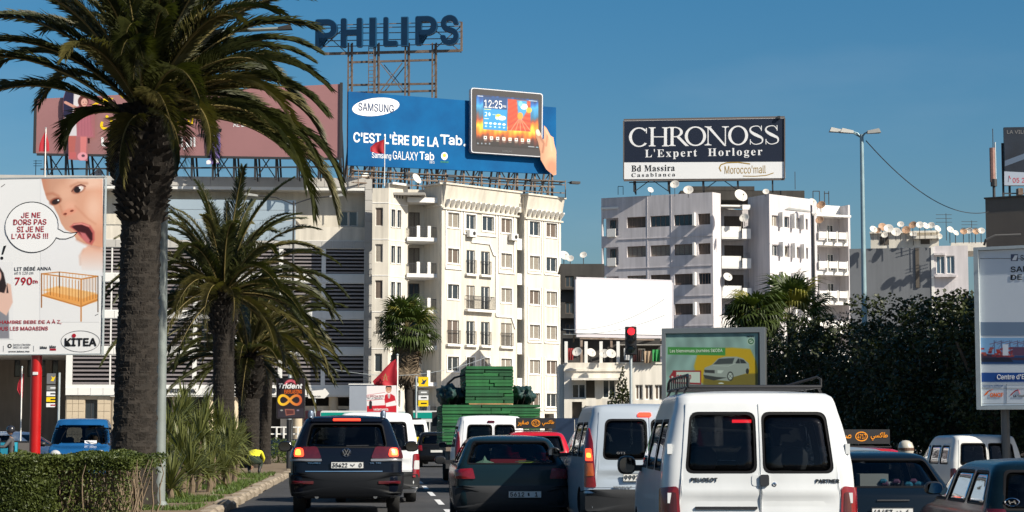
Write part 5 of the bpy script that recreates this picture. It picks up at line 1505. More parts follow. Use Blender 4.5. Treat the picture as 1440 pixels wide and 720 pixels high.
B.rect(1378, 453, Bx1, 472, ink(105, 125, 148, 'slate_blue'), 'slate_band')
def port(X, Y):
 p = Pic(X, Y, (120, 165, 205)); p.p([(1378, 500), (1470, 500), (1470, 512), (1378, 512)], (28, 62, 108)); rng = random.Random(3)
 p.p([(1378, 497), (1406, 499), (1420, 506), (1470, 508), (1470, 503), (1378, 503)], (60, 40, 60)); p.p([(1380, 503), (1420, 503), (1425, 509), (1380, 509)], (22, 26, 48))
 for k in range(46):
  x, y = 1379 + rng.random() * 44, 488 + rng.random() * 12; c = rng.choice([(150, 40, 40), (175, 60, 50), (120, 35, 45), (150, 70, 60)]); p.p([(x, y), (x + 5, y), (x + 5, y + 2.4), (x, y + 2.4)], c, .5)
 for x0 in (1398, 1408, 1420, 1431, 1440): p.l([(x0, 479), (x0 + 1, 500)], 1.0, (75, 70, 100)); p.l([(x0 - 6, 484), (x0 + 10, 480)], .9, (110, 80, 100)); p.l([(x0 - 4, 490), (x0 + 3, 479)], .6, (80, 80, 110))
 p.p([(1410, 484), (1418, 484), (1418, 500), (1410, 500)], (205, 212, 222), 1); p.p([(1424, 488), (1450, 488), (1450, 500), (1424, 500)], (90, 60, 85), 1)
 return p.c, None
B.paint(1378, 475, 1468, 512, 150, port, w=-.01, name='port_photo')
B.rect(1379, 524, Bx1, 537, ink(20, 70, 140, 'royal'), 'blue_band'); B.text("Centre d'Exp", 1402, 526.5, 1450, 535.5, I_white, .02, w=-.018)
for ln in ([(1380, 540), (Bx1, 540)], [(1380, 546), (Bx1, 546)], [(1380, 567.5), (Bx1, 567.5)], [(1416, 540), (1416, 567.5)], [(1380, 540), (1380, 567.5)]): B.line(ln, .5, I_grey)
B.text('Sponsor Officiel', 1381.5, 541.3, 1411, 545, I_blue, .0); B.text('ONCF', 1392, 552.5, 1411, 558.5, I_orange, .05)
for k in range(3): B.line([(1384 + k * 1.5, 556 - k * .5), (1388 + k * 1.5, 551 - k), (1394 + k, 548)], .8, I_orange)
B.text('LA TOUR', 1425, 555.5, 1441, 558.5, I_black, .03); B.line([(1421, 556), (1427, 550), (1432, 548), (1434, 554)], 1.3, I_red)
for px in (1405, 1490):
 a = MB(); a.tube([(FEx.u(px), .28, 0), (FEx.u(px), .28, zs(576))], .1, 10); a.on('post', m_fr, root, FEx)
a = MB(); a.tube([(FEx.u(1397), -.7, zs(370) + .35), (FEx.u(1400), -.75, zs(348) + .1), (FEx.u(1410), -.6, zs(336)), (FEx.u(1440), -.2, zs(334))], .03, 6); a.on('lamp_arm', M_iron, root, FEx)
# round-cornered black chewing-gum advert on a post
FTr = Fac(388, 72, 429, 72)
root = thing('post_sign', 'black advert panel with an orange infinity loop between palms and dark suv', 'sign', tuple(FTr.at(FTr.u(408), .1, 0)))
B = Board(FTr, root)
q = [FTr.uz(x, y) for x, y in rr([(388.5, 531.5), (388.5, 589), (428.5, 588.5), (428.5, 531.5)], 2.5)]
a = MB(); a.prism(q, 0, .18); a.on('panel', M_black, root, FTr)
def trid(X, Y):
 p = Pic(X, Y, (34, 24, 30)); p.put(m_ell(X, Y, 409, 542, 9.2, 8.5, soft=.15) * (Y < 541), (205, 90, 105)); p.put(m_ell(X, Y, 409, 543, 6.5, 6, soft=.2) * (Y < 541), (70, 30, 40))
 a0 = [(391 + 36 * (t), 562 + 0) for t in np.linspace(0, 1, 2)]
 pts = []
 for k in range(61):
  t = 2 * PI * k / 60
  d = 1 + math.sin(t) ** 2
  pts.append((407.5 + 15.5 * math.cos(t) / d * 1.0, 562.5 - 18 * math.sin(t) * math.cos(t) / d))
 for (x0, y0), (x1, y1) in zip(pts[:-1], pts[1:]):
  f = np.clip((x0 - 392) / 32, 0, 1); p.l([(x0, y0), (x1, y1)], 3.4, (245 - 50 * f, 205 - 120 * f, 40 + 10 * f), .8)
 p.p([(391, 575), (427, 574), (427, 587), (391, 587)], (44, 40, 50)); p.p([(400.5, 575), (414, 575.5), (414.5, 583), (402, 584.5)], (150, 92, 78), .8); p.p([(402, 576.5), (413, 577), (413, 582), (403, 583)], (84, 44, 44), .8); p.e(396, 577, 2, 1, (150, 150, 150)); p.e(419, 577, 2, 1, (120, 110, 130))
 return p.c, None
B.paint(390, 533, 427.5, 587.5, 110, trid, w=-.008, name='poster')
B.text('Trident', 391.5, 539, 425.5, 546.5, I_white, .05, shear=.2); B.text('EVERLASTING', 400, 548, 424.5, 553.5, I_orange, .02)
a = MB(); a.tube([(FTr.u(408), .1, 0), (FTr.u(408), .1, FTr.z(408, 590))], .09, 10); a.on('post', M_black, root, FTr)
# white arrow sign
FA1 = Fac(433, 88, 463, 88)
root = thing('direction_sign', 'white arrow shaped direction sign on a thin post above the dark suv', 'sign', tuple(FA1.at(FA1.u(444), 0.05, 0)))
q = [FA1.uz(x, y) for x, y in [(433.5, 560), (456.5, 560), (463, 553.5), (457, 546), (455, 547), (455, 548), (433.5, 550)]]
a = MB(); a.prism(q, 0, .04); a.on('panel', M_trim, root, FA1)
B = Board(FA1, root); B.text('la Marche Verte', 436, 556, 451, 558.6, I_grey, .02)
a = MB(); a.tube([(FA1.u(444), .08, 0), (FA1.u(444), .08, FA1.z(444, 552))], .04, 8); a.on('post', M_galv, root, FA1)
# red and white advert with a waiter
FSp = Fac(514, 66, 559, 66)
root = thing('post_sign', 'white and red advert board showing a man in a red waistcoat', 'sign', tuple(FSp.at(FSp.u(536), .1, 0)))
a = MB(); q = [FSp.uz(x, y) for x, y in [(515.5, 580.5), (558.5, 580.5), (557, 542), (515.5, 543)]]; a.prism(q, 0, .15); a.on('panel', M_pwhite, root, FSp)
B = Board(FSp, root)
def waiter(X, Y):
 p = Pic(X, Y, (232, 226, 226)); red = (196, 28, 44)
 p.p([(515, 571), (558, 569), (558, 581), (515, 581)], red, 1)
 p.p([(540, 557), (545, 553.5), (549, 553.5), (555, 557), (557, 566), (555, 571), (542, 571), (541, 564)], (190, 30, 44), 1); p.p([(545, 553), (549, 553), (548, 560), (546, 560)], (240, 238, 238), .6); p.l([(547, 555), (547, 559)], .9, (40, 30, 34))
 p.p([(542, 567), (556, 563), (558, 570), (543, 572)], (235, 232, 232), 1); p.e(546.5, 547.5, 4.0, 5.2, (196, 142, 116), soft=.2); p.p([(542.3, 547), (542.8, 542.5), (546.5, 541), (550.5, 543), (550.8, 547), (549.5, 544.6), (544, 544.5)], (38, 26, 24), .6)
 p.l([(544.4, 547), (545.4, 547)], .6, (50, 30, 28)); p.l([(548, 547), (549, 547)], .6, (50, 30, 28)); p.l([(545.5, 550.3), (548, 550.3)], .6, (235, 225, 220))
 p.p([(519, 565), (521, 562.5), (523, 565), (523, 575), (519, 575)], (38, 30, 34), .6); p.p([(520.5, 558), (521.7, 558), (521.7, 564), (520.5, 564)], (38, 30, 34), .5)
 p.p([(514, 556), (541, 552), (541, 561), (514, 563.5)], (240, 238, 238), .6); p.l([(514, 563.7), (541, 561)], .6, (190, 60, 70)); p.l([(514, 556), (541, 552)], .5, (190, 60, 70))
 return p.c, None
B.paint(516, 542.5, 557.5, 580.5, 130, waiter, w=-.008, name='poster')
B.text('LE SPÉCIALISTE', 515.5, 555, 540, 558.8, I_red, .02); B.text('DE LA CRAVATE', 517, 559.2, 538, 561.6, I_grey, .01); B.text('vetements', 525, 574, 546, 577.5, I_white, .03)
a = MB(); a.tube([(FSp.u(536), .1, 0), (FSp.u(536), .1, FSp.z(536, 580.5))], .08, 10); a.on('post', M_galv, root, FSp)
# stacks of small direction plates on poles
def plate_stack(x0, x1, pole, d, plates, label, ybot):
 F_ = Fac(x0, d, x1, d)
 root = thing('plate_signpost', label, 'sign', tuple(F_.at(F_.u(pole), .05, 0)))
 a = MB(); a.tube([(F_.u(pole), .08, 0), (F_.u(pole), .08, F_.z(pole, plates[0][0] - 1))], .05, 8); a.on('post', M_galv, root, F_)
 for ya, yb, m, kind in plates:
  a = MB(); a.box(F_.u(x0), F_.u(x1), 0, .04, F_.z(x0, yb), F_.z(x0, ya)); a.on('plate', m, root, F_)
  Bq = Board(F_, root); cx, cy = (x0 + x1) / 2, (ya + yb) / 2; w_ = (x1 - x0)
  if kind == 'bird': Bq.poly([(cx - w_ * .3, cy + 3), (cx + w_ * .05, cy + 3.6), (cx + w_ * .32, cy - 3.5), (cx + .3, cy - 1.5), (cx - w_ * .2, cy - 4), (cx - w_ * .1, cy)], I_yel if m is not I_yel else I_dblue, 'emblem')
  elif kind: Bq.rect(x0 + w_ * .2, cy - .9, x1 - w_ * .2, cy + .9, kind, 'lettering_strip')
plate_stack(68.5, 80.5, 85.5, 84, [(525, 540, I_grey, 'bird'), (542, 549, ink(120, 120, 118, 'mid_grey'), I_white), (550.5, 557, I_white, I_black), (558.5, 565, I_yel, I_black), (567, 572.5, I_white, I_red)], 'slim stack of yellow and white direction plates left of the blue van', 600)
plate_stack(589, 603, 586, 98, [(530, 543.5, I_yel, 'bird'), (548.5, 555, ink(120, 120, 118, 'mid_grey'), I_white), (556, 562.5, I_white, I_black), (563, 571.5, I_yel, I_black)], 'stack of yellow and grey direction plates right of the fan palm', 600)
# ------------------------------------------------------------------ vegetation
M_bark = mat('palm_bark', (.026, .020, .015), .95, var=.6, scale=6, bump=.8, bscale=30, col2=(.014, .011, .008))
M_boot = mat('palm_boots', (.024, .018, .013), .95, var=.5, scale=8, bump=.6, bscale=40)
def leafm(name, c, c2, tr=.18):
 m = mat(name, c, .5, var=.3, scale=1.3, col2=c2, spec=.3)
 nt = m.node_tree
 b = nt.nodes['Principled BSDF']
 t = nt.nodes.new('ShaderNodeBsdfTranslucent')
 ms = nt.nodes.new('ShaderNodeMixShader'); ms.inputs[0].default_value = tr
 t.inputs['Color'].default_value = (c[0] * 1.3, c[1] * 1.5, c[2] * .6, 1)
 nt.links.new(b.outputs[0], ms.inputs[1]); nt.links.new(t.outputs[0], ms.inputs[2]); nt.links.new(ms.outputs[0], nt.nodes['Material Output'].inputs['Surface'])
 return m
M_frond = leafm('palm_leaflet', (.055, .058, .014), (.016, .022, .006))
M_frond2 = leafm('palm_leaflet_dry', (.13, .11, .035), (.05, .05, .015))
M_rachis = mat('frond_rib', (.22, .17, .06), .6, var=.3, scale=2)
M_dead = mat('dead_fan', (.17, .125, .08), .9, var=.4, scale=4)
M_fan = leafm('fan_leaf', (.07, .095, .022), (.035, .055, .012))
M_fan2 = leafm('fan_leaf_yellow', (.24, .21, .05), (.10, .11, .02))
M_ficus = leafm('ficus_leaf', (.040, .050, .010), (.008, .013, .004), .05)
M_hedge = leafm('hedge_leaf', (.085, .105, .022), (.030, .044, .010), .12)
M_sword = leafm('sword_leaf', (.155, .16, .05), (.06, .075, .02), .12)
M_branch = mat('bark_brown', (.09, .065, .045), .95, var=.4, scale=6)
def frond_mesh(L, e0, droop, seed, ll=.5, n=150, m=M_frond, twist=.0, lw=.04):
 """pinnate leaf: rib along +x rising at e0 and arching over, leaflets both sides"""
 rg = random.Random(seed)
 pts = []; x = z = 0.0; e = e0
 N = 26
 ds = L / N
 for i in range(N + 1):
  pts.append(Vector((x, 0, z)))
  t = i / N
  x += math.cos(e) * ds; z += math.sin(e) * ds
  e -= droop * (0.35 + 1.5 * t) / N
 a = MB()
 a.cur = 1
 a.tube(pts, [.028 * (1 - .88 * i / N) + .004 for i in range(N + 1)], 4, cap=False)
 a.cur = 0
 for k in range(n):
  t = .06 + .94 * (k + .5) / n
  f = t * N; i = min(int(f), N - 1); g = f - i
  p = pts[i].lerp(pts[i + 1], g)
  d = (pts[i + 1] - pts[i]).normalized()
  up = Vector((-d.z, 0, d.x))
  prof = min(1, (t - .02) * 5) * (1 - max(0, t - .55) * 1.25)
  for s in (-1, 1):
   if rg.random() < .03: continue
   l = ll * prof * rg.uniform(.82, 1.12)
   ang = R(rg.uniform(38, 56)) * (1 - .45 * t)
   side = Vector((0, s, 0))
   v = (d * math.cos(ang) + side * math.sin(ang) * .86 + up * (math.sin(ang) * rg.uniform(.22, .62))).normalized()
   w = d.cross(v).normalized().cross(v) * lw * .5
   w = (d * .5 + up * .5).normalized() * lw * .5
   mid = p + v * l * .5 + Vector((0, 0, -.02 * l))
   tip = p + v * l + Vector((0, 0, -.22 * l * rg.uniform(.5, 1.4)))
   vs = [tuple(p - w * .6), tuple(p + w * .6), tuple(mid + w), tuple(mid - w), tuple(tip)]
   a.add(vs, [(0, 1, 2, 3), (3, 2, 4)])
 return a.mesh('frond', [m, M_rachis])
def palm(name, label, base, top, r0, r1, L, nf, kinds, group, seed, boots=True, bulge=1.35, ll=.5, fr_scale=1.0, rmul=None, dry=.25, emin=-65, extra=False):
 rg = random.Random(seed)
 root = thing(name, label, 'palm tree', tuple(base), 0, group)
 b, t = Vector((0, 0, 0)), Vector(top) - Vector(base)
 a = MB()
 H = t.z; n = int(H / .12); m = 22
 vs = []; fs = []
 hb = 1.55 if extra else 1.25 * r1 / .4
 for i in range(n + 1):
  f = i / n; c = t * f
  c = Vector((c.x * (f ** .3 if f > 0 else 0), c.y, c.z))
  c = t * f
  r = r0 + (r1 - r0) * f
  r *= 1 + .18 * math.exp(-f * 14)
  z = H - c.z
  if boots and z < hb * 1.6: r *= 1 + (bulge - 1) * math.exp(-((z - hb * .5) / (hb * .42)) ** 2)
  for k in range(m):
   th = 2 * PI * k / m
   rr_ = r * (1 + .05 * math.sin(i * 2.4 + k * 1.7) + rg.uniform(-.03, .03)) * (1.035 if i % 2 else .985)
   vs.append((c.x + rr_ * math.cos(th), c.y + rr_ * math.sin(th), c.z))
 for i in range(n):
  for k in range(m): fs.append((i * m + k, i * m + (k + 1) % m, (i + 1) * m + (k + 1) % m, (i + 1) * m + k))
 a.add(vs, fs); a.build('trunk', M_bark, root, smooth=False)
 # old leaf bases: a spiral of wedges
 a = MB()
 zc = 0; k = 0
 step = .075 if extra else .12
 while zc < H - .05:
  f = zc / H; r = r0 + (r1 - r0) * f; z = H - zc
  big = z < hb * 1.3
  if boots and z < hb * 1.6: r *= 1 + (bulge - 1) * math.exp(-((z - hb * .5) / (hb * .42)) ** 2)
  m_ = 19 if extra and not big else 13
  for j in range(m_):
   th = 2 * PI * (j + (k % 2) * .5) / m_ + rg.uniform(-.05, .05)
   wd = 2 * PI * r / m_ * .48; h = step * rg.uniform(.8, 1.2) * (1.5 if big else 1.0); pr = (rg.uniform(.08, .24) if big else rg.uniform(.012, .04)) * (r1 / .4)
   c = t * f; ct, st_ = math.cos(th), math.sin(th)
   def q(u, o, zz): return (c.x + (r * .97 + o) * ct - u * st_, c.y + (r * .97 + o) * st_ + u * ct, c.z + zz)
   a.add([q(-wd, 0, -h * .5), q(wd, 0, -h * .5), q(wd * .6, pr, h * .5), q(-wd * .6, pr, h * .5), q(-wd, 0, h * .6), q(wd, 0, h * .6)],
     [(0, 1, 2, 3), (3, 2, 5, 4), (0, 3, 4), (1, 5, 2)])
  zc += step; k += 1
 o = a.build('leaf_scars', M_boot, root); tag(o, kind='stuff')
 ms = []
 for i, (e0, dr) in enumerate(kinds):
  ms.append((e0, frond_mesh(L, R(e0), R(dr), seed * 10 + i, ll, int(150 * fr_scale), M_frond), frond_mesh(L * .93, R(e0), R(dr * 1.15), seed * 20 + i, ll * .95, int(150 * fr_scale), M_frond2)))
 crown = empty('crown', tuple(t), 0, root)
 for k in range(nf):
  f = (k + .5) / nf
  i = min(len(ms) - 1, int(f * len(ms)))
  az = k * 2.39996 + rg.uniform(-.2, .2)
  if extra and f > .6 and math.cos(az) < -.1: continue
  me = ms[i][2] if rg.random() < dry else ms[i][1]
  s = rg.uniform(.86, 1.07) * (.8 if f < .12 else 1)
  rc = .10 + .16 * f
  place('frond', me, crown, (math.cos(az) * rc * r1 / .4, math.sin(az) * rc * r1 / .4, -.12 * f * r1 / .4), (rg.uniform(-.22, .22), rg.uniform(-.10, .10), az), (s, s, s))
 if extra:      # long lower fronds arching out to the right, a few hanging ones
  for az, e0, L_ in ((-8, 12, 3.9), (10, 6, 3.9), (-30, 10, 3.9), (28, 14, 3.9), (-16, 2, 3.8), (172, 30, 3.9), (200, 38, 4.0), (-95, -10, 1.9), (-140, 10, 1.5), (-60, 0, 2.0)):
   place('frond', frond_mesh(L_, R(e0), R(86), int(az) + 400, ll, 150, M_frond2 if az in (-95, 10) else M_frond), crown, (.25 * math.cos(R(az)), .25 * math.sin(R(az)), -.2), (0, 0, R(az)))
 return root
KK = [(85, 25), (77, 45), (68, 60), (58, 70), (47, 76), (36, 80), (25, 78), (14, 70), (3, 62), (-14, 50)]
G = 'date palms along the median'
t1 = P(206, 150, 34.6)
palm('date_palm', 'biggest and nearest date palm with a thick dark trunk beside the hedge', (P(187, 640, 34.6).x, 34.6, .1), (P(204, 150, 34.6).x, 34.6, t1.z), .375, .31, 3.5, 110, KK[:-2], G, 14, bulge=1.75, ll=.60, dry=.2, extra=True, fr_scale=1.25)
palm('date_palm', 'second date palm, slimmer, its crown arching over the louvred building', (P(316, 600, 60).x, 60, .1), (P(314, 415, 60).x, 60, ZZ(410, 60)), .31, .31, 3.9, 74, KK, G, 5, ll=.56, fr_scale=1.1, bulge=1.3)
palm('date_palm', 'third date palm with a swollen grey trunk top behind the crouching man', (P(352, 600, 74).x, 74, .1), (P(349, 510, 74).x, 74, ZZ(497, 74)), .33, .42, 3.6, 60, KK, G, 8, ll=.56, fr_scale=1.0, bulge=1.15, dry=.45)
palm('date_palm', 'farthest thin date palm just left of the black gum advert', (P(372, 600, 82).x, 82, .1), (P(376, 490, 82).x, 82, ZZ(478, 82)), .24, .24, 3.6, 60, KK, G, 9, ll=.56, fr_scale=1.0, bulge=1.3, dry=.5)
def fan_mesh(r, seed, m, droop=.35, pet=.8, blades=26):
 rg = random.Random(seed)
 a = MB(); a.cur = 1
 a.tube([(0, 0, 0), (pet * .5, 0, .03), (pet, 0, 0)], [.018, .014, .01], 4, cap=False)
 a.cur = 0
 for k in range(blades):
  th = R(-118 + 236 * k / (blades - 1)) + rg.uniform(-.03, .03)
  l = r * rg.uniform(.85, 1.05) * (1 - .15 * abs(th) / 2)
  d = Vector((math.cos(th), math.sin(th), 0)); n = Vector((-d.y, d.x, 0)) * r * .055
  c = Vector((pet, 0, 0))
  zf = .05 * (1 if k % 2 else -1) * r * .3
  p1 = c + d * l * .55 + Vector((0, 0, zf)); p2 = c + d * l * .8 + Vector((0, 0, -droop * l * .22)); p3 = c + d * l * .93 + Vector((0, 0, -droop * l * rg.uniform(.5, 1.3)))
  a.add([tuple(c), tuple(p1 - n), tuple(p1 + n), tuple(p2 + n * .5), tuple(p2 - n * .5), tuple(p3)], [(0, 1, 2), (1, 4, 3, 2), (4, 5, 3)])
 return a.mesh('fan_leaf', [m, M_rachis])
def fan_palm(label, base, top, r, fr_, nf, seed, skirt=0, spread=(80, -50), petl=.8, group='fan palms'):
 rg = random.Random(seed)
 root = thing('fan_palm', label, 'palm tree', tuple(base), 0, group)
 t = Vector(top) - Vector(base)
 a = MB(); n = 24
 a.tube([t * (i / n) for i in range(n + 1)], [r * (1 + .25 * math.exp(-i * .5) + rg.uniform(-.06, .06)) for i in range(n + 1)], 14)
 a.build('trunk', M_bark, root, smooth=True)
 crown = empty('crown', tuple(t), 0, root)
 ms = [fan_mesh(fr_, seed + i, M_fan if i < 4 else M_fan2, .25 + .12 * i, petl) for i in range(5)]
 for k in range(nf):
  f = (k + .5) / nf
  e = R(spread[0] + (spread[1] - spread[0]) * f)
  az = k * 2.39996 + rg.uniform(-.3, .3)
  place('fan_leaf', ms[rg.choice((0, 1, 2, 3)) if rg.random() < .88 else 4], crown, (0, 0, -.1 * f), (rg.uniform(-.4, .4), -e, az), (rg.uniform(.85, 1.1),) * 3)
 if skirt:
  dm = [fan_mesh(fr_, seed + 50 + i, M_dead, .9, petl * .9, 16) for i in range(3)]
  for k in range(skirt):
   az = k * 2.39996
   place('dead_leaf', rg.choice(dm), crown, (math.cos(az) * r, math.sin(az) * r, -.3 - 1.7 * k / skirt), (rg.uniform(-.5, .5), R(rg.uniform(62, 80)), az), (rg.uniform(.55, .9),) * 3)
 return root
fan_palm('fan palm with a skirt of dead leaves in front of the white apartment block', (P(578, 600, 108).x, 108, 0), (P(571, 460, 108).x, 108, ZZ(462, 108)), .22, 1.10, 46, 21, skirt=70, spread=(82, -42), petl=1.0)
fan_palm('broad fan palm with yellow leaves rising behind the right hand trees', (P(1118, 600, 100).x, 100, 0), (P(1112, 440, 100).x, 100, ZZ(446, 100)), .22, 1.25, 26, 31, spread=(82, -10), petl=1.35)
fan_palm('dark drooping fan palm at the left end of the right hand trees', (P(1062, 600, 98).x, 98, 0), (P(1064, 440, 98).x, 98, ZZ(442, 98)), .22, 1.2, 36, 41, spread=(55, -50), petl=.75)
# ---- leafy crowns built from thousands of small faces
def leaf_cloud(name, m, blobs, dens, size, seed, parent, vis=None, kind=None):
 rg = np.random.default_rng(seed)
 C_ = []
 for (cx, cy, cz, rx, ry, rz) in blobs:
  n = int(dens * (rx * ry + rx * rz + ry * rz) / 3)
  v = rg.normal(size=(n, 3)); v /= np.linalg.norm(v, axis=1)[:, None]
  rad = 1 - rg.exponential(.10, n)
  rad = np.clip(rad, .35, 1.08)
  lump = 1 + .16 * np.sin(v[:, 0] * 5 + seed) * np.cos(v[:, 2] * 6 + cx) + .10 * np.sin(v[:, 1] * 9 + cy)
  C_.append(np.array([cx, cy, cz]) + v * np.array([rx, ry, rz]) * (rad * lump)[:, None])
 c = np.vstack(C_); n = len(c)
 d = rg.normal(size=(n, 3)); d[:, 2] *= .6; d /= np.linalg.norm(d, axis=1)[:, None]
 e = rg.normal(size=(n, 3)); e -= d * (e * d).sum(1)[:, None]; e /= np.linalg.norm(e, axis=1)[:, None]
 s = size * rg.uniform(.6, 1.25, n)[:, None]
 v = np.empty((n, 4, 3)); v[:, 0] = c - d * s * .5; v[:, 1] = c + e * s * .3; v[:, 2] = c + d * s * .5; v[:, 3] = c - e * s * .3
 me = bpy.data.meshes.new(name)
 me.vertices.add(n * 4); me.vertices.foreach_set('co', v.astype(np.float32).ravel())
 me.loops.add(n * 4); me.loops.foreach_set('vertex_index', np.arange(n * 4, dtype=np.int32))
 me.polygons.add(n); me.polygons.foreach_set('loop_start', np.arange(0, n * 4, 4, dtype=np.int32))
 me.materials.append(m); me.update(calc_edges=True)
 return place(name, me, parent)
def ficus(label, x, y, H, rad, seed):
 rg = random.Random(seed)
 bz = SZ(y) + .1; H = H - bz
 root = thing('ficus_tree', label, 'tree', (x, y, bz), 0, 'dense dark trees right of the road')
 a = MB(); a.tube([(0, 0, 0), (.05, 0, 1.0), (0, .05, 2.2)], [.26, .2, .17], 10)
 a.build('trunk', M_branch, root, smooth=True)
 blobs = []
 for k in range(5):
  az = k * 1.26 + rg.random(); b = MB()
  b.tube([(0, 0, 1.7), (math.cos(az) * rad * .3, math.sin(az) * rad * .3, H * .5), (math.cos(az) * rad * .6, math.sin(az) * rad * .6, H * .72)], [.12, .08, .04], 7)
  b.build('limb', M_branch, root, smooth=True)
 for k in range(16):
  az = rg.uniform(0, 2 * PI); rr_ = rg.uniform(.15, .72) * rad; zz = rg.uniform(.22, .80) * H
  s = rg.uniform(.9, 1.5) * (1 - .25 * abs(zz / H - .55))
  blobs.append((math.cos(az) * rr_, math.sin(az) * rr_, zz, s, s, s * .8))
 for k in range(5):
  az = rg.uniform(0, 2 * PI); rr_ = rg.uniform(0, .6) * rad
  blobs.append((math.cos(az) * rr_, math.sin(az) * rr_, H * rg.uniform(.82, .93), rg.uniform(.5, .9), rg.uniform(.5, .9), rg.uniform(.35, .6)))
 blobs.append((0, 0, H * .5, rad * .72, rad * .72, H * .34))
 leaf_cloud('crown', M_ficus, blobs, 480, .17, seed, root)
 return root
fic = [('farthest rounded ficus behind the framed car advert', 1090, 100, 6.6), ('ficus behind the two fan palms at the far end of the row', 1128, 92, 6.9), ('ficus between the fan palms and the tall blue lamp post', 1172, 86, 6.9),
  ('ficus standing right at the foot of the tall blue lamp post', 1216, 80, 6.6), ('ficus in the middle of the dark row below the grey wall', 1258, 75, 7.0), ('ficus with a lighter lumpy top left of the exhibition panel', 1302, 70, 7.0), ('ficus nearest the exhibition panel, tallest of the row', 1346, 66, 6.9), ('ficus hidden mostly behind the white exhibition panel', 1402, 62, 7.2)]
tops = [445, 440, 428, 436, 410, 408, 404, 400]
for i, ((lb, px, d, H), ty) in enumerate(zip(fic, tops)):
 ficus(lb, LX(px, d), d, ZZ(ty, d), 2.35, 60 + i)
# second line of foliage filling the dark depth behind
hb = thing('tree_thicket', 'dark thicket of shrubs and low branches under and behind the ficus row', 'shrubs', (LX(1250, 84), 84, 0)); hb['kind'] = 'stuff'
bl = []
for k in range(34):
 px = 1085 + k * 12; d = 104 - (px - 1085) * .095
 bl.append((LX(px, d) - hb.location.x, d - 84, 1.4 + random.uniform(0, 1.6), 1.3, 1.0, 1.5))
leaf_cloud('foliage', M_ficus, bl, 420, .18, 99, hb)
# small cone conifer
def conifer(label, px, d, yt, w, seed):
 root = thing('conifer', label, 'tree', (LX(px, d), d, 0))
 H = ZZ(yt, d); a = MB(); a.tube([(0, 0, 0), (0, 0, H * .95)], [.12, .02], 8); a.build('trunk', M_branch, root)
 bl = [(0, 0, H * f, w * (1 - f) + .12, w * (1 - f) + .12, .5) for f in [i / 12 for i in range(2, 13)]]
 leaf_cloud('crown', M_ficus, bl, 900, .16, seed, root)
conifer('small dark cone shaped conifer in front of the terrace building', 876, 96, 529, 1.05, 5)
conifer('little dark bush beside the cone shaped conifer', 860, 97, 560, .7, 6)
# ---- hedge in front, with bare stems at its right end
hx0, hx1 = LX(-30, 31), LX(222, 32.6)
hed = thing('hedge', 'clipped green hedge with bare stems at its right end, lower left foreground', 'hedge', ((hx0 + hx1) / 2, 32, 0))
rg = np.random.default_rng(11)
n = 52000
w = hx1 - hx0
X = rg.uniform(-w / 2, w / 2, n); Y = rg.uniform(-1.6, 1.6, n)
top = 1.06 + .035 * np.sin(X * 3.1) + .03 * np.sin(X * 7.7 + Y * 3) + .025 * np.sin(Y * 9)
q = rg.random(n)
Zt = top - rg.exponential(.05, n)
Zs = rg.uniform(.15, 1.05, n)
istop = q < .40
Z = np.where(istop, Zt, Zs)
Yf = -1.6 + .08 * np.sin(X * 4) + rg.exponential(.07, n)
Y = np.where(istop, Y, np.where(rg.random(n) < .8, Yf, Y))
keep = istop | ~((X > w / 2 - 1.15) & (Z < .86)) | (rg.random(n) < .12)
X, Y, Z = X[keep], Y[keep], Z[keep]; n = len(X)
c = np.stack([X, Y, Z], 1)
d = rg.normal(size=(n, 3)); d[:, 2] += .35; d /= np.linalg.norm(d, axis=1)[:, None]
e = rg.normal(size=(n, 3)); e -= d * (e * d).sum(1)[:, None]; e /= np.linalg.norm(e, axis=1)[:, None]
s = .055 * rg.uniform(.6, 1.3, n)[:, None]
v = np.empty((n, 4, 3)); v[:, 0] = c - d * s * .5; v[:, 1] = c + e * s * .28; v[:, 2] = c + d * s * .6; v[:, 3] = c - e * s * .28
me = bpy.data.meshes.new('foliage'); me.vertices.add(n * 4); me.vertices.foreach_set('co', v.astype(np.float32).ravel()); me.loops.add(n * 4); me.loops.foreach_set('vertex_index', np.arange(n * 4, dtype=np.int32))
me.polygons.add(n); me.polygons.foreach_set('loop_start', np.arange(0, n * 4, 4, dtype=np.int32)); me.materials.append(M_hedge); me.update(calc_edges=True)
tag(place('foliage', me, hed), kind='stuff')
a = MB(); rs = random.Random(4)
for k in range(190):
 x = rs.uniform(-w / 2, w / 2) if k < 70 else rs.uniform(w / 2 - 1.5, w / 2 - .05); y = rs.uniform(-1.5, -.6) if k > 70 else rs.uniform(-1.2, 1.2)
 p = Vector((x, y, .05)); pts = [p]
 for j in range(4):
  p = p + Vector((rs.uniform(-.09, .09), rs.uniform(-.06, .06), .24)); pts.append(p)
 a.tube(pts, [.016, .013, .011, .008, .005], 4, cap=False)
tag(a.build('stems', mat('twig', (.19, .14, .09), .9, var=.4, scale=9), hed), kind='stuff')
a = MB(); a.box(-w / 2 + .1, w / 2 - 1.3, -1.25, 1.3, .1, .9); a.build('inner_growth', mat('hedge_core', (.012, .015, .006), 1.0), hed)
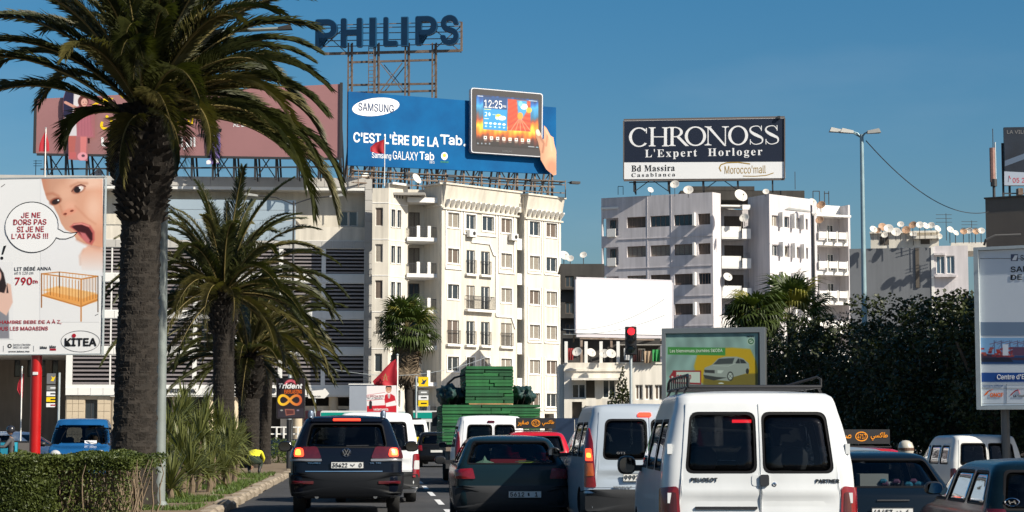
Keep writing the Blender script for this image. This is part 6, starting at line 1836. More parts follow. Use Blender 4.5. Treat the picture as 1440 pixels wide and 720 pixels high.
# ---- sword-leaved clumps
def sword_mesh(seed, L, n):
 rg = random.Random(seed); a = MB()
 for k in range(n):
  az = rg.uniform(0, 2 * PI); e = R(rg.uniform(8, 88)); l = L * rg.uniform(.7, 1.08); dr = rg.uniform(.2, .7) * math.cos(e)
  d = Vector((math.cos(az) * math.cos(e), math.sin(az) * math.cos(e), math.sin(e))); sd_ = Vector((-math.sin(az), math.cos(az), 0)) * .016
  pts = [d * (l * t) + Vector((0, 0, -dr * l * t * t)) for t in (0, .35, .7, 1.0)]
  vs = []
  for p, wd in zip(pts, (.7, 1.2, .9, .05)): vs += [tuple(p - sd_ * wd), tuple(p + sd_ * wd)]
  a.add(vs, [(0, 1, 3, 2), (2, 3, 5, 4), (4, 5, 7, 6)])
 return a.mesh('sword_leaves', M_sword)
sm_ = [sword_mesh(i, .85, 120) for i in range(4)]
sp = [(258, 640, 42), (240, 688, 38.5), (280, 620, 45), (300, 640, 46), (322, 640, 49), (236, 612, 44), (270, 668, 41), (295, 672, 44), (316, 664, 48), (330, 655, 52), (248, 596, 47), (285, 596, 50), (262, 582, 50), (308, 610, 50), (328, 618, 54), (334, 628, 60), (262, 652, 43.5), (328, 640, 57)]
YL = ['yucca clump just right of the big palm trunk, middle height', 'lowest yucca clump, nearest the camera beside the hedge end', 'yucca clump in the heart of the mass, below the tall ones', 'yucca clump left of the second palm trunk base', 'yucca clump hiding the foot of the second palm',
'yucca head touching the grey lamp post at shoulder height', 'second lowest yucca clump, over the grass edge', 'yucca clump nearest the grass, under the right of the mass', 'yucca clump over the grass in front of the third palm', 'yucca clump between second and third palm trunks, low',
'tall yucca head close to the lamp post, second from the top', 'tall yucca head left of the second palm trunk', 'topmost yucca head of the mass, against the bank columns', 'yucca head crossing the second palm trunk', 'yucca head between the second and third palm trunks, high', 'yucca clump touching the third palm trunk', 'yucca clump behind the lowest one, beside the lamp post', 'rightmost yucca clump, next to the crouching man']
for i, (px, py, d) in enumerate(sp):
 zc = ZZ(py, d)
 root = thing('yucca_plant', YL[i], 'plant', (LX(px, d), d, .1), 0, 'yuccas massed on the median behind the hedge')
 a = MB(); a.tube([(0, 0, 0), (.03, 0, (zc - .1) * .5), (0, 0, zc - .1)], [.07, .06, .06], 8); a.build('stem', M_dead, root)
 place('sword_leaves', sm_[i % 4], root, (0, 0, zc - .1), (random.uniform(-.2, .2), random.uniform(-.2, .2), i * 1.7), (1.1,) * 3)
 if zc > 1.2: place('sword_leaves', sm_[(i + 1) % 4], root, (0, 0, zc - .6), (.1, .1, i), (.95,) * 3)
# ---- grass on the median + round shrub
ga = MB(); rs = random.Random(12)
for k in range(15000):
 y = rs.uniform(33.5, 64) if k % 3 else rs.uniform(33.5, 48)
 x = KX(y) - .35 - abs(rs.gauss(0, 1.25))
 if mnoise.noise(Vector((x * .8, y * .35, 0))) < -.12: continue
 h = rs.uniform(.03, .11); t = rs.uniform(0, PI); dx, dy = math.cos(t) * .012, math.sin(t) * .012
 ga.add([(x - dx, y - dy, .13), (x + dx, y + dy, .13), (x + rs.uniform(-.04, .04), y + rs.uniform(-.04, .04), .13 + h)], [(0, 1, 2)])
o = ga.build('grass', leafm('grass_blade', (.085, .13, .025), (.05, .08, .015), .1)); tag(o, kind='stuff')
def shrub(label, px, d, zc, rx, rz, seed, m=M_hedge):
 root = thing('shrub', label, 'shrub', (LX(px, d), d, .1))
 leaf_cloud('foliage', m, [(0, 0, zc, rx, rx, rz), (rx * .4, 0, zc + .1, rx * .6, rx * .6, rz * .8)], 2200, .08, seed, root)
 a = MB(); a.tube([(0, 0, 0), (0, 0, zc)], [.06, .03], 6); a.build('stem', M_branch, root)
M_shrub = leafm('shrub_leaf', (.09, .12, .02), (.045, .07, .012))
shrub('bright green round shrub behind the palms left of the dark suv', 392, 86, .5, 1.3, .55, 3, M_shrub)
shrub('low green shrub at the far end of the median', 418, 92, .45, .9, .5, 4, M_shrub)
# ------------------------------------------------------------------ lamps, poles, flags, dishes, cables
def lamp(label, px, d, ytop, arms, r=.08, m=M_galv, name='street_lamp', head=(.75, .26, .16), hm=None):
 x = LX(px, d, 500)
 root = thing(name, label, 'street lamp', (x, d, 0))
 zt = ZZ(ytop, d)
 a = MB(); a.tube([(0, 0, 0), (0, 0, zt)], [r * 1.25, r * .7], 12); a.build('pole', m, root, smooth=True)
 a = MB(); a.lathe([(r * 2, 0), (r * 2, .12), (r * 1.3, .2)], 12); a.build('base_collar', m, root)
 for dx, dy, dz in arms:
  b = MB(); b.tube([(0, 0, zt - .15), (dx * .5, dy * .5, zt + dz * .8 - .03), (dx, dy, zt + dz)], .035, 6); b.build('arm', m, root)
  h = MB(); L_, W_, H_ = head; sgn = 1 if dx >= 0 else -1
  hv = [(0, -W_ * .3, -H_ * .3), (0, W_ * .3, -H_ * .3), (L_, W_ * .5, -H_ * .45), (L_, -W_ * .5, -H_ * .45), (0, -W_ * .22, H_ * .3), (0, W_ * .22, H_ * .3), (L_ * .85, W_ * .35, H_ * .5), (L_ * .85, -W_ * .35, H_ * .5)]
  h.add([(dx + sgn * v[0], dy + v[1], zt + dz + v[2] + v[0] * .12) for v in hv], [(0, 3, 2, 1), (4, 5, 6, 7), (0, 1, 5, 4), (1, 2, 6, 5), (2, 3, 7, 6), (3, 0, 4, 7)])
  h.build('lamp_head', hm or mat('lamp_housing', (.34, .34, .32), .4, var=.2, scale=4), root)
 return root
lamp('pale grey lamp post standing right against the big palm trunk', 227, 36, 48, [(2.05, 0, .1)], r=.088, head=(.26, .14, .1), hm=M_iron, m=mat('weathered_zinc', (.23, .26, .25), .6, metal=.2, var=.2, scale=4))
lamp('double armed street lamp in front of the white terrace storey', 411, 105, 283, [(1.9, 0, .25), (-1.9, 0, .3)], r=.07, m=M_iron)
lamp('slim lamp post behind the black gum advert', 408, 92, 480, [], r=.09)
lamp('tall pale blue lamp post with three heads against the sky', 1216.5, 82, 189, [(-.35, 0, .1), (-.75, .3, .18), (.2, -.2, .06)], r=.11, m=mat('blue_grey_paint', (.30, .42, .46), .5, metal=.2, var=.25, scale=2), head=(.55, .34, .2))
lamp('short double street lamp in front of the balconies of the lilac block', 1146, 150, 303, [(-.25, 0, .3)], r=.13, m=M_iron, head=(1.9, .5, .2))
lamp('thin pole between the third and fourth palms', 361, 74, 470, [], r=.055)
root = thing('overhead_cable', 'thin black cable sagging from the tall lamp to the brown tower', 'cable', tuple(P(1218, 198, 82)))
e0, e1 = P(1218, 198, 82), P(1390, 298, 117.6)
pts = []
for i in range(21):
 t = i / 20; p = e0.lerp(e1, t); p.z -= 3.2 * 4 * t * (1 - t) * .32; pts.append(p - e0)
a = MB(); a.tube(pts, .022, 5); a.build('cable', M_iron, root)
for lb, (x0, y0, d0), (x1, y1, d1), sag, r in (('thin wire crossing low in front of the white block', (440, 512, 95), (690, 500, 110), .8, .012), ('thin wire crossing in front of the blank billboard', (792, 463, 100), (935, 420, 100), .5, .012), ('second thin wire below the blank billboard', (792, 470, 100), (935, 443, 100), .3, .012)):
 e0, e1 = P(x0, y0, d0), P(x1, y1, d1); root = thing('overhead_wire', lb, 'wire', tuple(e0))
 a = MB(); a.tube([e0.lerp(e1, i / 16) - Vector((0, 0, sag * 4 * (i / 16) * (1 - i / 16))) - e0 for i in range(17)], r, 4); a.build('wire', M_galv, root)
M_flag = mat('red_flag_cloth', (.42, .012, .025), .75, var=.2, scale=3)
def flag(label, px, d, ytop, ybot, shape, depthw=.0, pr=.03, mount=0):
 root = thing('flag', label, 'flag', (LX(px, d, ytop), d, mount))
 z = lambda y: ZZ(y, d) - mount
 a = MB(); a.tube([(0, 0, z(ybot) if mount or ybot < 600 else 0), (0, 0, z(ytop) + .05)], pr, 8); a.build('flagpole', M_trim, root)
 a = MB(); a.lathe([(.001, .05), (pr * 1.8, 0), (.001, -.05)], 8, (0, 0, z(ytop) + .07)); a.build('finial', M_galv, root)
 # cloth: rows between pole edge and free edge, with folds
 rows = []
 for (y, x0, x1) in shape: rows.append((z(y), P(x0, y, d).x - root.location.x, P(x1, y, d).x - root.location.x))
 a = MB(); nx = 12; vs = []
 for zz, xa, xb in rows:
  for i in range(nx + 1):
   t = i / nx
   vs.append((xa + (xb - xa) * t, .10 * math.sin(t * 9 + zz * 2.5) * (abs(xb - xa) * .45 + .05), zz))
 a.add(vs, [(j * (nx + 1) + i, j * (nx + 1) + i + 1, (j + 1) * (nx + 1) + i + 1, (j + 1) * (nx + 1) + i) for j in range(len(rows) - 1) for i in range(nx)])
 o = a.build('cloth', M_flag, root, smooth='all')
 return root, o
fr, cl = flag('large red flag flying above the waiter advert', 559, 68, 502, 582, [(504, 525 + 33, 558.5), (510, 549, 558.5), (518, 541, 558.5), (527, 533, 558.5), (536, 524, 558.5), (541, 526, 558.5), (544, 538, 558.5)], mount=0)
a = MB()      # green star, two bars crossing like the folds show it
sx, sz = LX(542, 68) - fr.location.x, ZZ(531, 68)
for k in range(5):
 a0, a1 = PI / 2 + k * 4 * PI / 5, PI / 2 + (k + 1) * 4 * PI / 5
 a.bar((sx + .11 * math.cos(a0), -.16, sz + .13 * math.sin(a0)), (sx + .11 * math.cos(a1), -.16 - k * .001, sz + .13 * math.sin(a1)), .02, .004)
a.build('emblem', mat('flag_gold', (.30, .26, .10), .7), fr)
flag('small red flag in front of the blue tablet billboard', 541, 90, 195, 262, [(196, 540, 540.8), (201, 528, 540.8), (207, 521, 540.8), (213, 521, 540.8), (216, 530, 540.8)], mount=ZZ(262, 90), pr=.02)
flag('drooping red flag at the left end of the mauve billboard', 64.5, 100, 182, 250, [(184, 64, 65), (192, 60, 66.5), (202, 56, 69), (213, 54.5, 69.5)], mount=ZZ(250, 100), pr=.03)
flag('hanging dark red flag behind the red billboard post', 31, 60, 520, 700, [(526, 30.5, 34), (540, 25, 33), (548, 24, 32.5), (559, 30, 32)], pr=.02)
# satellite dishes
def dish_mesh(r):
 a = MB()
 a.lathe([(.001, 0), (r * .35, .03 * r), (r * .7, .13 * r), (r, .27 * r), (r * 1.02, .27 * r), (r * .7, .11 * r), (.001, -.03 * r)], 22)
 return a.mesh('reflector', mat('dish_paint', (.66, .62, .56), .55, var=.2, scale=2), smooth='all')
def dish_mesh2(r):
 a = MB(); a.lathe([(.001, 0), (r * .35, .03 * r), (r * .7, .13 * r), (r, .27 * r), (r * 1.02, .27 * r), (r * .7, .11 * r), (.001, -.03 * r)], 22)
 return a.mesh('reflector', mat('rusty_dish', (.50, .30, .18), .7, var=.5, scale=3), smooth='all')
dm1, dm2 = dish_mesh(1.0), dish_mesh2(1.0)
arm = MB(); arm.tube([(.0, -.95, .2), (0, -.3, .95)], .025, 5); arm.box(-.07, .07, -.35, -.22, .88, 1.02)
armm = arm.mesh('feed_arm', M_iron)
def dish(px, py, d, rpx, label, ybase=None, rust=False, az=None, group='satellite dishes'):
 p = P(px, py, d); r = rpx / 2800 * d
 zb = ZZ(ybase, d) if ybase else p.z - r * 1.25
 root = thing('satellite_dish', label, 'satellite dish', (p.x, d, zb), 0, group)
 a = MB(); a.tube([(0, .12, 0), (0, .12, p.z - zb)], .035, 6); a.build('mast', M_iron, root)
 az = az if az is not None else random.uniform(-.5, .5)
 rot = (R(62), 0, az)
 place('reflector', dm2 if rust else dm1, root, (0, 0, p.z - zb), rot, (r,) * 3)
 place('feed_arm', armm, root, (0, 0, p.z - zb), rot, (r,) * 3)
T = ['leftmost dish of the crowded cluster', 'rusty dish second from the left in the cluster', 'rusty tilted dish left of the two big ones', 'big white dish left of centre in the cluster', 'biggest dish of the cluster, hanging low', 'small high dish just right of the biggest', 'rust streaked dish in the middle of the cluster', 'tan dish high in the middle of the cluster', 'low white dish under the tan one', 'white dish sixth from the right of the cluster', 'white dish fourth from the right in the upper row', 'white dish third from the right in the upper row', 'last dish of the upper row at the right end', 'low small dish under the big left ones', 'low dish at the right end under the upper row']
cl_ = [(1228, 323, 5.5, 0), (1235, 324.5, 4.5, 1), (1241, 320, 6.5, 1), (1249.5, 322, 6.8, 0), (1260, 327, 7.0, 0), (1266.5, 316, 4.8, 0), (1274.5, 324, 6.2, 1), (1284, 317, 5.8, 1), (1284.5, 330, 5, 0), (1293.5, 317, 5.5, 0), (1301, 318, 5.2, 0), (1309.5, 317.5, 5.2, 0), (1318, 322, 5.2, 0), (1244, 331, 4.6, 0), (1320, 333, 5, 0)]
for k, (x, y, r, ru) in enumerate(cl_): dish(x, y, 176 + (k % 3), r, T[k] + ' on the grey building', ybase=338 if y < 330 else 345, rust=ru, group='dishes clustered on the grey building')
for k, (x, y, r, ru) in enumerate([(1336, 323.5, 5.2, 0), (1344, 328, 4.2, 0), (1355, 326, 5, 1), (1363, 325, 5.2, 0), (1372, 326, 5, 1), (1380, 325, 5, 0)]): dish(x, y, 174, r, ('first', 'second, smaller', 'third, rusty', 'fourth', 'fifth, rusty', 'sixth and last')[k] + ' dish from the left in the row beside the brown tower', ybase=342, rust=ru, group='dishes left of the brown tower')
dish(914.5, 267.5, 203, 4.4, 'small dish under the left legs of the black billboard', 276)
dish(949, 260, 204, 6.5, 'round dish left of the dark roof shed', 276)
dish(968, 268, 202, 7, 'half hidden dish sitting low on the parapet of the lilac block', 278)
dish(1041, 276, 203, 9.6, 'biggest dish on the corner of the lilac block roof', 290)
dish(1047, 307, 203.5, 7, 'dish hung on the top balcony of the lilac block', 318)
dish(1077, 270, 204, 4.5, 'small white dish right of the biggest one on the lilac block', 276)
dish(1023, 390, 206, 6.5, 'grey dish inside the third balcony of the lilac block', 402)
dish(1142, 285, 207, 6, 'pale dish above the narrow gap of the lilac block', 298)
dish(1155, 289, 207.5, 6.4, 'rust stained dish on the right roof of the lilac block', 300, rust=True)
dish(1153, 310, 205, 6, 'brown dish beside the lamp in front of the balconies', 322, rust=True)
dish(812, 495.5, 125, 7, 'leftmost dish on the laundry terrace', 508); dish(831, 496.5, 125, 6.6, 'second dish on the laundry terrace, between two posts', 508)
dish(850, 498, 125.6, 7, 'third dish on the laundry terrace, behind its right neighbour', 508); dish(859, 498, 124.8, 7, 'rightmost dish on the laundry terrace', 508)
dish(793, 360, 152, 7.2, 'large dish at the roof edge right of the white block', 372); dish(802, 364, 151, 5, 'small dish beside the large one right of the white block', 372); dish(820.5, 359, 151, 5, 'lone dish on the dark block against the sky', 371)
dish(585, 252, 160, 8, 'grey dish behind the cornice of the white block', 262, az=.9); dish(515, 250, 164, 7, 'pale dish at the joint of bank and white block roofs', 262); dish(139, 244, 165, 6, 'pale dish under the mauve billboard', 252)
# roof aerials
for k, (x, y0, y1, d, lb) in enumerate(((1331, 300, 338, 175, 'comb aerial right of the big dish cluster'), (1367, 310, 342, 174, 'comb aerial near the brown tower'), (50, 225, 250, 165, 'spindly aerial left on the bank roof'))):
 root = thing('roof_aerial', lb, 'aerial', tuple(P(x, y1, d))); h = ZZ(y0, d) - ZZ(y1, d)
 a = MB(); a.tube([(0, 0, 0), (0, 0, h)], .03, 5); a.build('mast', M_iron, root)
 for j in range(3):
  a = MB(); a.bar((-.9 if k < 2 else -.2, 0, h * (.95 - j * .14)), (.5, 0, h * (.95 - j * .14)), .035); a.build('element', M_iron, root)
# traffic light
d = 66; root = thing('traffic_light', 'traffic light showing red in front of the laundry terrace', 'traffic light', (LX(888, d), d, 0))
z = lambda y: ZZ(y, d)
a = MB(); a.box(-.18, .18, -.1, .1, z(498), z(460)); a.build('housing', M_black, root)
a = MB(); a.box(-.19, .19, .101, .12, z(499), z(459)); a.build('backboard', M_black, root)
zz = (z(460) - z(498)) / 3
for k in range(3):
 zc = z(460) - zz * (k + .5)
 lit = k == 0
 a = MB(); a.lathe([(.001, -.02), (.11, -.01), (.12, 0)], 20, (0, -.101, zc), 'y'); a.build('lens', mat('red_lens_lit', (1.0, .02, .03), .3, emit=1.6) if lit else mat('dark_lens_%d' % k, (.03, .025, .02) if k == 1 else (.015, .03, .02), .2), root)
 a = MB(); a.lathe([(.135, -.02), (.14, -.2)], 16, (0, -.09, zc), 'y', 0, PI); a.build('visor', M_black, root)
a = MB(); a.tube([(0, .16, 0), (0, .16, z(470))], .05, 8); a.build('pole', M_galv, root)
# laundry on the terrace
ld = [(882, 498, 9, (.75, .75, .74), 'white shirt drying on the terrace rail'), (893, 500, 5, (.10, .03, .03), 'dark red cloth drying on the terrace rail'), (900, 500, 6, (.08, .05, .04), 'brown cloth drying beside the dark red one'), (911, 502, 12, (.45, .33, .22), 'tan blanket drying on the terrace rail'), (923, 500, 11, (.04, .30, .08), 'bright green cloth drying on the terrace rail'), (803, 498, 7, (.45, .06, .06), 'red striped cloth drying at the left end of the terrace')]
for k, (x, y, wd, c, lb) in enumerate(ld):
 p = P(x, y, 125.7); w_ = wd / 2800 * 125; h = .75
 a = MB(); nx = 8; vs = []
 for j in range(4):
  for i in range(nx + 1): vs.append((-w_ / 2 + w_ * i / nx * (1 - .04 * j), .05 * math.sin(i * 1.7 + k) * (j + .4), -h * j / 3 + h / 2))
 a.add(vs, [(j * (nx + 1) + i, j * (nx + 1) + i + 1, (j + 1) * (nx + 1) + i + 1, (j + 1) * (nx + 1) + i) for j in range(3) for i in range(nx)])
 o = a.build('laundry', mat('laundry_cloth_%d' % k, c, .9, var=.4, scale=6), loc=tuple(p), smooth='all'); tag(o, lb, 'laundry', 'laundry on the terrace')
# low railing and blue site fence behind the palms
root = thing('white_railing', 'low white railing in front of the bank beyond the fourth palm', 'railing', (LX(378, 118), 118, 0))
for k in range(9):
 a = MB(); a.box(k * .42, k * .42 + .09, 0, .09, 0, 1.75); a.build('post', M_trim, root)
for zz in (.9, 1.3, 1.7):
 a = MB(); a.box(0, 3.5, .1, .15, zz, zz + .07); a.build('rail', M_trim, root)
root = thing('blue_hoarding', 'dark blue site hoarding below the white railing', 'fence', (LX(374, 112), 112, 0))
for k in range(6):
 a = MB(); a.box(k * 1.6 + .01, k * 1.59 + 1.58, 0, .05, .05, 1.05 if k < 3 else 1.0); a.build('board', mat('blue_hoarding_paint', (.03, .07, .15), .5, var=.2, scale=1), root)
root = thing('blue_hoarding', 'navy hoarding with pale letters right of the taxi sign', 'fence', (LX(776, 92), 92, 0))
for k in range(4):
 a = MB(); a.box(k * 1.05 + .01, k * 1.05 + 1.04, 0, .05, .3, ZZ(588, 92)); a.build('board', mat('navy_hoarding_paint', (.012, .03, .07), .5, var=.2, scale=1), root)
root = thing('grey_cabin', 'blank blue grey cabin wall behind the waiter advert', 'kiosk', (LX(491, 134), 134, 0))
a = MB(); a.box(0, 2.6, 0, 2.5, 0, ZZ(541, 134)); a.build('cabin_wall', mat('blue_grey_panel', (.30, .33, .38), .6, var=.1, scale=.8), root)
a = MB(); a.box(-.06, 2.66, -.06, 2.56, ZZ(541, 134) + .001, ZZ(539.5, 134)); a.build('roof', M_trim, root)
a = MB(); a.box(.2, 1.1, -.03, -.002, .1, 2.1); a.build('door', M_tile, root)
# ------------------------------------------------------------------ vehicles
def paint(name, c, metal=0.0, rough=.28, var=.06):
 return mat(name, c, rough, metal=metal, var=var, scale=1.8, coat=.3 if max(c) > .1 else .12, spec=.3 if max(c) > .1 else .2)
M_tyre = mat('tyre_rubber', (.02, .02, .02), .85, var=.3, scale=8)
M_rim = mat('alloy_rim', (.35, .35, .36), .35, metal=.7, var=.2, scale=6)
M_hub = mat('steel_wheel', (.12, .12, .125), .5, metal=.4, var=.3, scale=6)
M_bump = mat('grey_bumper_plastic', (.022, .023, .025), .6, var=.2, spec=.3, scale=6)
M_inside = mat('cabin_lining', (.022, .022, .024), .9)
M_seat = mat('seat_cloth', (.05, .05, .055), .9, var=.3, scale=10)
M_tint = mat('tinted_car_glass', (.46, .49, .50), .02, trans=.9)
M_tintd = mat('dark_privacy_glass', (.24, .26, .28), .02, trans=.9)
M_clear = mat('clear_car_glass', (.34, .37, .38), .02, trans=.9)
M_seal = mat('window_seal', (.006, .006, .007), .6, spec=.15)
M_lampr = mat('red_lamp_lens', (.22, .006, .01), .15, var=.3, scale=14, coat=.6)
M_lampd = mat('dark_lamp_lens', (.08, .008, .012), .15, var=.3, scale=14, coat=.6)
M_lampo = mat('orange_lamp_lens', (.45, .09, .02), .15, coat=.6)
M_lampw = mat('clear_lamp_lens', (.45, .45, .45), .15, coat=.6)
M_lit = mat('brake_light_lit', (1.0, .035, .015), .3, emit=2.2)
M_lito = mat('tail_light_glow', (1.0, .22, .03), .3, emit=3.5)
M_plate = mat('number_plate', (.62, .62, .60), .5, var=.1, scale=10)
M_chrome = mat('chrome', (.7, .7, .72), .15, metal=1.0)
M_mirror = mat('mirror_glass', (.12, .13, .14), .03, metal=1.0)
SOLVER = 'MANIFOLD'
class Car:
 """body from stacked plan outlines: rows of (z, half width, y rear, y front); y = 0 is the rearmost point, +y forward"""
 def __init__(s, rows, L, rc=.16, fr=.35, bow=.03, crown=.03, taper=.06):
  s.rows = rows; s.L = L; s.rc = rc; s.fr = fr; s.bow = bow; s.taper = taper; s.crown = crown
  s.zs = [r[0] for r in rows]
  s.cache = {}
 def row(s, z):
  z = min(max(z, s.zs[0]), s.zs[-1])
  out = []
  zz = np.array(s.zs)
  i = min(max(int(np.searchsorted(zz, z)) - 1, 0), len(zz) - 2)
  h = zz[i + 1] - zz[i]; t = (z - zz[i]) / h
  for c in (1, 2, 3):
   v = [r[c] for r in s.rows]
   d = [(v[j + 1] - v[j]) / (zz[j + 1] - zz[j]) for j in range(len(v) - 1)]
   def m(j):
    if j == 0: return d[0]
    if j == len(v) - 1: return d[-1]
    return 0 if d[j - 1] * d[j] <= 0 else 2 * d[j - 1] * d[j] / (d[j - 1] + d[j])
   a, b = v[i], v[i + 1]
   out.append((2 * t ** 3 - 3 * t * t + 1) * a + (t ** 3 - 2 * t * t + t) * h * m(i) + (-2 * t ** 3 + 3 * t * t) * b + (t ** 3 - t * t) * h * m(i + 1))
  return out
 def plan(s, z, shrink=0.0):
  key = (round(z, 4), shrink)
  if key in s.cache: return s.cache[key]
  w, yr, yf = s.row(z)
  w -= shrink; yr += shrink; yf -= shrink
  rc, fr = min(s.rc, w * .8), min(s.fr, w * .8, (yf - yr) * .3)
  pts = []
  wi = w - rc
  bow = s.bow
  for k in range(6):
   x = wi * k / 6; pts.append((x, yr + bow * (x / w) ** 2))
  yb = yr + bow * (wi / w) ** 2
  for k in range(8):
   a = PI / 2 * k / 7
   pts.append((wi + rc * math.sin(a), yb + rc * (1 - math.cos(a))))
  y0, y1 = yb + rc, yf - fr
  for k in range(1, 12):
   t = k / 12; y = y0 + (y1 - y0) * t
   pts.append((w - s.taper * max(0, (y / s.L - .45)) ** 2 * 2, y))
  wf = w - s.taper * max(0, (y1 / s.L - .45)) ** 2 * 2
  for k in range(8):
   a = PI / 2 * k / 7
   pts.append((wf - fr + fr * math.cos(a), y1 + fr * math.sin(a) * .8))
  yy = pts[-1][1]
  for k in range(1, 5):
   t = k / 4; pts.append(((wf - fr) * (1 - t), yy + fr * .2 * (1 - (1 - t) ** 2)))
  P_ = np.array(pts); seg = np.hypot(*np.diff(P_, axis=0).T); cum = np.concatenate([[0], np.cumsum(seg)])
  s.cache[key] = (P_, cum)
  return s.cache[key]
 def xy(s, sg, z):
  P_, cum = s.plan(z)
  a = abs(sg)
  x = np.interp(a, cum, P_[:, 0]); y = np.interp(a, cum, P_[:, 1])
  return (x if sg >= 0 else -x), y
 def pt(s, sg, z, off=0.0):
  x, y = s.xy(sg, z)
  e = .01
  x1, y1 = s.xy(sg + e, z); x0, y0 = s.xy(sg - e, z)
  u = Vector((x1 - x0, y1 - y0, 0))
  xa, ya = s.xy(sg, z + e); xb, yb = s.xy(sg, z - e)
  v = Vector((xa - xb, ya - yb, 2 * e))
  n = u.cross(v)
  if n.length < 1e-9: n = Vector((0, -1, 0))
  n.normalize()
  c = Vector((0, s.L / 2, z))
  if n.dot(Vector((x, y, z)) - c) < 0: n = -n
  return Vector((x, y, z)) + n * off
 def s_of(s, x=None, y=None, z=1.0, side=1):
  P_, cum = s.plan(z)
  if y is None:
   k = 6 + 7
   return side * float(np.interp(abs(x), P_[:k, 0], cum[:k]))
  k0 = 10; k1 = len(P_)
  return side * float(np.interp(y, P_[k0:k1, 1], cum[k0:k1]))
 def shell(s, levels=34, inner=.05):
  mb = MB()
  def stack(shr, z0, z1):
   zs = sorted(set([round(z0 + (z1 - z0) * k / levels, 4) for k in range(levels + 1)] + [round(z, 4) for z in s.zs if z0 < z < z1]))
   rings = []
   for z in zs:
    P_, cum = s.plan(z, shr)
    r = [(x, y, z) for x, y in P_] + [(-x, y, z) for x, y in P_[-2:0:-1]]
    rings.append(r)
   n = len(rings[0]); vs = [p for r in rings for p in r]
   fs = []
   for i in range(len(rings) - 1):
    for k in range(n):
     k2 = (k + 1) % n
     fs.append((i * n + k, i * n + k2, (i + 1) * n + k2, (i + 1) * n + k))
   # domed roof cap
   top = rings[-1]; cx = 0; cy = sum(p[1] for p in top) / n; base = (len(rings) - 1) * n
   prev = base
   for j in range(1, 5):
    f = 1 - j / 4.0
    if j < 4:
     b = len(vs)
     for p in top: vs.append((p[0] * f, cy + (p[1] - cy) * f, p[2] + s.crown * (1 - f * f)))
     for k in range(n): fs.append((prev + k, prev + (k + 1) % n, b + (k + 1) % n, b + k))
     prev = b
    else:
     vs.append((0, cy, top[0][2] + s.crown)); c = len(vs) - 1
     for k in range(n): fs.append((prev + k, prev + (k + 1) % n, c))
   b = len(vs); vs.append((0, s.L / 2, rings[0][0][2]))
   for k in range(n): fs.append(((k + 1) % n, k, b))
   return vs, fs
  v, f = stack(0, s.zs[0], s.zs[-1])
  mb.cur = 0; mb.add(v, f)
  v, f = stack(inner, s.zs[0] + inner, s.zs[-1] - inner * .6)
  mb.cur = 1; mb.add(v, [t[::-1] for t in f])
  return mb
def rring(c0, c1, z0, z1, r=.06, n=5, skew=None):
 """rounded rectangle outline in (s,z); skew: shifts for the two top corners"""
 ta, tb = skew or (0, 0)
 cor = [(c0, z0), (c1, z0), (c1 + tb, z1), (c0 + ta, z1)]
 return rpoly(cor, r, n)
def rpoly(cor, r, n=5):
 out = []; k = len(cor)
 for i in range(k):
  p0, p1, p2 = (Vector((*cor[i - 1], 0)), Vector((*cor[i], 0)), Vector((*cor[(i + 1) % k], 0)))
  rr_ = min(r, (p0 - p1).length * .45, (p2 - p1).length * .45)
  a_ = p1 + (p0 - p1).normalized() * rr_; b_ = p1 + (p2 - p1).normalized() * rr_
  for j in range(n + 1):
   t = j / n; q = (a_ * (1 - t) + p1 * t) * (1 - t) + (p1 * (1 - t) + b_ * t) * t
   out.append((q.x, q.y))
 # even up the spacing along long edges so that the patch follows the bodywork
 res = []
 for i in range(len(out)):
  a_, b_ = out[i], out[(i + 1) % len(out)]
  d = math.hypot(a_[0] - b_[0], a_[1] - b_[1]); m = max(1, int(d / .12))
  for j in range(m): res.append((a_[0] + (b_[0] - a_[0]) * j / m, a_[1] + (b_[1] - a_[1]) * j / m))
 return res
def rfix(cor, r, n=5, m=6):
 out = []; k = len(cor)
 for i in range(k):
  p0, p1, p2 = (Vector((*cor[i - 1], 0)), Vector((*cor[i], 0)), Vector((*cor[(i + 1) % k], 0)))
  rr_ = min(r, (p0 - p1).length * .45, (p2 - p1).length * .45)
  a_ = p1 + (p0 - p1).normalized() * rr_; b_ = p1 + (p2 - p1).normalized() * rr_
  for j in range(n + 1):
   t = j / n; q = (a_ * (1 - t) + p1 * t) * (1 - t) + (p1 * (1 - t) + b_ * t) * t
   out.append((q.x, q.y))
  c_ = Vector((*cor[(i + 1) % k], 0)); d_ = Vector((*cor[(i + 2) % k], 0)); rr2 = min(r, (p1 - c_).length * .45, (d_ - c_).length * .45)
  e_ = c_ + (p1 - c_).normalized() * rr2
  for j in range(1, m): q = b_.lerp(e_, j / m); out.append((q.x, q.y))
 return out
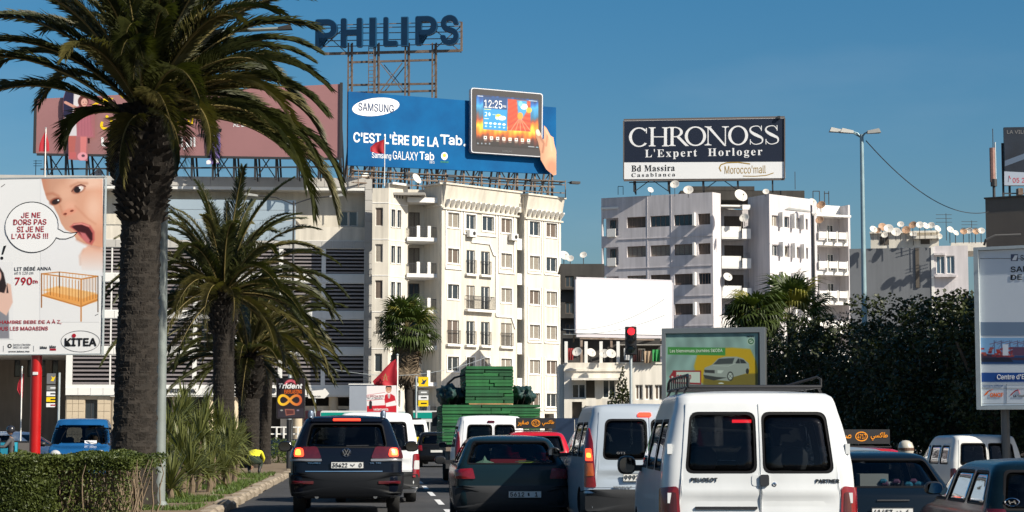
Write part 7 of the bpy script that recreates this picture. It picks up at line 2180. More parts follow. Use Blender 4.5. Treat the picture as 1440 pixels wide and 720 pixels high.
def patch(mb, car, ring, o0, o1, nr=5, back=False):
 """solid plate following the bodywork between offsets o0 < o1"""
 cx = sum(p[0] for p in ring) / len(ring); cz = sum(p[1] for p in ring) / len(ring)
 n = len(ring); vs = []; fs = []
 for j in range(nr):
  f = 1 - j / nr
  for p in ring: vs.append(tuple(car.pt(cx + (p[0] - cx) * f, cz + (p[1] - cz) * f, o1)))
 vs.append(tuple(car.pt(cx, cz, o1))); c = len(vs) - 1
 for j in range(nr - 1):
  for k in range(n): fs.append((j * n + k, j * n + (k + 1) % n, (j + 1) * n + (k + 1) % n, (j + 1) * n + k))
 for k in range(n): fs.append(((nr - 1) * n + k, (nr - 1) * n + (k + 1) % n, c))
 b = len(vs)
 for p in ring: vs.append(tuple(car.pt(p[0], p[1], o0)))
 for k in range(n): fs.append((b + k, b + (k + 1) % n, (k + 1) % n, k))
 if back:
  b2 = b
  for j in range(1, nr):
   f = 1 - j / nr; b3 = len(vs)
   for p in ring: vs.append(tuple(car.pt(cx + (p[0] - cx) * f, cz + (p[1] - cz) * f, o0)))
   for k in range(n): fs.append((b2 + (k + 1) % n, b2 + k, b3 + k, b3 + (k + 1) % n))
   b2 = b3
  vs.append(tuple(car.pt(cx, cz, o0))); c2 = len(vs) - 1
  for k in range(n): fs.append((b2 + (k + 1) % n, b2 + k, c2))
 return mb.add(vs, fs)
def band(mb, car, ring_in, ring_out, o0, o1):
 """flat frame between two outlines having the same number of points"""
 n = len(ring_in); vs = []
 for rg_, o in ((ring_out, o0), (ring_out, o1), (ring_in, o1), (ring_in, o0)):
  for p in rg_: vs.append(tuple(car.pt(p[0], p[1], o)))
 fs = []
 for j in range(3):
  for k in range(n): fs.append((j * n + k, j * n + (k + 1) % n, (j + 1) * n + (k + 1) % n, (j + 1) * n + k))
 return mb.add(vs, fs)
def scale_ring(ring, d):
 cx = sum(p[0] for p in ring) / len(ring); cz = sum(p[1] for p in ring) / len(ring)
 sx = max(abs(p[0] - cx) for p in ring); sz = max(abs(p[1] - cz) for p in ring)
 return [(cx + (p[0] - cx) * (1 + d / sx), cz + (p[1] - cz) * (1 + d / sz)) for p in ring]
def make_car(root, spec, body_mat, windows, wheels, wr=.31, cut_arches=True, glass=M_tint, rim=M_rim, ws=None):
 car = spec
 me = car.shell().mesh('body', [body_mat, M_inside])
 body = place('body', me, root)
 cutters = []
 for wn_ in windows:
  c_ = MB(); patch(c_, car, wn_[1], -.12, .08, 4, back=True); cutters.append(c_)
 if cut_arches:
  for (wy, ww) in wheels:
   for s_ in (-1, 1):
    n = 24; ra = wr + .06; x0, x1 = s_ * (ww - .30), s_ * (ww + .2)
    vs = []
    for x in (x0, x1):
     for k in range(n): vs.append((x, wy + ra * math.cos(2 * PI * k / n), wr + ra * math.sin(2 * PI * k / n)))
    fs = [tuple(range(n)), tuple(range(2 * n - 1, n - 1, -1))] + [(k, k + n, (k + 1) % n + n, (k + 1) % n) for k in range(n)]
    c_ = MB(); c_.add(vs, fs); cutters.append(c_)
 if ws:                                   # windscreen opening and its pane
  z0, z1 = ws; nz = 5; nx = 10; sol = []; vs = []
  def fy(x, z):
   P_, cum = car.plan(z); return float(np.interp(abs(x), P_[:-14:-1, 0], P_[:-14:-1, 1]))
  for z in (z0, z1):
   w_, yr_, yf_ = car.row(z); x = w_ - .13
   sol += [(-x, yf_ - .34, z), (x, yf_ - .34, z), (x, yf_ + .25, z), (-x, yf_ + .25, z)]
  c_ = MB(); c_.add(sol, [(0, 3, 2, 1), (4, 5, 6, 7), (0, 1, 5, 4), (1, 2, 6, 5), (2, 3, 7, 6), (3, 0, 4, 7)]); cutters.append(c_)
  for j in range(nz + 1):
   z = z0 - .02 + (z1 - z0 + .04) * j / nz; w_, yr_, yf_ = car.row(z)
   for i in range(nx + 1):
    x = (-1 + 2 * i / nx) * (w_ - .11); vs.append((x, fy(x, z) + .006, z))
  a = MB(); a.add(vs, [(j * (nx + 1) + i, (j + 1) * (nx + 1) + i, (j + 1) * (nx + 1) + i + 1, j * (nx + 1) + i + 1) for j in range(nz) for i in range(nx)])
  a.build('windscreen', M_clear, root, smooth='all')
 cos = []
 for c_ in cutters:
  cm_ = c_.mesh('cutter', M_inside); co = place('cutter', cm_); co.parent = root; cos.append(co)
  bmx = bmesh.new(); bmx.from_mesh(cm_); bmesh.ops.recalc_face_normals(bmx, faces=bmx.faces); bmx.to_mesh(cm_); bmx.free()
  md = body.modifiers.new('openings', 'BOOLEAN'); md.object = co; md.operation = 'DIFFERENCE'; md.solver = SOLVER
 dg = bpy.context.evaluated_depsgraph_get()
 nm = bpy.data.meshes.new_from_object(body.evaluated_get(dg))
 body.modifiers.clear()
 body.data = nm; nm.name = 'body'
 nm.polygons.foreach_set('use_smooth', [True] * len(nm.polygons))
 try: nm.set_sharp_from_angle(angle=R(32))
 except Exception: pass
 for co in cos: bpy.data.objects.remove(co)
 for w_ in windows:
  nm_, ring = w_[0], w_[1]; g = w_[2] if len(w_) > 2 else glass
  a = MB(); band(a, car, scale_ring(ring, -.013), scale_ring(ring, .010), -.01, .003)
  fo = a.build(nm_, M_seal, root, smooth=True)
  a = MB(); patch(a, car, scale_ring(ring, -.01), -.012, -.006, 4); a.build('pane', g, fo, smooth='all')
 # wheels
 for (wy, ww) in wheels:
  for s_ in (-1, 1):
   e = empty('wheel', (s_ * (ww - .12), wy, wr), 0, root)
   a = MB(); a.lathe([(wr * .62, -.10), (wr * .93, -.105), (wr, -.07), (wr, .07), (wr * .93, .105), (wr * .62, .10)], 28, (0, 0, 0), 'x'); a.build('tyre', M_tyre, e, smooth=True)
   a = MB(); a.lathe([(.001, .05 * s_), (wr * .2, .06 * s_), (wr * .25, .03 * s_), (wr * .55, .05 * s_), (wr * .62, .09 * s_), (wr * .64, .10 * s_)], 24, (0, 0, 0), 'x')
   for k in range(7):
    t = 2 * PI * k / 7; a.bar((.07 * s_, 0, 0), (.085 * s_, wr * .6 * math.cos(t), wr * .6 * math.sin(t)), .05, .03)
   a.build('rim', rim, e, smooth=True)
 # cabin
 a = MB(); a.box(-car.rows[0][1] + .1, car.rows[0][1] - .1, .15, car.L - .8, .30, .36); a.build('cabin_floor', M_inside, root)
 return body
def seat(root, x, y, z=.36, w=.5, h=1.0, head=True, m=M_seat):
 e = empty('seat', (x, y, 0), 0, root)
 a = MB(); vs = []
 for (yy, zz, ww, t) in ((0, z + .05, w, .12), (-.05, z + .35, w, .14), (-.13, z + .62, w * .92, .11), (-.15, z + .70, w * .7, .08)):
  vs += [(-ww / 2, yy - t / 2, zz), (ww / 2, yy - t / 2, zz), (ww / 2, yy + t / 2, zz), (-ww / 2, yy + t / 2, zz)]
 fs = [(0, 3, 2, 1), (12, 13, 14, 15)]
 for j in range(3):
  for k in range(4): fs.append((j * 4 + k, j * 4 + (k + 1) % 4, (j + 1) * 4 + (k + 1) % 4, (j + 1) * 4 + k))
 a.add(vs, fs); a.box(-w / 2, w / 2, 0, .5, z - .02, z + .12); a.build('seat_back', m, e, smooth=True)
 if head:
  a = MB(); a.lathe([(.001, -.11), (.07, -.10), (.09, -.03), (.085, .05), (.05, .10), (.001, .11)], 14, (0, -.17, z + .83)); o = a.build('headrest', m, e, smooth=True); o.scale = (1.4, 1, 1)
def mirror(root, car, y, z, side, m, r=.11, out=.14, w=.22, h=.15):
 x = abs(car.pt(car.s_of(y=y, z=z, side=1), z).x)
 e = empty('door_mirror', (side * x, y, z), 0, root)
 a = MB()
 pr = [(.001, -.05), (.6, -.045), (.92, -.02), (1, .02), (.9, .07), (.5, .11), (.001, .12)]
 vs = []; n = 18
 for r_, yy in pr:
  for k in range(n):
   t = 2 * PI * k / n; ct, st_ = math.cos(t), math.sin(t)
   ex = .75
   vs.append((side * (out + w * .5) + w * .5 * r_ * math.copysign(abs(ct) ** ex, ct), yy * 1.0, h * .5 * r_ * math.copysign(abs(st_) ** ex, st_)))
 a.add(vs, [(i * n + k, i * n + (k + 1) % n, (i + 1) * n + (k + 1) % n, (i + 1) * n + k) for i in range(len(pr) - 1) for k in range(n)])
 a.bar((-side * .03, .05, -.03), (side * (out + .06), .04, -.03), .05, .06)
 a.build('housing', m, e, smooth=True)
 a = MB(); vs = [(side * (out + w * .5) + w * .40 * math.copysign(abs(math.cos(t)) ** .75, math.cos(t)), -.056, h * .40 * math.copysign(abs(math.sin(t)) ** .75, math.sin(t))) for t in [2 * PI * k / 20 for k in range(20)]]
 a.add(vs, [tuple(range(20))]); a.build('mirror_face', M_mirror, e)
def lamp_patch(root, car, ring, m, name='tail_lamp', o=(.0, .022), nr=4):
 a = MB(); patch(a, car, ring, o[0] - .02, o[1], nr); return a.build(name, m, root, smooth=True)
def plate(root, car, x, z, w, h, txt, y_off=.015, tilt=0.0, flatx=0.0):
 p = car.pt(car.s_of(x=x, z=z, side=1 if x >= 0 else -1), z, y_off)
 a = MB(); a.box(-w / 2, w / 2, -.012, 0, -h / 2, h / 2)
 o = a.build('number_plate', M_plate, root, (p.x, p.y, z), rot=(tilt, 0, 0))
 a = MB()
 for (x0, x1, z0, z1) in ((-w / 2, w / 2, -h / 2, -h / 2 + .006), (-w / 2, w / 2, h / 2 - .006, h / 2), (-w / 2, -w / 2 + .006, -h / 2, h / 2), (w / 2 - .006, w / 2, -h / 2, h / 2)): a.box(x0, x1, -.015, -.0122, z0, z1)
 a.build('plate_rim', I_black, o)
 if txt:
  for t, x0, x1 in txt:
   ar = any(ord(c) > 0x600 for c in t)
   me = text_mesh(t, (x1 - x0) * w, h * (.45 if ar else .62), I_black, .004, .03)
   place('characters', me, o, (w * ((x0 + x1) / 2 - .5), -.0135, 0))
 return o
def badge(root, car, x, z, w, h, txt, m, bold=.03, off=.006, shear=0):
 p = car.pt(car.s_of(x=x, z=z, side=1 if x >= 0 else -1), z, off)
 p2 = car.pt(car.s_of(x=x + .03, z=z, side=1 if x >= 0 else -1), z, off)
 tilt = math.atan2(car.pt(car.s_of(x=x, z=z + .02, side=1 if x >= 0 else -1), z + .02, off).y - p.y, .02)
 me = text_mesh(txt, w, h, m, .006, bold, shear=shear)
 return place('badge_lettering', me, root, (p.x, p.y - .004, z), (-tilt, 0, math.atan2(p2.y - p.y, p2.x - p.x)))
def at_car(px, d, off=0.0): return (LX(px, d, 640), d, SZ(d) if px > 1190 else 0)
HD = R(4.0)
# ---- tall small van shape (shared by the five vans)
def van_rows(L=4.1, w=.86, H=1.80):
 k = H / 1.80; q = w / .86; f = L / 4.1
 return [(.20, .80 * q, .16, 3.96 * f), (.27, .835 * q, .06, 4.04 * f), (.36, .855 * q, .02, 4.09 * f), (.56, .865 * q, .015, 4.10 * f), (.66, .865 * q, .045, 4.08 * f), (.80, .865 * q, .055, 4.02 * f), (.93, .862 * q, .062, 3.86 * f), (1.00, .86 * q, .068, 3.55 * f),
   (1.06, .855 * q, .072, 3.15 * f), (1.14, .848 * q, .080, 3.02 * f), (1.30 * k, .820 * q, .105, 2.80 * f), (1.50 * k, .775 * q, .150, 2.55 * f), (1.62 * k, .742 * q, .185, 2.42 * f), (1.70 * k, .722 * q, .215, 2.30 * f), (1.75 * k, .70 * q, .25, 2.20 * f), (1.78 * k, .655 * q, .31, 2.08 * f)]
def small_van(name, label, px, d, body_mat, brand, rz=HD, group='small vans in the traffic', H=1.80, w=.86, glass=M_tint, lampstyle='low', lit=False, seats=True, loc=None, door=True):
 root = thing(name, label, 'van', loc or at_car(px, d), rz, group)
 car = Car(van_rows(w=w, H=H), 4.1, rc=.13, fr=.42, bow=.035, crown=.035)
 k = H / 1.8
 zb, zt = 1.075, 1.60 * k
 S_ = lambda x, z: car.s_of(x=abs(x), z=z, side=1 if x >= 0 else -1)
 wins = []
 if brand == 'P':
  wins.append(('rear_window', rpoly([(-.655, zb), (-.035, zb), (-.035, zt), (-.60, zt)], .075)))
  wins.append(('rear_window', rpoly([(.035, zb), (.655, zb), (.60, zt), (.035, zt)], .075)))
 else:
  wins.append(('rear_window', rpoly([(-.60, zb - .02), (.02, zb - .02), (.02, zt - .02), (-.55, zt - .02)], .09)))
  wins.append(('rear_window', rpoly([(.09, zb - .02), (.60, zb - .02), (.55, zt - .02), (.09, zt - .02)], .09)))
 for sd_ in (-1, 1):
  zz = 1.2
  def Y(y, z): return car.s_of(y=y, z=z, side=sd_)
  z0, z1 = 1.09, 1.54 * k
  for nm_, (ya, yb, yc, yd) in (('side_window', (2.98, 1.98, 1.96, 2.42)), ('side_window', (1.88, 1.14, 1.14, 1.86)), ('side_window', (1.04, .42, .50, 1.03))):
   r_ = rpoly([(Y(yb, z0), z0), (Y(ya, z0), z0), (Y(yd, z1), z1), (Y(yc, z1), z1)] if nm_ == 'side_window' and ya > 2 else [(Y(yb, z0), z0), (Y(ya, z0), z0), (Y(yd, z1), z1), (Y(yc, z1), z1)], .05)
   wins.append((nm_, r_, M_clear))
 body = make_car(root, car, body_mat, wins, [(.78, .84), (3.42, .84)], .30, glass=glass, rim=M_hub, ws=(1.14, 1.60 * k))
 # bumper
 a = MB(); se = car.s_of(y=.36, z=.5)
 patch(a, car, rpoly([(-se, .30), (se, .30), (se, .60), (.72, .625), (-.72, .625), (-se, .60)], .05), -.02, .035, 4)
 a.build('rear_bumper', body_mat if brand == 'K' and False else M_bump, root, smooth=True)
 # doors: two pressed leaves standing a few mm proud
 if door:
  xm = 0.0 if brand == 'P' else .055
  for (x0, x1, wr_) in ((-.735, xm - .006, wins[0][1]), (xm + .006, .735, wins[1][1])):
   wc = ((-.655, zb), (-.035, zb), (-.035, zt), (-.60, zt)) if brand == 'P' and x0 < -.3 else ((.035, zb), (.655, zb), (.60, zt), (.035, zt)) if brand == 'P' else \
    ((-.60, zb - .02), (.02, zb - .02), (.02, zt - .02), (-.55, zt - .02)) if x0 < -.3 else ((.09, zb - .02), (.60, zb - .02), (.55, zt - .02), (.09, zt - .02))
   wr_ = rfix(list(wc), .075 if brand == 'P' else .09)
   xt0, xt1 = (x0 if x0 > -.3 else -.64), (x1 if x1 < .3 else .64)
   m_ = rfix([(x0, .66), (x1, .66), (xt1, 1.69 * k), (xt0, 1.69 * k)], .02)
   n = len(wr_); vs = []; fs = []
   ri = scale_ring(wr_, .011)
   K = 12
   for j in range(K + 1):
    f = j / K
    for p, q in zip(ri, m_):
     s_, z_ = p[0] + (q[0] - p[0]) * f, p[1] + (q[1] - p[1]) * f
     o = .010
     # pressed crease below the handle
     if z_ < 1.0: o += .010 * math.exp(-((z_ - .90) / .035) ** 2) - .012 * math.exp(-((z_ - .80) / .06) ** 2) * (1 if abs(s_) < .6 else 0)
     vs.append(tuple(car.pt(s_, z_, o)))
   for p in m_: vs.append(tuple(car.pt(p[0], p[1], -.004)))
   for p in ri: vs.append(tuple(car.pt(p[0], p[1], -.006)))
   for j in range(K + 1):
    for i in range(n): fs.append((j * n + i, j * n + (i + 1) % n, (j + 1) * n + (i + 1) % n, (j + 1) * n + i))
   b = (K + 2) * n
   for i in range(n): fs.append((b + i, b + (i + 1) % n, (i + 1) % n, i))
   a = MB(); a.add(vs, fs)
   a.build('rear_door', body_mat, root, smooth=True)
 if seats:
  for x in (-.38, .38): seat(root, x, 2.0)
  for x in (-.42, 0, .42): seat(root, x, .95, h=.8)
  a = MB(); a.box(-.62, .62, 2.72, 3.0, .75, 1.02); a.build('dashboard', M_inside, root)
 return root, car, body
# ================= 1: the big white van in front
wpaint = mat('white_van_paint', (.64, .655, .66), .3, var=.07, scale=2.2, streak=.10, coat=.3, spec=.4, bump=.05, bscale=2.5)
root, car, body = small_van('white_van', 'white panel van with black roof rack and two dark rear windows, largest in the foreground', 1070, 17.7, wpaint, 'P', rz=R(.8), group='white small vans')
for sd_ in (-1, 1):
 a0, a1 = (.705, .83)
 r_ = rpoly([(sd_ * .705, .60), (sd_ * .965, .60), (sd_ * .935, .935), (sd_ * .725, .955)], .04)
 lamp_patch(root, car, r_, M_lampr)
 r_ = rpoly([(sd_ * .735, .66), (sd_ * .80, .66), (sd_ * .80, .90), (sd_ * .745, .90)], .02)
 lamp_patch(root, car, r_, M_lampd, 'lamp_segment', (.01, .027))
badge(root, car, -.495, 1.012, .235, .034, 'PEUGEOT', I_black, .01); badge(root, car, .60, 1.0, .21, .032, 'PARTNER', I_black, .01)
a = MB(); patch(a, car, rpoly([(-.075, .955), (.085, .955), (.085, 1.055), (-.075, 1.055)], .03), 0, .016, 3); a.build('handle_recess', wpaint, root, smooth=True)
a = MB(); patch(a, car, rpoly([(-.005, .955), (.075, .955), (.075, 1.055), (-.005, 1.055)], .02), .0, .04, 3); a.build('door_handle', M_black, root, smooth=True)
a = MB(); a.lathe([(.012, -.012), (.02, -.01), (.02, 0)], 14, (.125, car.row(.99)[1] - .008, .97), 'y'); a.build('lock', M_chrome, root)
a = MB(); patch(a, car, rpoly([(-.66, .62), (.66, .62), (.66, .655), (-.66, .655)], .01), 0, .02, 3); a.build('door_sill_strip', M_black, root)
for x in (-.30,):
 a = MB(); a.box(-.085, .085, -.02, .02, -.014, .014); a.build('high_brake_light', mat('high_light', (1, .02, .03), .3, emit=1.3), root, (-.13, .29, 1.53))
 a = MB(); a.box(-.16, .16, -.03, .03, -.01, .03); a.build('light_housing', M_black, root, (-.13, .35, 1.545))
a = MB(); patch(a, car, rpoly([(-.58, .752), (-.03, .752), (-.03, .775), (-.58, .775)], .008), 0, .024, 3); a.build('trim_strip', M_black, root)
mirror(root, car, 2.6, 1.10, -1, M_black, out=.06, w=.19, h=.19); mirror(root, car, 2.6, 1.10, 1, M_black, out=.06, w=.19, h=.19)
for sd_ in (-1, 1):
 for z in (.85, 1.28):
  p = car.pt(sd_ * .80, z, .012); a = MB(); a.box(-.02, .02, -.02, .02, -.045, .045); a.build('hinge', wpaint, root, tuple(p))
plate(root, car, 0.0, .45, .5, .11, [('18734', .05, .5), ('ب', .58, .68), ('6', .78, .9)], y_off=.04)
rk = thing('roof_rack', 'black steel roof rack with side rails standing on the white van', 'roof rack', tuple(root.location), R(.8))
sd_ = -1; x = -.60
a = MB(); a.tube([(x, .36, 1.84), (x, .36, 1.93), (x, .42, 1.95), (x, 2.1, 1.95), (x, 2.3, 1.92), (x, 2.38, 1.84)], .013, 8); a.tube([(x, .36, 1.84), (x, 2.38, 1.84)], .013, 8)
a.build('side_rail', M_black, rk)
for k in range(9):
 a = MB(); a.tube([(x, .50 + k * .21, 1.84), (x, .50 + k * .21, 1.95)], .009, 6); a.build('baluster', M_black, rk)
a = MB(); x = .60; a.tube([(x, .36, 1.84), (x, .36, 1.91), (x - .03, .38, 1.93), (x - .30, .42, 1.85)], .012, 8); a.tube([(x, .36, 1.84), (x, 2.38, 1.84)], .013, 8); a.build('side_rail', M_black, rk)
for sd_ in (-1, 1):
 for y in (.5, 1.3, 2.1):
  a = MB(); a.bar((sd_ * .60, y, 1.84), (sd_ * .64, y, 1.755), .03, .02); a.build('foot', M_black, rk)
for k in range(8):
 a = MB(); a.box(-.60, .60, .36 + k * .27, .40 + k * .27, 1.828, 1.846); a.build('crossbar', M_black, rk)
a = MB(); a.tube([(-.60, .36, 1.84), (.60, .36, 1.84)], .018, 8); a.build('end_bar', M_black, rk)
# ================= 2: silver van left of it
sil = paint('silver_blue_paint', (.42, .47, .52), metal=.25, rough=.32)
root, car, body = small_van('silver_van', 'silver blue van with a lit left tail lamp, left of the big white van', 909, 28.0, sil, 'K', group='small vans in the traffic', H=1.83, glass=M_tintd)
for sd_ in (-1, 1):
 lamp_patch(root, car, rpoly([(sd_ * .70, .66), (sd_ * .87, .66), (sd_ * .86, 1.42), (sd_ * .80, 1.50), (sd_ * .735, 1.30), (sd_ * .72, .9)], .03), M_lampr)
 lamp_patch(root, car, rpoly([(sd_ * .73, .82), (sd_ * .84, .82), (sd_ * .84, 1.0), (sd_ * .745, 1.0)], .02), M_lampo, 'indicator', (.01, .03))
 lamp_patch(root, car, rpoly([(sd_ * .745, 1.03), (sd_ * .84, 1.03), (sd_ * .84, 1.20), (sd_ * .76, 1.20)], .02), mat('tail_glow_red', (1, .06, .02), .3, emit=1.6), 'brake_light', (.01, .028))
 lamp_patch(root, car, rpoly([(sd_ * .76, 1.075), (sd_ * .82, 1.075), (sd_ * .82, 1.14), (sd_ * .77, 1.14)], .02), M_lito, 'bulb_glow', (.02, .032))
lamp_patch(root, car, rpoly([(-.10, 1.645), (.10, 1.645), (.09, 1.70), (-.09, 1.70)], .03), M_lit, 'high_brake_light', (.01, .03))
plate(root, car, -.08, .80, .50, .11, [('99939', .04, .58), ('ب', .64, .74), ('6', .82, .94)], y_off=.035)
badge(root, car, -.33, .665, .26, .03, 'RENAULT', M_hub, .02, off=.02); badge(root, car, -.35, 1.14, .12, .03, 'GTI', I_grey, .01, off=.01)
mirror(root, car, 2.75, 1.12, -1, M_black, w=.20, h=.17); mirror(root, car, 2.75, 1.12, 1, M_black, w=.2, h=.17)
# ================= 3: white van beyond the dark hatchback
wp2 = paint('white_van_paint_dusty', (.70, .71, .72), rough=.38)
root, car, body = small_van('white_van', 'white van with tall red tail lamps in front of the green plank truck', 691, 47.5, wp2, 'K', group='white small vans', H=1.83, glass=M_tintd)
for sd_ in (-1, 1):
 lamp_patch(root, car, rpoly([(sd_ * .72, .66), (sd_ * .87, .66), (sd_ * .86, 1.36), (sd_ * .80, 1.46), (sd_ * .745, 1.30), (sd_ * .73, .9)], .03), M_lampr)
lamp_patch(root, car, rpoly([(-.09, 1.65), (.09, 1.65), (.08, 1.70), (-.08, 1.70)], .03), M_lampd, 'high_brake_light', (.01, .03))
plate(root, car, -.30, .80, .5, .11, [('55', .1, .4)], y_off=.03); mirror(root, car, 2.75, 1.12, -1, M_black)
# ================= 4: white van ahead of the suv
root, car, body = small_van('white_van', 'white van seen past the right side of the dark blue suv', 529, 40.6, wp2, 'P', group='white small vans', H=1.84, glass=M_tintd)
for sd_ in (-1, 1):
 lamp_patch(root, car, rpoly([(sd_ * .74, .52), (sd_ * .92, .52), (sd_ * .90, .99), (sd_ * .76, 1.0)], .03), M_lampr)
 lamp_patch(root, car, rpoly([(sd_ * .76, .68), (sd_ * .88, .68), (sd_ * .88, .86), (sd_ * .77, .86)], .02), M_lampw, 'reversing_lamp', (.01, .03))
# ================= 5: old white van at the right, 6: blue van facing us
root, car, body = small_van('white_van', 'old white van with two square windows right of the dark blue saloon', 1391, 46, paint('cream_white_paint', (.62, .62, .60), rough=.42), 'P', rz=R(5), group='white small vans', H=1.76, glass=M_tintd)
for sd_ in (-1, 1): lamp_patch(root, car, rpoly([(sd_ * .74, .52), (sd_ * .90, .52), (sd_ * .88, .99), (sd_ * .76, 1.0)], .03), M_lampd)
for sd_ in (-1,):
 mirror(root, car, 2.75, 1.10, sd_, M_black)
bluep = paint('bright_blue_paint', (.012, .085, .23), rough=.22)
root, car, body = small_van('blue_van', 'blue van facing the camera on the far carriageway behind the hedge', 107, 56.0, bluep, 'K', rz=PI + R(9), group='small vans in the traffic', loc=(LX(77, 56), 60.1, 0), H=1.83, glass=M_tintd)
mirror(root, car, 2.8, 1.1, -1, M_black); mirror(root, car, 2.8, 1.1, 1, M_black)
a = MB(); a.box(-.17, .17, -.004, 0, -.05, .05); a.build('windscreen_sticker', I_white, root, (-.30, 3.03, 1.15), rot=(0, 0, PI))
for sd_ in (-1, 1):
 a = MB(); a.lathe([(.001, .12), (.1, .11), (.15, .05), (.16, 0)], 16, (sd_ * .62, 3.93, .78), 'y'); a.build('headlight', M_lampw, root, smooth=True)
a = MB(); a.box(-.45, .45, 4.08, 4.14, .5, .68); a.build('grille', M_black, root)
a = MB(); a.bar((-.5, 3.12, 1.10), (.0, 2.98, 1.22), .015); a.build('wiper', M_black, root)
# ---- lower cars
def low_car(name, label, px, d, rows, L, body_mat, wheels, wins_rear, side=True, rz=HD, cat='car', group='cars in the queue', rc=.16, wr=.30, glass=M_tint, roofz=None, bow=.05, loc=None, sidez=None, seats=True, rim=M_hub, fr=.4):
 root = thing(name, label, cat, loc or at_car(px, d), rz, group)
 car = Car(rows, L, rc=rc, fr=fr, bow=bow, crown=.035)
 wins = [(n_, r_) + tuple(x) for n_, r_, *x in wins_rear]
 if side:
  for sd_ in (-1, 1):
   z0, z1, segs = sidez
   for (ya, yb, yc, yd) in segs:
    r_ = rpoly([(car.s_of(y=ya, z=z0, side=sd_), z0), (car.s_of(y=yb, z=z0, side=sd_), z0), (car.s_of(y=yc, z=z1, side=sd_), z1), (car.s_of(y=yd, z=z1, side=sd_), z1)], .05)
    wins.append(('side_window', r_, M_tintd))
 body = make_car(root, car, body_mat, wins, wheels, wr, glass=glass, rim=rim, ws=(sidez[0] + .05, sidez[1] + .02) if sidez else None)
 if seats:
  for x in (-.36, .36): seat(root, x, L * .52, z=.30, h=.9)
  a = MB(); a.box(-.56, .56, L * .30, L * .34, .35, .93); a.build('rear_bench', M_seat, root)
  for x in (-.36, .36):
   a = MB(); a.lathe([(.001, -.08), (.09, -.06), (.10, .03), (.001, .08)], 12, (x, L * .29, .98)); a.build('headrest', M_seat, root, smooth=True)
 return root, car
# ================= 7: dark blue suv
suvp = paint('midnight_blue_paint', (.004, .006, .012), rough=.14)
rows = [(.30, .86, .12, 4.58), (.38, .93, .03, 4.70), (.52, .955, .0, 4.75), (.66, .96, .005, 4.75), (.74, .96, .03, 4.74), (.90, .96, .045, 4.68), (1.02, .955, .06, 4.45), (1.10, .935, .075, 3.75), (1.16, .915, .10, 3.50), (1.30, .865, .20, 3.15), (1.48, .80, .33, 2.85), (1.62, .74, .44, 2.62), (1.67, .70, .50, 2.5), (1.70, .64, .60, 2.4)]
root, car = low_car('dark_suv', 'midnight blue suv with both tail lamps lit and roof rails, left lane in front', 487, 34.3, rows, 4.75, suvp, [(.95, .94), (3.8, .94)],
     [('rear_window', rpoly([(-.70, 1.17), (.70, 1.17), (.62, 1.575), (-.62, 1.575)], .07))], sidez=(1.14, 1.50, [(.55, 1.20, 1.20, .80), (1.32, 2.15, 2.12, 1.30), (2.25, 3.15, 2.72, 2.25)]), rc=.22, wr=.37, glass=M_tintd, rim=M_rim, cat='suv')
for sd_ in (-1, 1):
 lamp_patch(root, car, rpoly([(sd_ * .42, .98), (sd_ * 1.06, .98), (sd_ * 1.02, 1.16), (sd_ * .50, 1.18)], .05), M_lampd)
 lamp_patch(root, car, rpoly([(sd_ * .72, 1.01), (sd_ * .90, 1.01), (sd_ * .88, 1.15), (sd_ * .74, 1.15)], .05), mat('tail_glow_red', (1, .06, .02), .3, emit=1.6), 'brake_light', (.01, .03))
 lamp_patch(root, car, rpoly([(sd_ * .77, 1.035), (sd_ * .87, 1.035), (sd_ * .86, 1.125), (sd_ * .78, 1.125)], .03), M_lito, 'bulb_glow', (.02, .036))
 lamp_patch(root, car, rpoly([(sd_ * .42, .935), (sd_ * 1.0, .935), (sd_ * 1.0, .975), (sd_ * .42, .975)], .015), mat('lamp_chrome_strip', (.25, .25, .26), .3, metal=.5), 'lamp_trim', (.0, .024))
 lamp_patch(root, car, rpoly([(sd_ * .55, .55), (sd_ * .92, .55), (sd_ * .92, .60), (sd_ * .55, .60)], .015), M_lampd, 'reflector', (.02, .05))
 a = MB(); x = sd_ * .63
 a.tube([(x, .62, 1.68), (x, .66, 1.76), (x, .9, 1.79), (x, 2.3, 1.78), (x, 2.55, 1.70)], .026, 8); a.build('roof_rail', mat('grey_blue_rail', (.16, .20, .26), .4, metal=.5), root, smooth=True)
 a = MB(); a.lathe([(.001, -.05), (.05, -.045), (.055, .02), (.04, .07), (.001, .09)], 12, (x, .66, 1.73)); a.build('rail_foot', mat('grey_blue_rail', (.16, .20, .26)), root, smooth=True)
a = MB(); se = car.s_of(y=.45, z=.55)
patch(a, car, rpoly([(-se, .36), (se, .36), (se, .74), (-se, .74)], .06), -.02, .035, 4); a.build('rear_bumper', mat('suv_bumper', (.006, .007, .009), .55, spec=.2), root, smooth=True)
lamp_patch(root, car, rpoly([(-.70, .755), (.62, .755), (.62, .77), (-.70, .77)], .004), M_chrome, 'chrome_strip', (.01, .022))
lamp_patch(root, car, rpoly([(-.24, 1.605), (.24, 1.605), (.23, 1.635), (-.23, 1.635)], .012), M_lit, 'high_brake_light', (.01, .05))
a = MB(); se = .5
patch(a, car, rpoly([(-.62, 1.595), (.62, 1.595), (.58, 1.65), (-.58, 1.65)], .02), .0, .035, 3); a.build('spoiler', suvp, root, smooth=True)
plate(root, car, .02, .87, .56, .115, [('35422', .04, .50), ('ب', .60, .72), ('0', .85, .94)], y_off=.02)
a = MB(); p = car.pt(.0, 1.08, .02)
a.lathe([(.066, 0), (.072, -.008), (.078, 0)], 28, (p.x, p.y, 1.085), 'y')
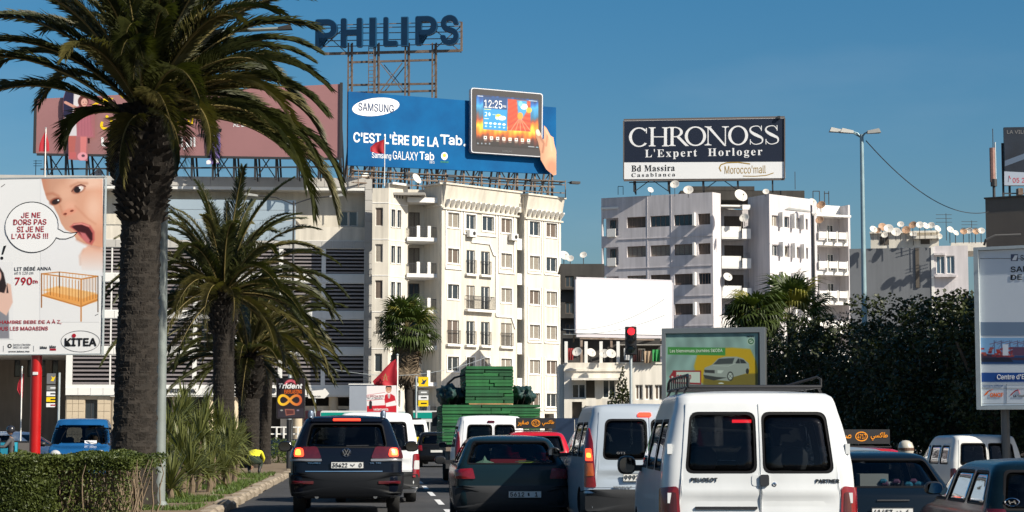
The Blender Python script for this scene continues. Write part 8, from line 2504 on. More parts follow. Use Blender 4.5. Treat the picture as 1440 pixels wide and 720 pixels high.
for x0, z0, x1, z1 in ((-.03, .055, .0, -.002), (.0, -.002, .03, .055), (-.058, .03, -.026, -.055), (-.026, -.055, .0, .0), (.0, .0, .026, -.055), (.026, -.055, .058, .03)): a.bar((x0, p.y, 1.085 + z0), (x1, p.y, 1.085 + z1), .012, .012)
a.build('round_badge', M_chrome, root)
badge(root, car, -.55, .905, .22, .022, 'TOUAREG', M_chrome, .01, off=.004); badge(root, car, .50, .905, .19, .022, 'V6  TDI', M_chrome, .01, off=.004)
a = MB(); a.bar((0, car.row(1.2)[1] - .01, 1.20), (.38, car.row(1.24)[1] - .012, 1.205), .018); a.build('wiper', M_black, root)
mirror(root, car, 3.0, 1.17, -1, suvp, w=.26, h=.20); mirror(root, car, 3.0, 1.17, 1, suvp, w=.26, h=.20)
for x in (-.5, .5):
 a = MB(); a.tube([(x, .06, .33), (x, .2, .33)], .035, 10); a.build('exhaust_tip', M_chrome, root)
# ================= 8: dark green-blue hatchback
hatp = paint('dark_teal_paint', (.006, .016, .021), rough=.2)
rows = [(.22, .78, .12, 3.86), (.30, .82, .03, 3.96), (.42, .845, .0, 4.0), (.56, .85, .01, 4.0), (.62, .85, .04, 3.98), (.74, .85, .05, 3.9), (.86, .845, .065, 3.6), (.92, .83, .09, 3.0), (.98, .80, .16, 2.85), (1.10, .745, .34, 2.60), (1.24, .675, .56, 2.32), (1.32, .62, .70, 2.15), (1.355, .55, .82, 2.05)]
root, car = low_car('dark_hatchback', 'dark teal hatchback between the suv and the silver van', 721, 30.2, rows, 4.0, hatp, [(.72, .83), (3.2, .83)],
     [('rear_window', rpoly([(-.69, .955), (.69, .955), (.57, 1.29), (-.57, 1.29)], .06))], sidez=(.96, 1.26, [(.62, 1.10, 1.15, .85), (1.20, 1.85, 1.80, 1.25), (1.95, 2.70, 2.28, 1.92)]), rc=.18, wr=.29)
for sd_ in (-1, 1):
 lamp_patch(root, car, rpoly([(sd_ * .56, .73), (sd_ * 1.02, .73), (sd_ * .98, .86), (sd_ * .60, .885)], .025), M_lampr)
a = MB(); se = car.s_of(y=.42, z=.45); patch(a, car, rpoly([(-se, .28), (se, .28), (se, .62), (-se, .62)], .05), -.02, .045, 4); a.build('rear_bumper', M_bump, root, smooth=True)
plate(root, car, .18, .50, .50, .105, [('5612', .05, .48), ('ا', .58, .64), ('1', .80, .88)], y_off=.055)
a = MB(); a.bar((.05, car.row(.99)[1] - .01, .985), (.42, car.row(1.01)[1] - .012, 1.0), .018); a.build('wiper', M_black, root)
mirror(root, car, 2.55, .98, -1, M_black, w=.19, h=.13); mirror(root, car, 2.55, .98, 1, M_black, w=.19, h=.13)
sp_ = thing('parcel_things', 'green leaf shaped air freshener and papers on the hatchback rear shelf', 'car trinket', tuple(root.location), HD)
a = MB(); a.lathe([(.001, .12), (.04, .05), (.13, .02), (.17, 0)], 7, (-.40, .45, .955)); a.build('star_toy', mat('pale_green_plastic', (.25, .42, .30), .6), sp_)
a = MB(); a.box(.12, .38, .42, .46, .95, 1.0); a.build('leaf_toy', mat('lime_plastic', (.30, .42, .06), .6), sp_)
a = MB(); a.box(-.3, .25, .62, .7, .92, 1.02); a.build('red_bag', mat('red_cloth_bag', (.30, .02, .03), .8), sp_)
# ================= 9: red taxi with roof sign
redp = paint('taxi_red_paint', (.42, .01, .025), rough=.25)
rows2 = [(.22, .74, .12, 3.6), (.30, .77, .03, 3.68), (.45, .79, .0, 3.7), (.60, .795, .02, 3.7), (.75, .795, .04, 3.6), (.86, .79, .05, 3.35), (.93, .775, .07, 2.85), (1.0, .76, .10, 2.75), (1.15, .715, .18, 2.5), (1.32, .655, .28, 2.2), (1.40, .60, .38, 2.05), (1.43, .53, .48, 1.95)]
I_taxi = ink(222, 142, 20, 'amber')
def red_taxi(label, px, d, sgn):
 root, car = low_car('red_taxi', label, px, d, rows2, 3.7, redp, [(.62, .78), (3.05, .78)], [('rear_window', rpoly([(-.62, .98), (.62, .98), (.54, 1.34), (-.54, 1.34)], .06))], sidez=(.98, 1.32, [(.45, 1.05, 1.05, .6), (1.15, 1.8, 1.75, 1.15), (1.9, 2.6, 2.2, 1.85)]), rc=.15, wr=.27, cat='taxi', group='red taxis')
 for sd_ in (-1, 1): lamp_patch(root, car, rpoly([(sd_ * .62, .70), (sd_ * .82, .70), (sd_ * .82, .92), (sd_ * .66, .92)], .02), M_lampd)
 a = MB(); a.box(-.5, .5, .6, .66, 1.46, 1.48); a.box(-.5, .5, 1.8, 1.86, 1.46, 1.48); a.build('roof_rack', M_black, root)
 e = empty('taxi_sign', (0, .7, 1.5), 0, root)
 a = MB(); a.box(-sgn, sgn, 0, .06, .02, .27); a.build('sign_board', M_black, e)
 for t, x0, x1, z0, z1 in ((arab('طاكسي'), .32, .92, .08, .22), (arab('صغير'), -.92, -.36, .08, .22)):
  me = text_mesh(t, (x1 - x0) * sgn, z1 - z0, I_taxi, .004, .03); place('lettering', me, e, (sgn * (x0 + x1) / 2, -.004, (z0 + z1) / 2))
 a = MB()
 n = 28; vs = [(sgn * .22 * math.cos(2 * PI * k / n), -.004, .148 + .085 * math.sin(2 * PI * k / n)) for k in range(n)] + [(sgn * .19 * math.cos(2 * PI * k / n), -.004, .148 + .065 * math.sin(2 * PI * k / n)) for k in range(n)]
 a.add(vs, [(k, (k + 1) % n, (k + 1) % n + n, k + n) for k in range(n)]); a.build('number_ring', I_taxi, e)
 me = text_mesh('4717', .30 * sgn, .08, I_taxi, .004, .03); place('lettering', me, e, (0, -.004, .148))
 return root, car
red_taxi('red taxi with a black roof sign behind the dark hatchback', 757, 46.5, .47)
red_taxi('red taxi with a yellow lettered roof sign in front of the dark trees', 1226, 34, .50)
# ================= 10: dark blue saloon, 11: dark teal hatch at the right edge
salp = paint('dark_navy_paint', (.004, .008, .014), rough=.16)
rows = [(.22, .76, .12, 4.1), (.30, .80, .03, 4.2), (.45, .825, .0, 4.25), (.60, .83, .01, 4.25), (.74, .83, .03, 4.2), (.86, .825, .05, 3.9), (.93, .80, .13, 3.2), (.99, .775, .24, 3.05), (1.12, .725, .42, 2.8), (1.26, .665, .60, 2.5), (1.34, .61, .72, 2.35), (1.37, .54, .82, 2.25)]
root, car = low_car('navy_hatchback', 'navy hatchback with a shelf full of things right of the big white van', 1256, 24.5, [(z, w, yr, yf) for z, w, yr, yf in rows], 4.25, salp, [(.8, .81), (3.4, .81)],
     [('rear_window', rpoly([(-.68, .965), (.68, .965), (.58, 1.30), (-.58, 1.30)], .06))], sidez=(.97, 1.27, [(.75, 1.2, 1.25, .95), (1.30, 2.0, 1.95, 1.35), (2.1, 2.9, 2.5, 2.05)]), rc=.17)
for sd_ in (-1, 1): lamp_patch(root, car, rpoly([(sd_ * .56, .70), (sd_ * .98, .70), (sd_ * .96, .86), (sd_ * .58, .86)], .025), M_lampd)
plate(root, car, -.02, .665, .52, .11, [('41453', .04, .50), ('ب', .60, .70), ('6', .80, .90)], y_off=.02)
a = MB(); patch(a, car, rpoly([(-.2, .80), (.2, .80), (.2, .815), (-.2, .815)], .004), 0, .02, 3); a.build('boot_handle', M_black, root)
mirror(root, car, 2.75, .98, 1, M_black, w=.19, h=.13)
st = thing('shelf_toys', 'blue, white and pink things piled on the navy hatchback rear shelf', 'car trinket', tuple(root.location), HD)
rs = random.Random(5)
for k in range(12):
 c = rs.choice([(.03, .20, .32), (.25, .25, .28), (.15, .06, .12), (.04, .08, .2)])
 a = MB(); a.lathe([(.001, .03), (.03, .028), (.055, 0), (.05, -.02), (.001, -.03)], 5, (rs.uniform(.0, .55), rs.uniform(.50, .62), .985 + rs.uniform(0, .05)))
 a.build('soft_toy', mat('toy_%d' % rs.randint(0, 5), c, .8), st, smooth=True)
a = MB(); a.box(-.28, .08, .55, .75, .97, 1.12); a.build('white_box', mat('pale_box', (.45, .45, .43), .8), st)
tealp = paint('deep_teal_paint', (.003, .008, .012), rough=.2)
rows = [(.22, .74, .12, 3.55), (.30, .79, .03, 3.64), (.45, .815, .0, 3.68), (.60, .82, .01, 3.68), (.74, .82, .03, 3.6), (.86, .815, .05, 3.3), (.92, .80, .07, 2.9), (1.0, .78, .10, 2.75), (1.15, .73, .19, 2.5), (1.30, .675, .29, 2.25), (1.37, .62, .38, 2.1), (1.40, .55, .46, 2.0)]
root, car = low_car('teal_hatchback', 'deep teal hatchback with an oval rear badge cut by the right edge', 1436, 19.0, [(z * .93, *r) for z, *r in rows], 3.68, tealp, [(.62, .80), (3.0, .80)],
     [('rear_window', rpoly([(-.66, .86), (.66, .86), (.58, 1.22), (-.58, 1.22)], .06))], sidez=(.90, 1.21, [(.35, 1.02, 1.02, .55), (1.12, 1.85, 1.80, 1.12), (1.95, 2.62, 2.25, 1.9)]), rc=.15, loc=(LX(1511, 18.9, 640), 18.9, SZ(18.9)), rz=R(.5))
for sd_ in (-1, 1): lamp_patch(root, car, rpoly([(sd_ * .62, .62), (sd_ * .84, .62), (sd_ * .84, .86), (sd_ * .64, .86)], .025), M_lampd)
a = MB(); p = car.pt(-.10, 1.0, .01); n = 24
a.lathe([(.045, 0), (.05, -.006), (.056, 0)], 24, (0, 0, 0), 'y'); a.bar((-.025, 0, .022), (-.014, 0, -.022), .01); a.bar((.014, 0, .022), (.025, 0, -.022), .01); a.bar((-.02, 0, -.004), (.02, 0, .006), .01)
o = a.build('oval_badge', M_chrome, root, (-.57, car.row(.93)[1] + .015, .93)); o.scale = (1.3, 1, .75)
mirror(root, car, 2.5, 1.0, -1, M_black, w=.2, h=.14)
# ================= farther cars
blk = paint('black_paint', (.006, .006, .007), rough=.2)
root, car = low_car('black_hatchback', 'small black hatchback far up the lane left of the plank truck', 614, 82, rows2, 3.7, blk, [(.62, .78), (3.05, .78)], [('rear_window', rpoly([(-.62, .94), (.62, .94), (.54, 1.32), (-.54, 1.32)], .06))], sidez=(.98, 1.32, [(.45, 1.05, 1.05, .6), (1.15, 1.8, 1.75, 1.15)]), rc=.15, wr=.27)
for sd_ in (-1, 1): lamp_patch(root, car, rpoly([(sd_ * .58, .68), (sd_ * .82, .68), (sd_ * .82, .90), (sd_ * .60, .90)], .02), M_lampr)
plate(root, car, 0, .66, .5, .11, None, y_off=.02)
root, car = low_car('blue_saloon', 'dark blue saloon just ahead of the black hatchback in the left lane', 597, 106, rows2, 3.7, salp, [(.62, .78), (3.05, .78)], [('rear_window', rpoly([(-.62, .98), (.62, .98), (.54, 1.34), (-.54, 1.34)], .06))], side=False, sidez=None, rc=.15, wr=.27)
for px, d, lb, pm in ((577, 90, 'white van with a yellow rear band beyond the white van', paint('white_cab_paint', (.66, .66, .66))),):
 root, car, body = small_van('white_van', lb, px, d, pm, 'P', group='white small vans', H=2.0, seats=False, glass=M_tintd)
 a = MB(); patch(a, car, rpoly([(-.80, .95), (.80, .95), (.76, 1.22), (-.76, 1.22)], .02), .0, .03, 3); a.build('yellow_band', mat('yellow_paint', (.75, .55, .02), .4), root)
 a = MB(); a.box(-.5, .5, .6, 2.0, 2.02, 2.08); a.build('roof_box', M_black, root)
root, car = low_car('silver_car', 'silver car with only its roof showing beside the big white van', 1196, 29, rows2, 3.7, paint('silver_paint', (.42, .45, .46), metal=.5), [(.62, .78), (3.05, .78)], [('rear_window', rpoly([(-.62, .98), (.62, .98), (.54, 1.34), (-.54, 1.34)], .06))], side=False, sidez=None, rc=.15, wr=.27)
root, car = low_car('white_hatchback', 'white car glimpsed between taxi and silver van', 836, 75, rows2, 3.7, wp2, [(.62, .78), (3.05, .78)], [('rear_window', rpoly([(-.62, .98), (.62, .98), (.54, 1.34), (-.54, 1.34)], .06))], side=False, sidez=None, rc=.15, wr=.27)
for i, (px, d, lb, m) in enumerate(((-32, 66, 'white car cut by the left edge on the far carriageway', wp2), (158, 62, 'black car peeping out right of the blue van', blk))):
 low_car('white_hatchback' if i == 0 else 'black_hatchback', lb, px, d, rows2, 3.7, m, [(.62, .78), (3.05, .78)], [('rear_window', rpoly([(-.62, .98), (.62, .98), (.54, 1.34), (-.54, 1.34)], .06))], side=True, sidez=(.98, 1.32, [(.45, 1.05, 1.05, .6), (1.15, 1.8, 1.75, 1.15)]), rc=.15, wr=.27, rz=PI + R(70 if i == 0 else 8))
# ================= truck loaded with green planks
d = 54.5
root = thing('flatbed_truck', 'flatbed truck seen from behind under its load of green planks', 'truck', (LX(690, d), d, 0), HD)
hw = 1.22
a = MB(); a.box(-hw, hw, 0, 5.0, .92, 1.08); a.build('flatbed', M_steel, root)
for x in (-.45, .45):
 a = MB(); a.box(x - .06, x + .06, .1, 6.6, .72, .92); a.build('chassis_rail', M_iron, root)
for y in (1.0, 5.6):
 for sd_ in (-1, 1):
  e = empty('wheel', (sd_ * .95, y, .45), 0, root); a = MB(); a.lathe([(.25, -.14), (.42, -.15), (.45, -.11), (.45, .11), (.42, .15), (.25, .14)], 24, axis='x'); a.build('tyre', M_tyre, e, smooth=True)
  a = MB(); a.lathe([(.001, .02 * sd_), (.1, .05 * sd_), (.25, .08 * sd_)], 18, axis='x'); a.build('rim', M_hub, e, smooth=True)
a = MB(); a.box(-hw, hw, -.04, 0, .45, .62); a.build('rear_guard', M_iron, root)
for sd_ in (-1, 1):
 a = MB(); a.box(sd_ * .95 - .14, sd_ * .95 + .14, -.03, .03, .75, .88); a.build('tail_lamp', M_lampr, root)
a = MB(); a.prism([(-1.05, .6), (1.05, .6), (1.08, 1.5), (.95, 2.25), (-.95, 2.25), (-1.08, 1.5)], 5.15, 6.9); a.build('cab', paint('truck_cab_paint', (.25, .30, .32)), root)
a = MB()
for sd_ in (-1, 1):
 a = MB(); a.bar((sd_ * 1.05, 6.4, 2.0), (sd_ * 1.32, 6.4, 2.0), .03); a.box(sd_ * 1.32 - .09, sd_ * 1.32 + .09, 6.38, 6.42, 1.62, 2.05); a.build('door_mirror', M_black, root)
gm = [mat('green_plank_%d' % i, c, .75, var=.35, scale=5, streak=.2) for i, c in enumerate(((.014, .135, .042), (.022, .17, .046), (.012, .10, .034)))]
def stack(label, x0, x1, z0, z1, y0, L, nz, nx, seed):
 e = thing('plank_stack', label, 'planks', tuple(root.location), HD, 'green plank stacks on the truck')
 rs = random.Random(seed); hz = (z1 - z0) / nz; wx = (x1 - x0) / nx
 cache = {}
 for j in range(nz):
  # courses run lengthwise: end grain of boards shows to us, each course a few boards
  cuts = sorted(set([0, 1] + [round(rs.uniform(.2, .8), 1) for _ in range(nx)]))
  for a_, b_ in zip(cuts[:-1], cuts[1:]):
   m = MB(); m.box((x1 - x0) * a_ + .006, (x1 - x0) * b_ - .006, 0, L, .005, hz - .008)
   m.build('plank', gm[rs.randrange(3)], e, (x0 + rs.uniform(-.012, .012), y0 + rs.uniform(-.03, .03), z0 + j * hz), rot=(0, rs.uniform(-.004, .004), 0))
 return e
X = lambda px: (px - 690) / 2800 * d
stack('wide lower stack of green planks resting on the flatbed truck', X(622) , X(759.5), 1.10, ZZ(569, d), -.05, 4.6, 13, 2, 1)
e = stack('narrow upper stack of green planks on top of the wide stack', X(655.5), X(723), ZZ(567, d), ZZ(514, d), .3, 3.6, 11, 1, 2)
a = MB(); a.box(X(660), X(722), .12, .3, ZZ(569, d) + .005, ZZ(567, d) - .002); a.build('bearer', mat('raw_timber', (.45, .27, .12), .8, var=.3, scale=4), e)
# tarpaulin bundles and ropes either side
M_tarp = mat('dark_green_tarp', (.02, .055, .050), .6, var=.4, scale=3)
def tarp(label, px0, px1, py0, py1, seed):
 e = thing('tarpaulin', label, 'tarpaulin', (root.location.x, root.location.y, 0), HD, 'tarpaulin bundles on the truck')
 rs = random.Random(seed); x0, x1, z1, z0 = X(px0), X(px1), ZZ(py0, d), ZZ(py1, d)
 bm_ = bmesh.new(); bmesh.ops.create_icosphere(bm_, subdivisions=4, radius=1.0)
 for v in bm_.verts:
  c = v.co.copy(); k = 1.05 + .34 * mnoise.noise(c * 1.7 + Vector((seed, 0, 0))) + .16 * mnoise.noise(c * 5) + .07 * math.sin(c.x * 17 + c.z * 4 + seed)
  v.co = Vector((c.x * (x1 - x0) / 2 * k, c.y * 1.1 * k, c.z * (z1 - z0) / 2 * k))
 me = bpy.data.meshes.new('tarp_sheet'); bm_.to_mesh(me); bm_.free(); me.materials.append(M_tarp)
 me.polygons.foreach_set('use_smooth', [True] * len(me.polygons))
 place('tarp_sheet', me, e, ((x0 + x1) / 2, 1.6, (z0 + z1) / 2))
 for k in range(3):
  t = (k + 1) / 4; xx = x0 + (x1 - x0) * t
  a = MB(); a.tube([(xx - .1, .55, z0 - .1), (xx, .48, (z0 + z1) / 2), (xx + .05, 1.2, z1)], .006, 5); a.build('rope', M_boot, e)
tarp('bunched dark tarpaulin left of the upper plank stack', 617, 655, 540, 570, 1)
tarp('bunched dark tarpaulin right of the upper plank stack', 724, 757, 541, 570, 2)
a = MB(); o = thing('bent_pipe', 'thin bent pipe arching over the left tarpaulin to the upper planks', 'pipe', tuple(root.location), HD)
a.tube([(X(628), 1, ZZ(550, d)), (X(632), 1, ZZ(538, d)), (X(641), .9, ZZ(530, d)), (X(655), .7, ZZ(526.5, d))], .03, 8); a.build('pipe', M_black, o)
# ================= bus crossing far behind
d = 128
x0, x1 = LX(457, d), LX(632, d)
root = thing('city_bus', 'long white bus with a teal stripe crossing behind the traffic', 'bus', ((x0 + x1) / 2, d, 0))
w_ = (x1 - x0) / 2 + .3
zt = ZZ(577.5, d)
a = MB(); a.prism(rpoly([(-w_, .5), (w_, .5), (w_, zt), (-w_, zt)], .18), 0, 2.5); a.build('body', mat('bus_white', (.68, .68, .66), .35, coat=.3, var=.1, scale=1), root, smooth=True)
a = MB(); a.box(-w_ + .05, w_ - .05, -.02, -.002, zt - .50, zt - .12); a.build('teal_stripe', mat('bus_teal', (.0, .26, .20), .4), root)
for k in range(6):
 xx = -w_ + .35 + k * (2 * w_ - .5) / 6
 a = MB(); a.box(xx, xx + (2 * w_ - .5) / 6 - .1, -.025, -.003, zt - 1.75, zt - .72); a.build('window', mat('bus_glass', (.02, .025, .03), .06, spec=.8), root)
for xx in (-w_ + 1.8, w_ - 1.8):
 e = empty('wheel', (xx, .15, .48), 0, root); a = MB(); a.lathe([(.001, -.12), (.3, -.14), (.46, -.14), (.48, -.08), (.48, .14)], 22, axis='y'); a.build('tyre', M_tyre, e, smooth=True)
# ------------------------------------------------------------------ people (skin-modifier figures, one continuous body each)
M_skin = mat('skin', (.30, .17, .11), .6, var=.1, scale=8)
M_hair = mat('dark_hair', (.015, .012, .010), .8, var=.3, scale=20)
def figure(root, J, mats_, faces=None):
 """J: joint name -> (x,y,z,radius,parent). Skin modifier rooted at the pelvis; colours by region function"""
 names = list(J); idx = {n: i for i, n in enumerate(names)}
 me = bpy.data.meshes.new('body')
 me.from_pydata([J[n][:3] for n in names], [(idx[J[n][4]], idx[n]) for n in names if J[n][4]], [])
 o = place('body', me, root)
 md = o.modifiers.new('skin', 'SKIN'); md.use_smooth_shade = True
 for i, n in enumerate(names):
  sv = me.skin_vertices[0].data[i]; r = J[n][3]
  sv.radius = (r, r * (.75 if n in ('chest', 'belly', 'pelvis') else 1)); sv.use_root = (n == 'pelvis')
 sb = o.modifiers.new('sub', 'SUBSURF'); sb.levels = 2; sb.render_levels = 2
 dg = bpy.context.evaluated_depsgraph_get()
 nm = bpy.data.meshes.new_from_object(o.evaluated_get(dg)); o.modifiers.clear(); o.data = nm; nm.name = 'body'
 nm.materials.clear()
 for m in mats_[0]: nm.materials.append(m)
 pts = [(Vector(J[n][:3]), n) for n in names]
 for p in nm.polygons:
  c = p.center; best = min(pts, key=lambda q: (q[0] - c).length_squared)[1]
  p.material_index = mats_[1].get(best, 0)
 nm.polygons.foreach_set('use_smooth', [True] * len(nm.polygons))
 return o
def head(root, p, rz=0.0, tilt=0.0, hair=True, s=1.0, helmet=None):
 e = empty('head', p, rz, root); e.rotation_euler = (tilt, 0, rz); e.scale = (s,) * 3
 prof = [(.001, -.125), (.04, -.118), (.062, -.09), (.074, -.04), (.078, .01), (.076, .05), (.06, .09), (.03, .112), (.001, .118)]
 a = MB(); a.lathe(prof, 18); a.v = [(x, y * 1.18, z) for x, y, z in a.v]
 a.add([(-.014, .085, -.03), (.014, .085, -.03), (.0, .118, -.035), (0, .088, .012)], [(0, 1, 2), (0, 2, 3), (2, 1, 3)])
 for sd_ in (-1, 1): a.lathe([(.001, .012), (.018, .01), (.024, 0), (.018, -.008)], 8, (sd_ * .078, -.005, -.01), 'x')
 a.build('face', M_skin, e, smooth='all')
 a = MB()
 for sd_ in (-1, 1): a.box(sd_ * .03 - .011, sd_ * .03 + .011, .082, .0895, -.002, .006)
 a.build('eyes', M_hair, e)
 a = MB(); a.box(-.022, .022, .078, .084, -.068, -.062); a.build('mouth', mat('lips', (.25, .08, .07), .6), e)
 if helmet:
  a = MB(); a.lathe([(.098, -.05), (.108, -.01), (.108, .05), (.085, .11), (.045, .138), (.001, .145)], 22); a.v = [(x, y * 1.15 - .01, z) for x, y, z in a.v]; a.build('helmet', helmet, e, smooth='all')
 elif hair:
  a = MB(); a.lathe([(.082, -.02), (.086, .03), (.072, .085), (.04, .118), (.001, .128)], 18); a.v = [(x, y * 1.2 - .018, z) for x, y, z in a.v]; a.build('hair', M_hair, e, smooth='all')
 return e
def hand(root, p, d, side, r=.0085, m=M_skin):
 """palm with four fingers and a thumb; d = direction the fingers point"""
 d = Vector(d).normalized(); u = d.cross(Vector((0, 0, 1))) if abs(d.z) < .9 else d.cross(Vector((0, 1, 0))); u.normalize(); n = u.cross(d)
 p = Vector(p); a = MB()
 a.tube([p, p + d * .05, p + d * .09], [.028, .038, .034], 8)
 for k in range(4):
  b = p + d * .085 + u * (-.027 + .018 * k); L_ = (.065, .078, .072, .055)[k]
  a.tube([b, b + d * L_ * .5 - n * .008, b + d * L_ * .85 - n * .035], [r, r * .9, r * .75], 6)
 b = p + d * .03 + u * side * .034
 a.tube([b, b + d * .03 + u * side * .022, b + d * .055 + u * side * .026 - n * .012], [r * 1.15, r, r * .8], 6)
 return a.build('hand', m, root, smooth=True)
# crouching gardener seen from behind, bent over on the median
d = 62
x = LX(357, d, 650)
root = thing('person', 'person in a yellow top and dark trousers bending down beside the third palm', 'person', (x, d, .13))
J = {'pelvis': (0, 0, .46, .17, None), 'belly': (.0, .10, .60, .155, 'pelvis'), 'chest': (.0, .30, .72, .17, 'belly'), 'neck': (.0, .47, .74, .06, 'chest'), 'skull': (0, .54, .73, .05, 'neck'),
  'lsh': (-.17, .36, .70, .07, 'chest'), 'lel': (-.25, .50, .47, .048, 'lsh'), 'lwr': (-.16, .62, .28, .034, 'lel'), 'rsh': (.17, .36, .70, .07, 'chest'), 'rel': (.25, .50, .48, .048, 'rsh'), 'rwr': (.13, .64, .27, .034, 'rel'),
  'lhip': (-.11, .0, .42, .12, 'pelvis'), 'lkn': (-.19, .30, .36, .075, 'lhip'), 'lan': (-.15, .08, .08, .045, 'lkn'), 'ltoe': (-.16, .24, .03, .035, 'lan'),
  'rhip': (.11, .0, .42, .12, 'pelvis'), 'rkn': (.19, .30, .37, .075, 'rhip'), 'ran': (.15, .07, .08, .045, 'rkn'), 'rtoe': (.16, .23, .03, .035, 'ran')}
M_hiv = mat('yellow_work_top', (.72, .68, .03), .8, var=.2, scale=8); M_trs = mat('dark_green_trousers', (.015, .03, .02), .9, var=.3, scale=8); M_shoe = mat('black_shoe', (.012, .012, .012), .6)
reg = {n: 1 for n in J}; reg.update({'chest': 0, 'belly': 0, 'lsh': 0, 'rsh': 0, 'lel': 0, 'rel': 0, 'neck': 2, 'skull': 2, 'lwr': 2, 'rwr': 2, 'ltoe': 3, 'rtoe': 3, 'lan': 3, 'ran': 3})
figure(root, J, ([M_hiv, M_trs, M_skin, M_shoe], reg))
head(root, (0, .60, .72), 0, R(-55)); hand(root, (-.16, .62, .27), (.1, .2, -.9), 1); hand(root, (.13, .64, .26), (-.1, .2, -.9), -1)
def seated(root, shirt, trs, x=0, y=0, z=.45, helmet=None, arms=.45, hd=0.0):
 e = empty('figure', (x, y, 0), hd, root)
 J = {'pelvis': (0, 0, z + .08, .15, None), 'belly': (0, .0, z + .26, .14, 'pelvis'), 'chest': (0, .02, z + .46, .165, 'belly'), 'neck': (0, .03, z + .64, .055, 'chest'),
   'lsh': (-.18, .02, z + .53, .065, 'chest'), 'lel': (-.27, .18, z + .32, .046, 'lsh'), 'lwr': (-.24, arms, z + .36, .033, 'lel'), 'rsh': (.18, .02, z + .53, .065, 'chest'), 'rel': (.27, .18, z + .32, .046, 'rsh'), 'rwr': (.24, arms, z + .36, .033, 'rel'),
   'lhip': (-.10, .04, z + .04, .10, 'pelvis'), 'lkn': (-.17, .42, z + .05, .07, 'lhip'), 'lan': (-.15, .40, .16, .045, 'lkn'), 'ltoe': (-.15, .56, .12, .035, 'lan'), 'rhip': (.10, .04, z + .04, .10, 'pelvis'), 'rkn': (.17, .42, z + .05, .07, 'rhip'), 'ran': (.15, .40, .16, .045, 'rkn'), 'rtoe': (.15, .56, .12, .035, 'ran')}
 reg = {n: 1 for n in J}; reg.update({n: 0 for n in ('chest', 'belly', 'lsh', 'rsh', 'lel', 'rel')}); reg.update({'neck': 2, 'lwr': 2, 'rwr': 2, 'ltoe': 3, 'rtoe': 3})
 o = figure(root, J, ([shirt, trs, M_skin, M_shoe], reg)); o.location = (x, y, 0); o.rotation_euler = (0, 0, hd)
 bpy.data.objects.remove(e)
 rm = Matrix.Rotation(hd, 4, 'Z')
 def w(p): return tuple(rm @ Vector(p) + Vector((x, y, 0)))
 head(root, w((0, .05, z + .80)), hd, 0, helmet=helmet)
 for sd_ in (-1, 1): hand(root, w((sd_ * .24, arms, z + .36)), tuple(rm @ Vector((0, 1, -.1))), -sd_)
 return root
def moped(root, body_m, box_m=None, L_=1.25):
 for y in (.0, L_):
  e = empty('wheel', (0, y, .29), 0, root)
  a = MB(); a.lathe([(.22, -.04), (.28, -.035), (.29, 0), (.28, .035), (.22, .04)], 22, axis='x'); a.build('tyre', M_tyre, e, smooth=True)
  a = MB(); a.lathe([(.02, -.03), (.03, 0), (.02, .03)], 8, axis='x')
  for k in range(6): a.bar((0, 0, 0), (0, .22 * math.cos(k * PI / 3), .22 * math.sin(k * PI / 3)), .012)
  a.build('rim', M_hub, e)
 a = MB(); a.tube([(0, .02, .30), (0, .15, .62), (0, .62, .60)], .05, 8); a.tube([(0, .55, .35), (0, .95, .34), (0, 1.08, .80), (0, 1.10, .98)], .045, 8); a.tube([(0, .3, .40), (0, .6, .36)], .09, 8); a.build('frame', body_m, root, smooth=True)
 a = MB(); a.tube([(0, L_, .29), (0, 1.10, .95)], .025, 8); a.build('fork', M_iron, root)
 a = MB(); a.tube([(-.32, 1.0, 1.0), (-.1, 1.10, .98), (.1, 1.10, .98), (.32, 1.0, 1.0)], .015, 6); a.build('handlebar', M_iron, root)
 a = MB(); a.prism([(-.13, .66), (.13, .66), (.10, .73), (-.10, .73)], .10, .70); a.build('saddle', M_black, root)
 a = MB(); a.lathe([(.001, .03), (.07, .02), (.08, -.04)], 14, (0, 1.16, .92), 'y'); a.build('headlight', M_lampw, root, smooth=True)
 if box_m:
  a = MB(); a.box(-.24, .24, -.22, .18, .76, 1.14); a.build('cargo_box', box_m, root); a = MB(); a.box(-.25, .25, -.23, .19, 1.142, 1.18); a.build('box_lid', M_black, root)
blue_c = mat('dark_blue_jacket', (.02, .03, .06), .85, var=.3, scale=8); grey_c = mat('grey_jacket', (.08, .08, .085), .85, var=.3, scale=8); jean = mat('faded_jeans', (.05, .07, .11), .9, var=.3, scale=8)
M_helm = mat('pale_helmet', (.52, .48, .40), .35, var=.25, scale=14, coat=.4); M_hblk = mat('black_helmet', (.02, .02, .025), .25, coat=.5)
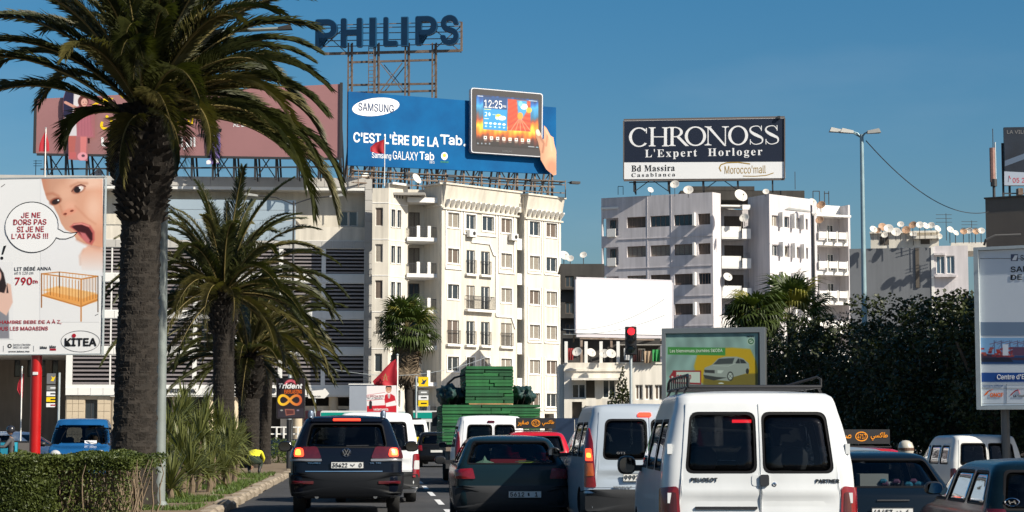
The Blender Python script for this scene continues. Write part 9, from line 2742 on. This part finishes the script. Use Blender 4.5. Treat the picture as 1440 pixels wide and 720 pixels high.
for i, (px, d, hd, bm_, bx, lb, sh, hl) in enumerate(((13, 60, R(80), mat('cyan_plastic', (.03, .30, .42), .35), mat('cyan_plastic', (.03, .30, .42), .35), 'leftmost moped with a cyan cargo box behind the hedge', blue_c, M_hblk),
              (36, 58, R(95), M_iron, mat('worn_cardboard_grey', (.10, .09, .085), .8), 'moped with a dark crate just left of the red billboard post', grey_c, M_hblk))):
 m_ = thing('moped', lb, 'moped', (LX(px, d, 640), d, 0), hd, 'mopeds on the far carriageway'); moped(m_, bm_, bx)
 r_ = thing('person', 'rider in a dark jacket and black helmet on the ' + ('cyan boxed moped' if i == 0 else 'moped with the dark crate'), 'person', (LX(px, d, 640), d, 0), hd, 'moped riders'); seated(r_, sh, jean, 0, .40, .68, hl, .55)
# rider whose pale helmet shows over the navy car
d = 27.5; px = 1286; zz = SZ(d) - .03
m_ = thing('moped', 'moped mostly hidden by the navy hatchback, ridden by the pale helmeted rider', 'moped', (LX(px, d, 640), d, zz), HD, 'mopeds in the right hand lane'); moped(m_, M_iron)
r_ = thing('person', 'rider whose pale patterned helmet shows above the navy hatchback roof', 'person', (LX(px, d, 640), d, zz), HD, 'moped riders'); seated(r_, grey_c, jean, 0, .40, .64, M_helm, .55)
a = MB(); a.lathe([(.1105, -.02), (.1115, .0), (.1105, .02)], 22); a.v = [(x, y * 1.15 - .01, z) for x, y, z in a.v]; a.build('helmet_band', mat('helmet_brown', (.10, .05, .03), .5), r_, (0, .45, .64 + .80 + .02))
# drivers
def driver(label, car_root_loc, rz, x, y, shirt, z=.36):
 r_ = thing('person', label, 'person', tuple(car_root_loc), rz, 'drivers in the cars'); seated(r_, shirt, jean, x, y, z, None, .42); return r_
driver('driver of the blue van, seen through its windscreen', (LX(77, 56), 60.1, 0), PI + R(9), -.38, 2.05, blue_c, .42)
driver('driver of the big white van, a dark outline behind the left rear window', at_car(1070, 17.7), R(.8), -.38, 2.06, grey_c, .40)
driver('driver of the silver van, barely visible through the dark glass', at_car(909, 28.0), HD, -.38, 2.06, grey_c, .40)
driver('driver of the dark hatchback beyond the shelf trinkets', at_car(721, 30.2), HD, -.36, 2.06, blue_c, .28)
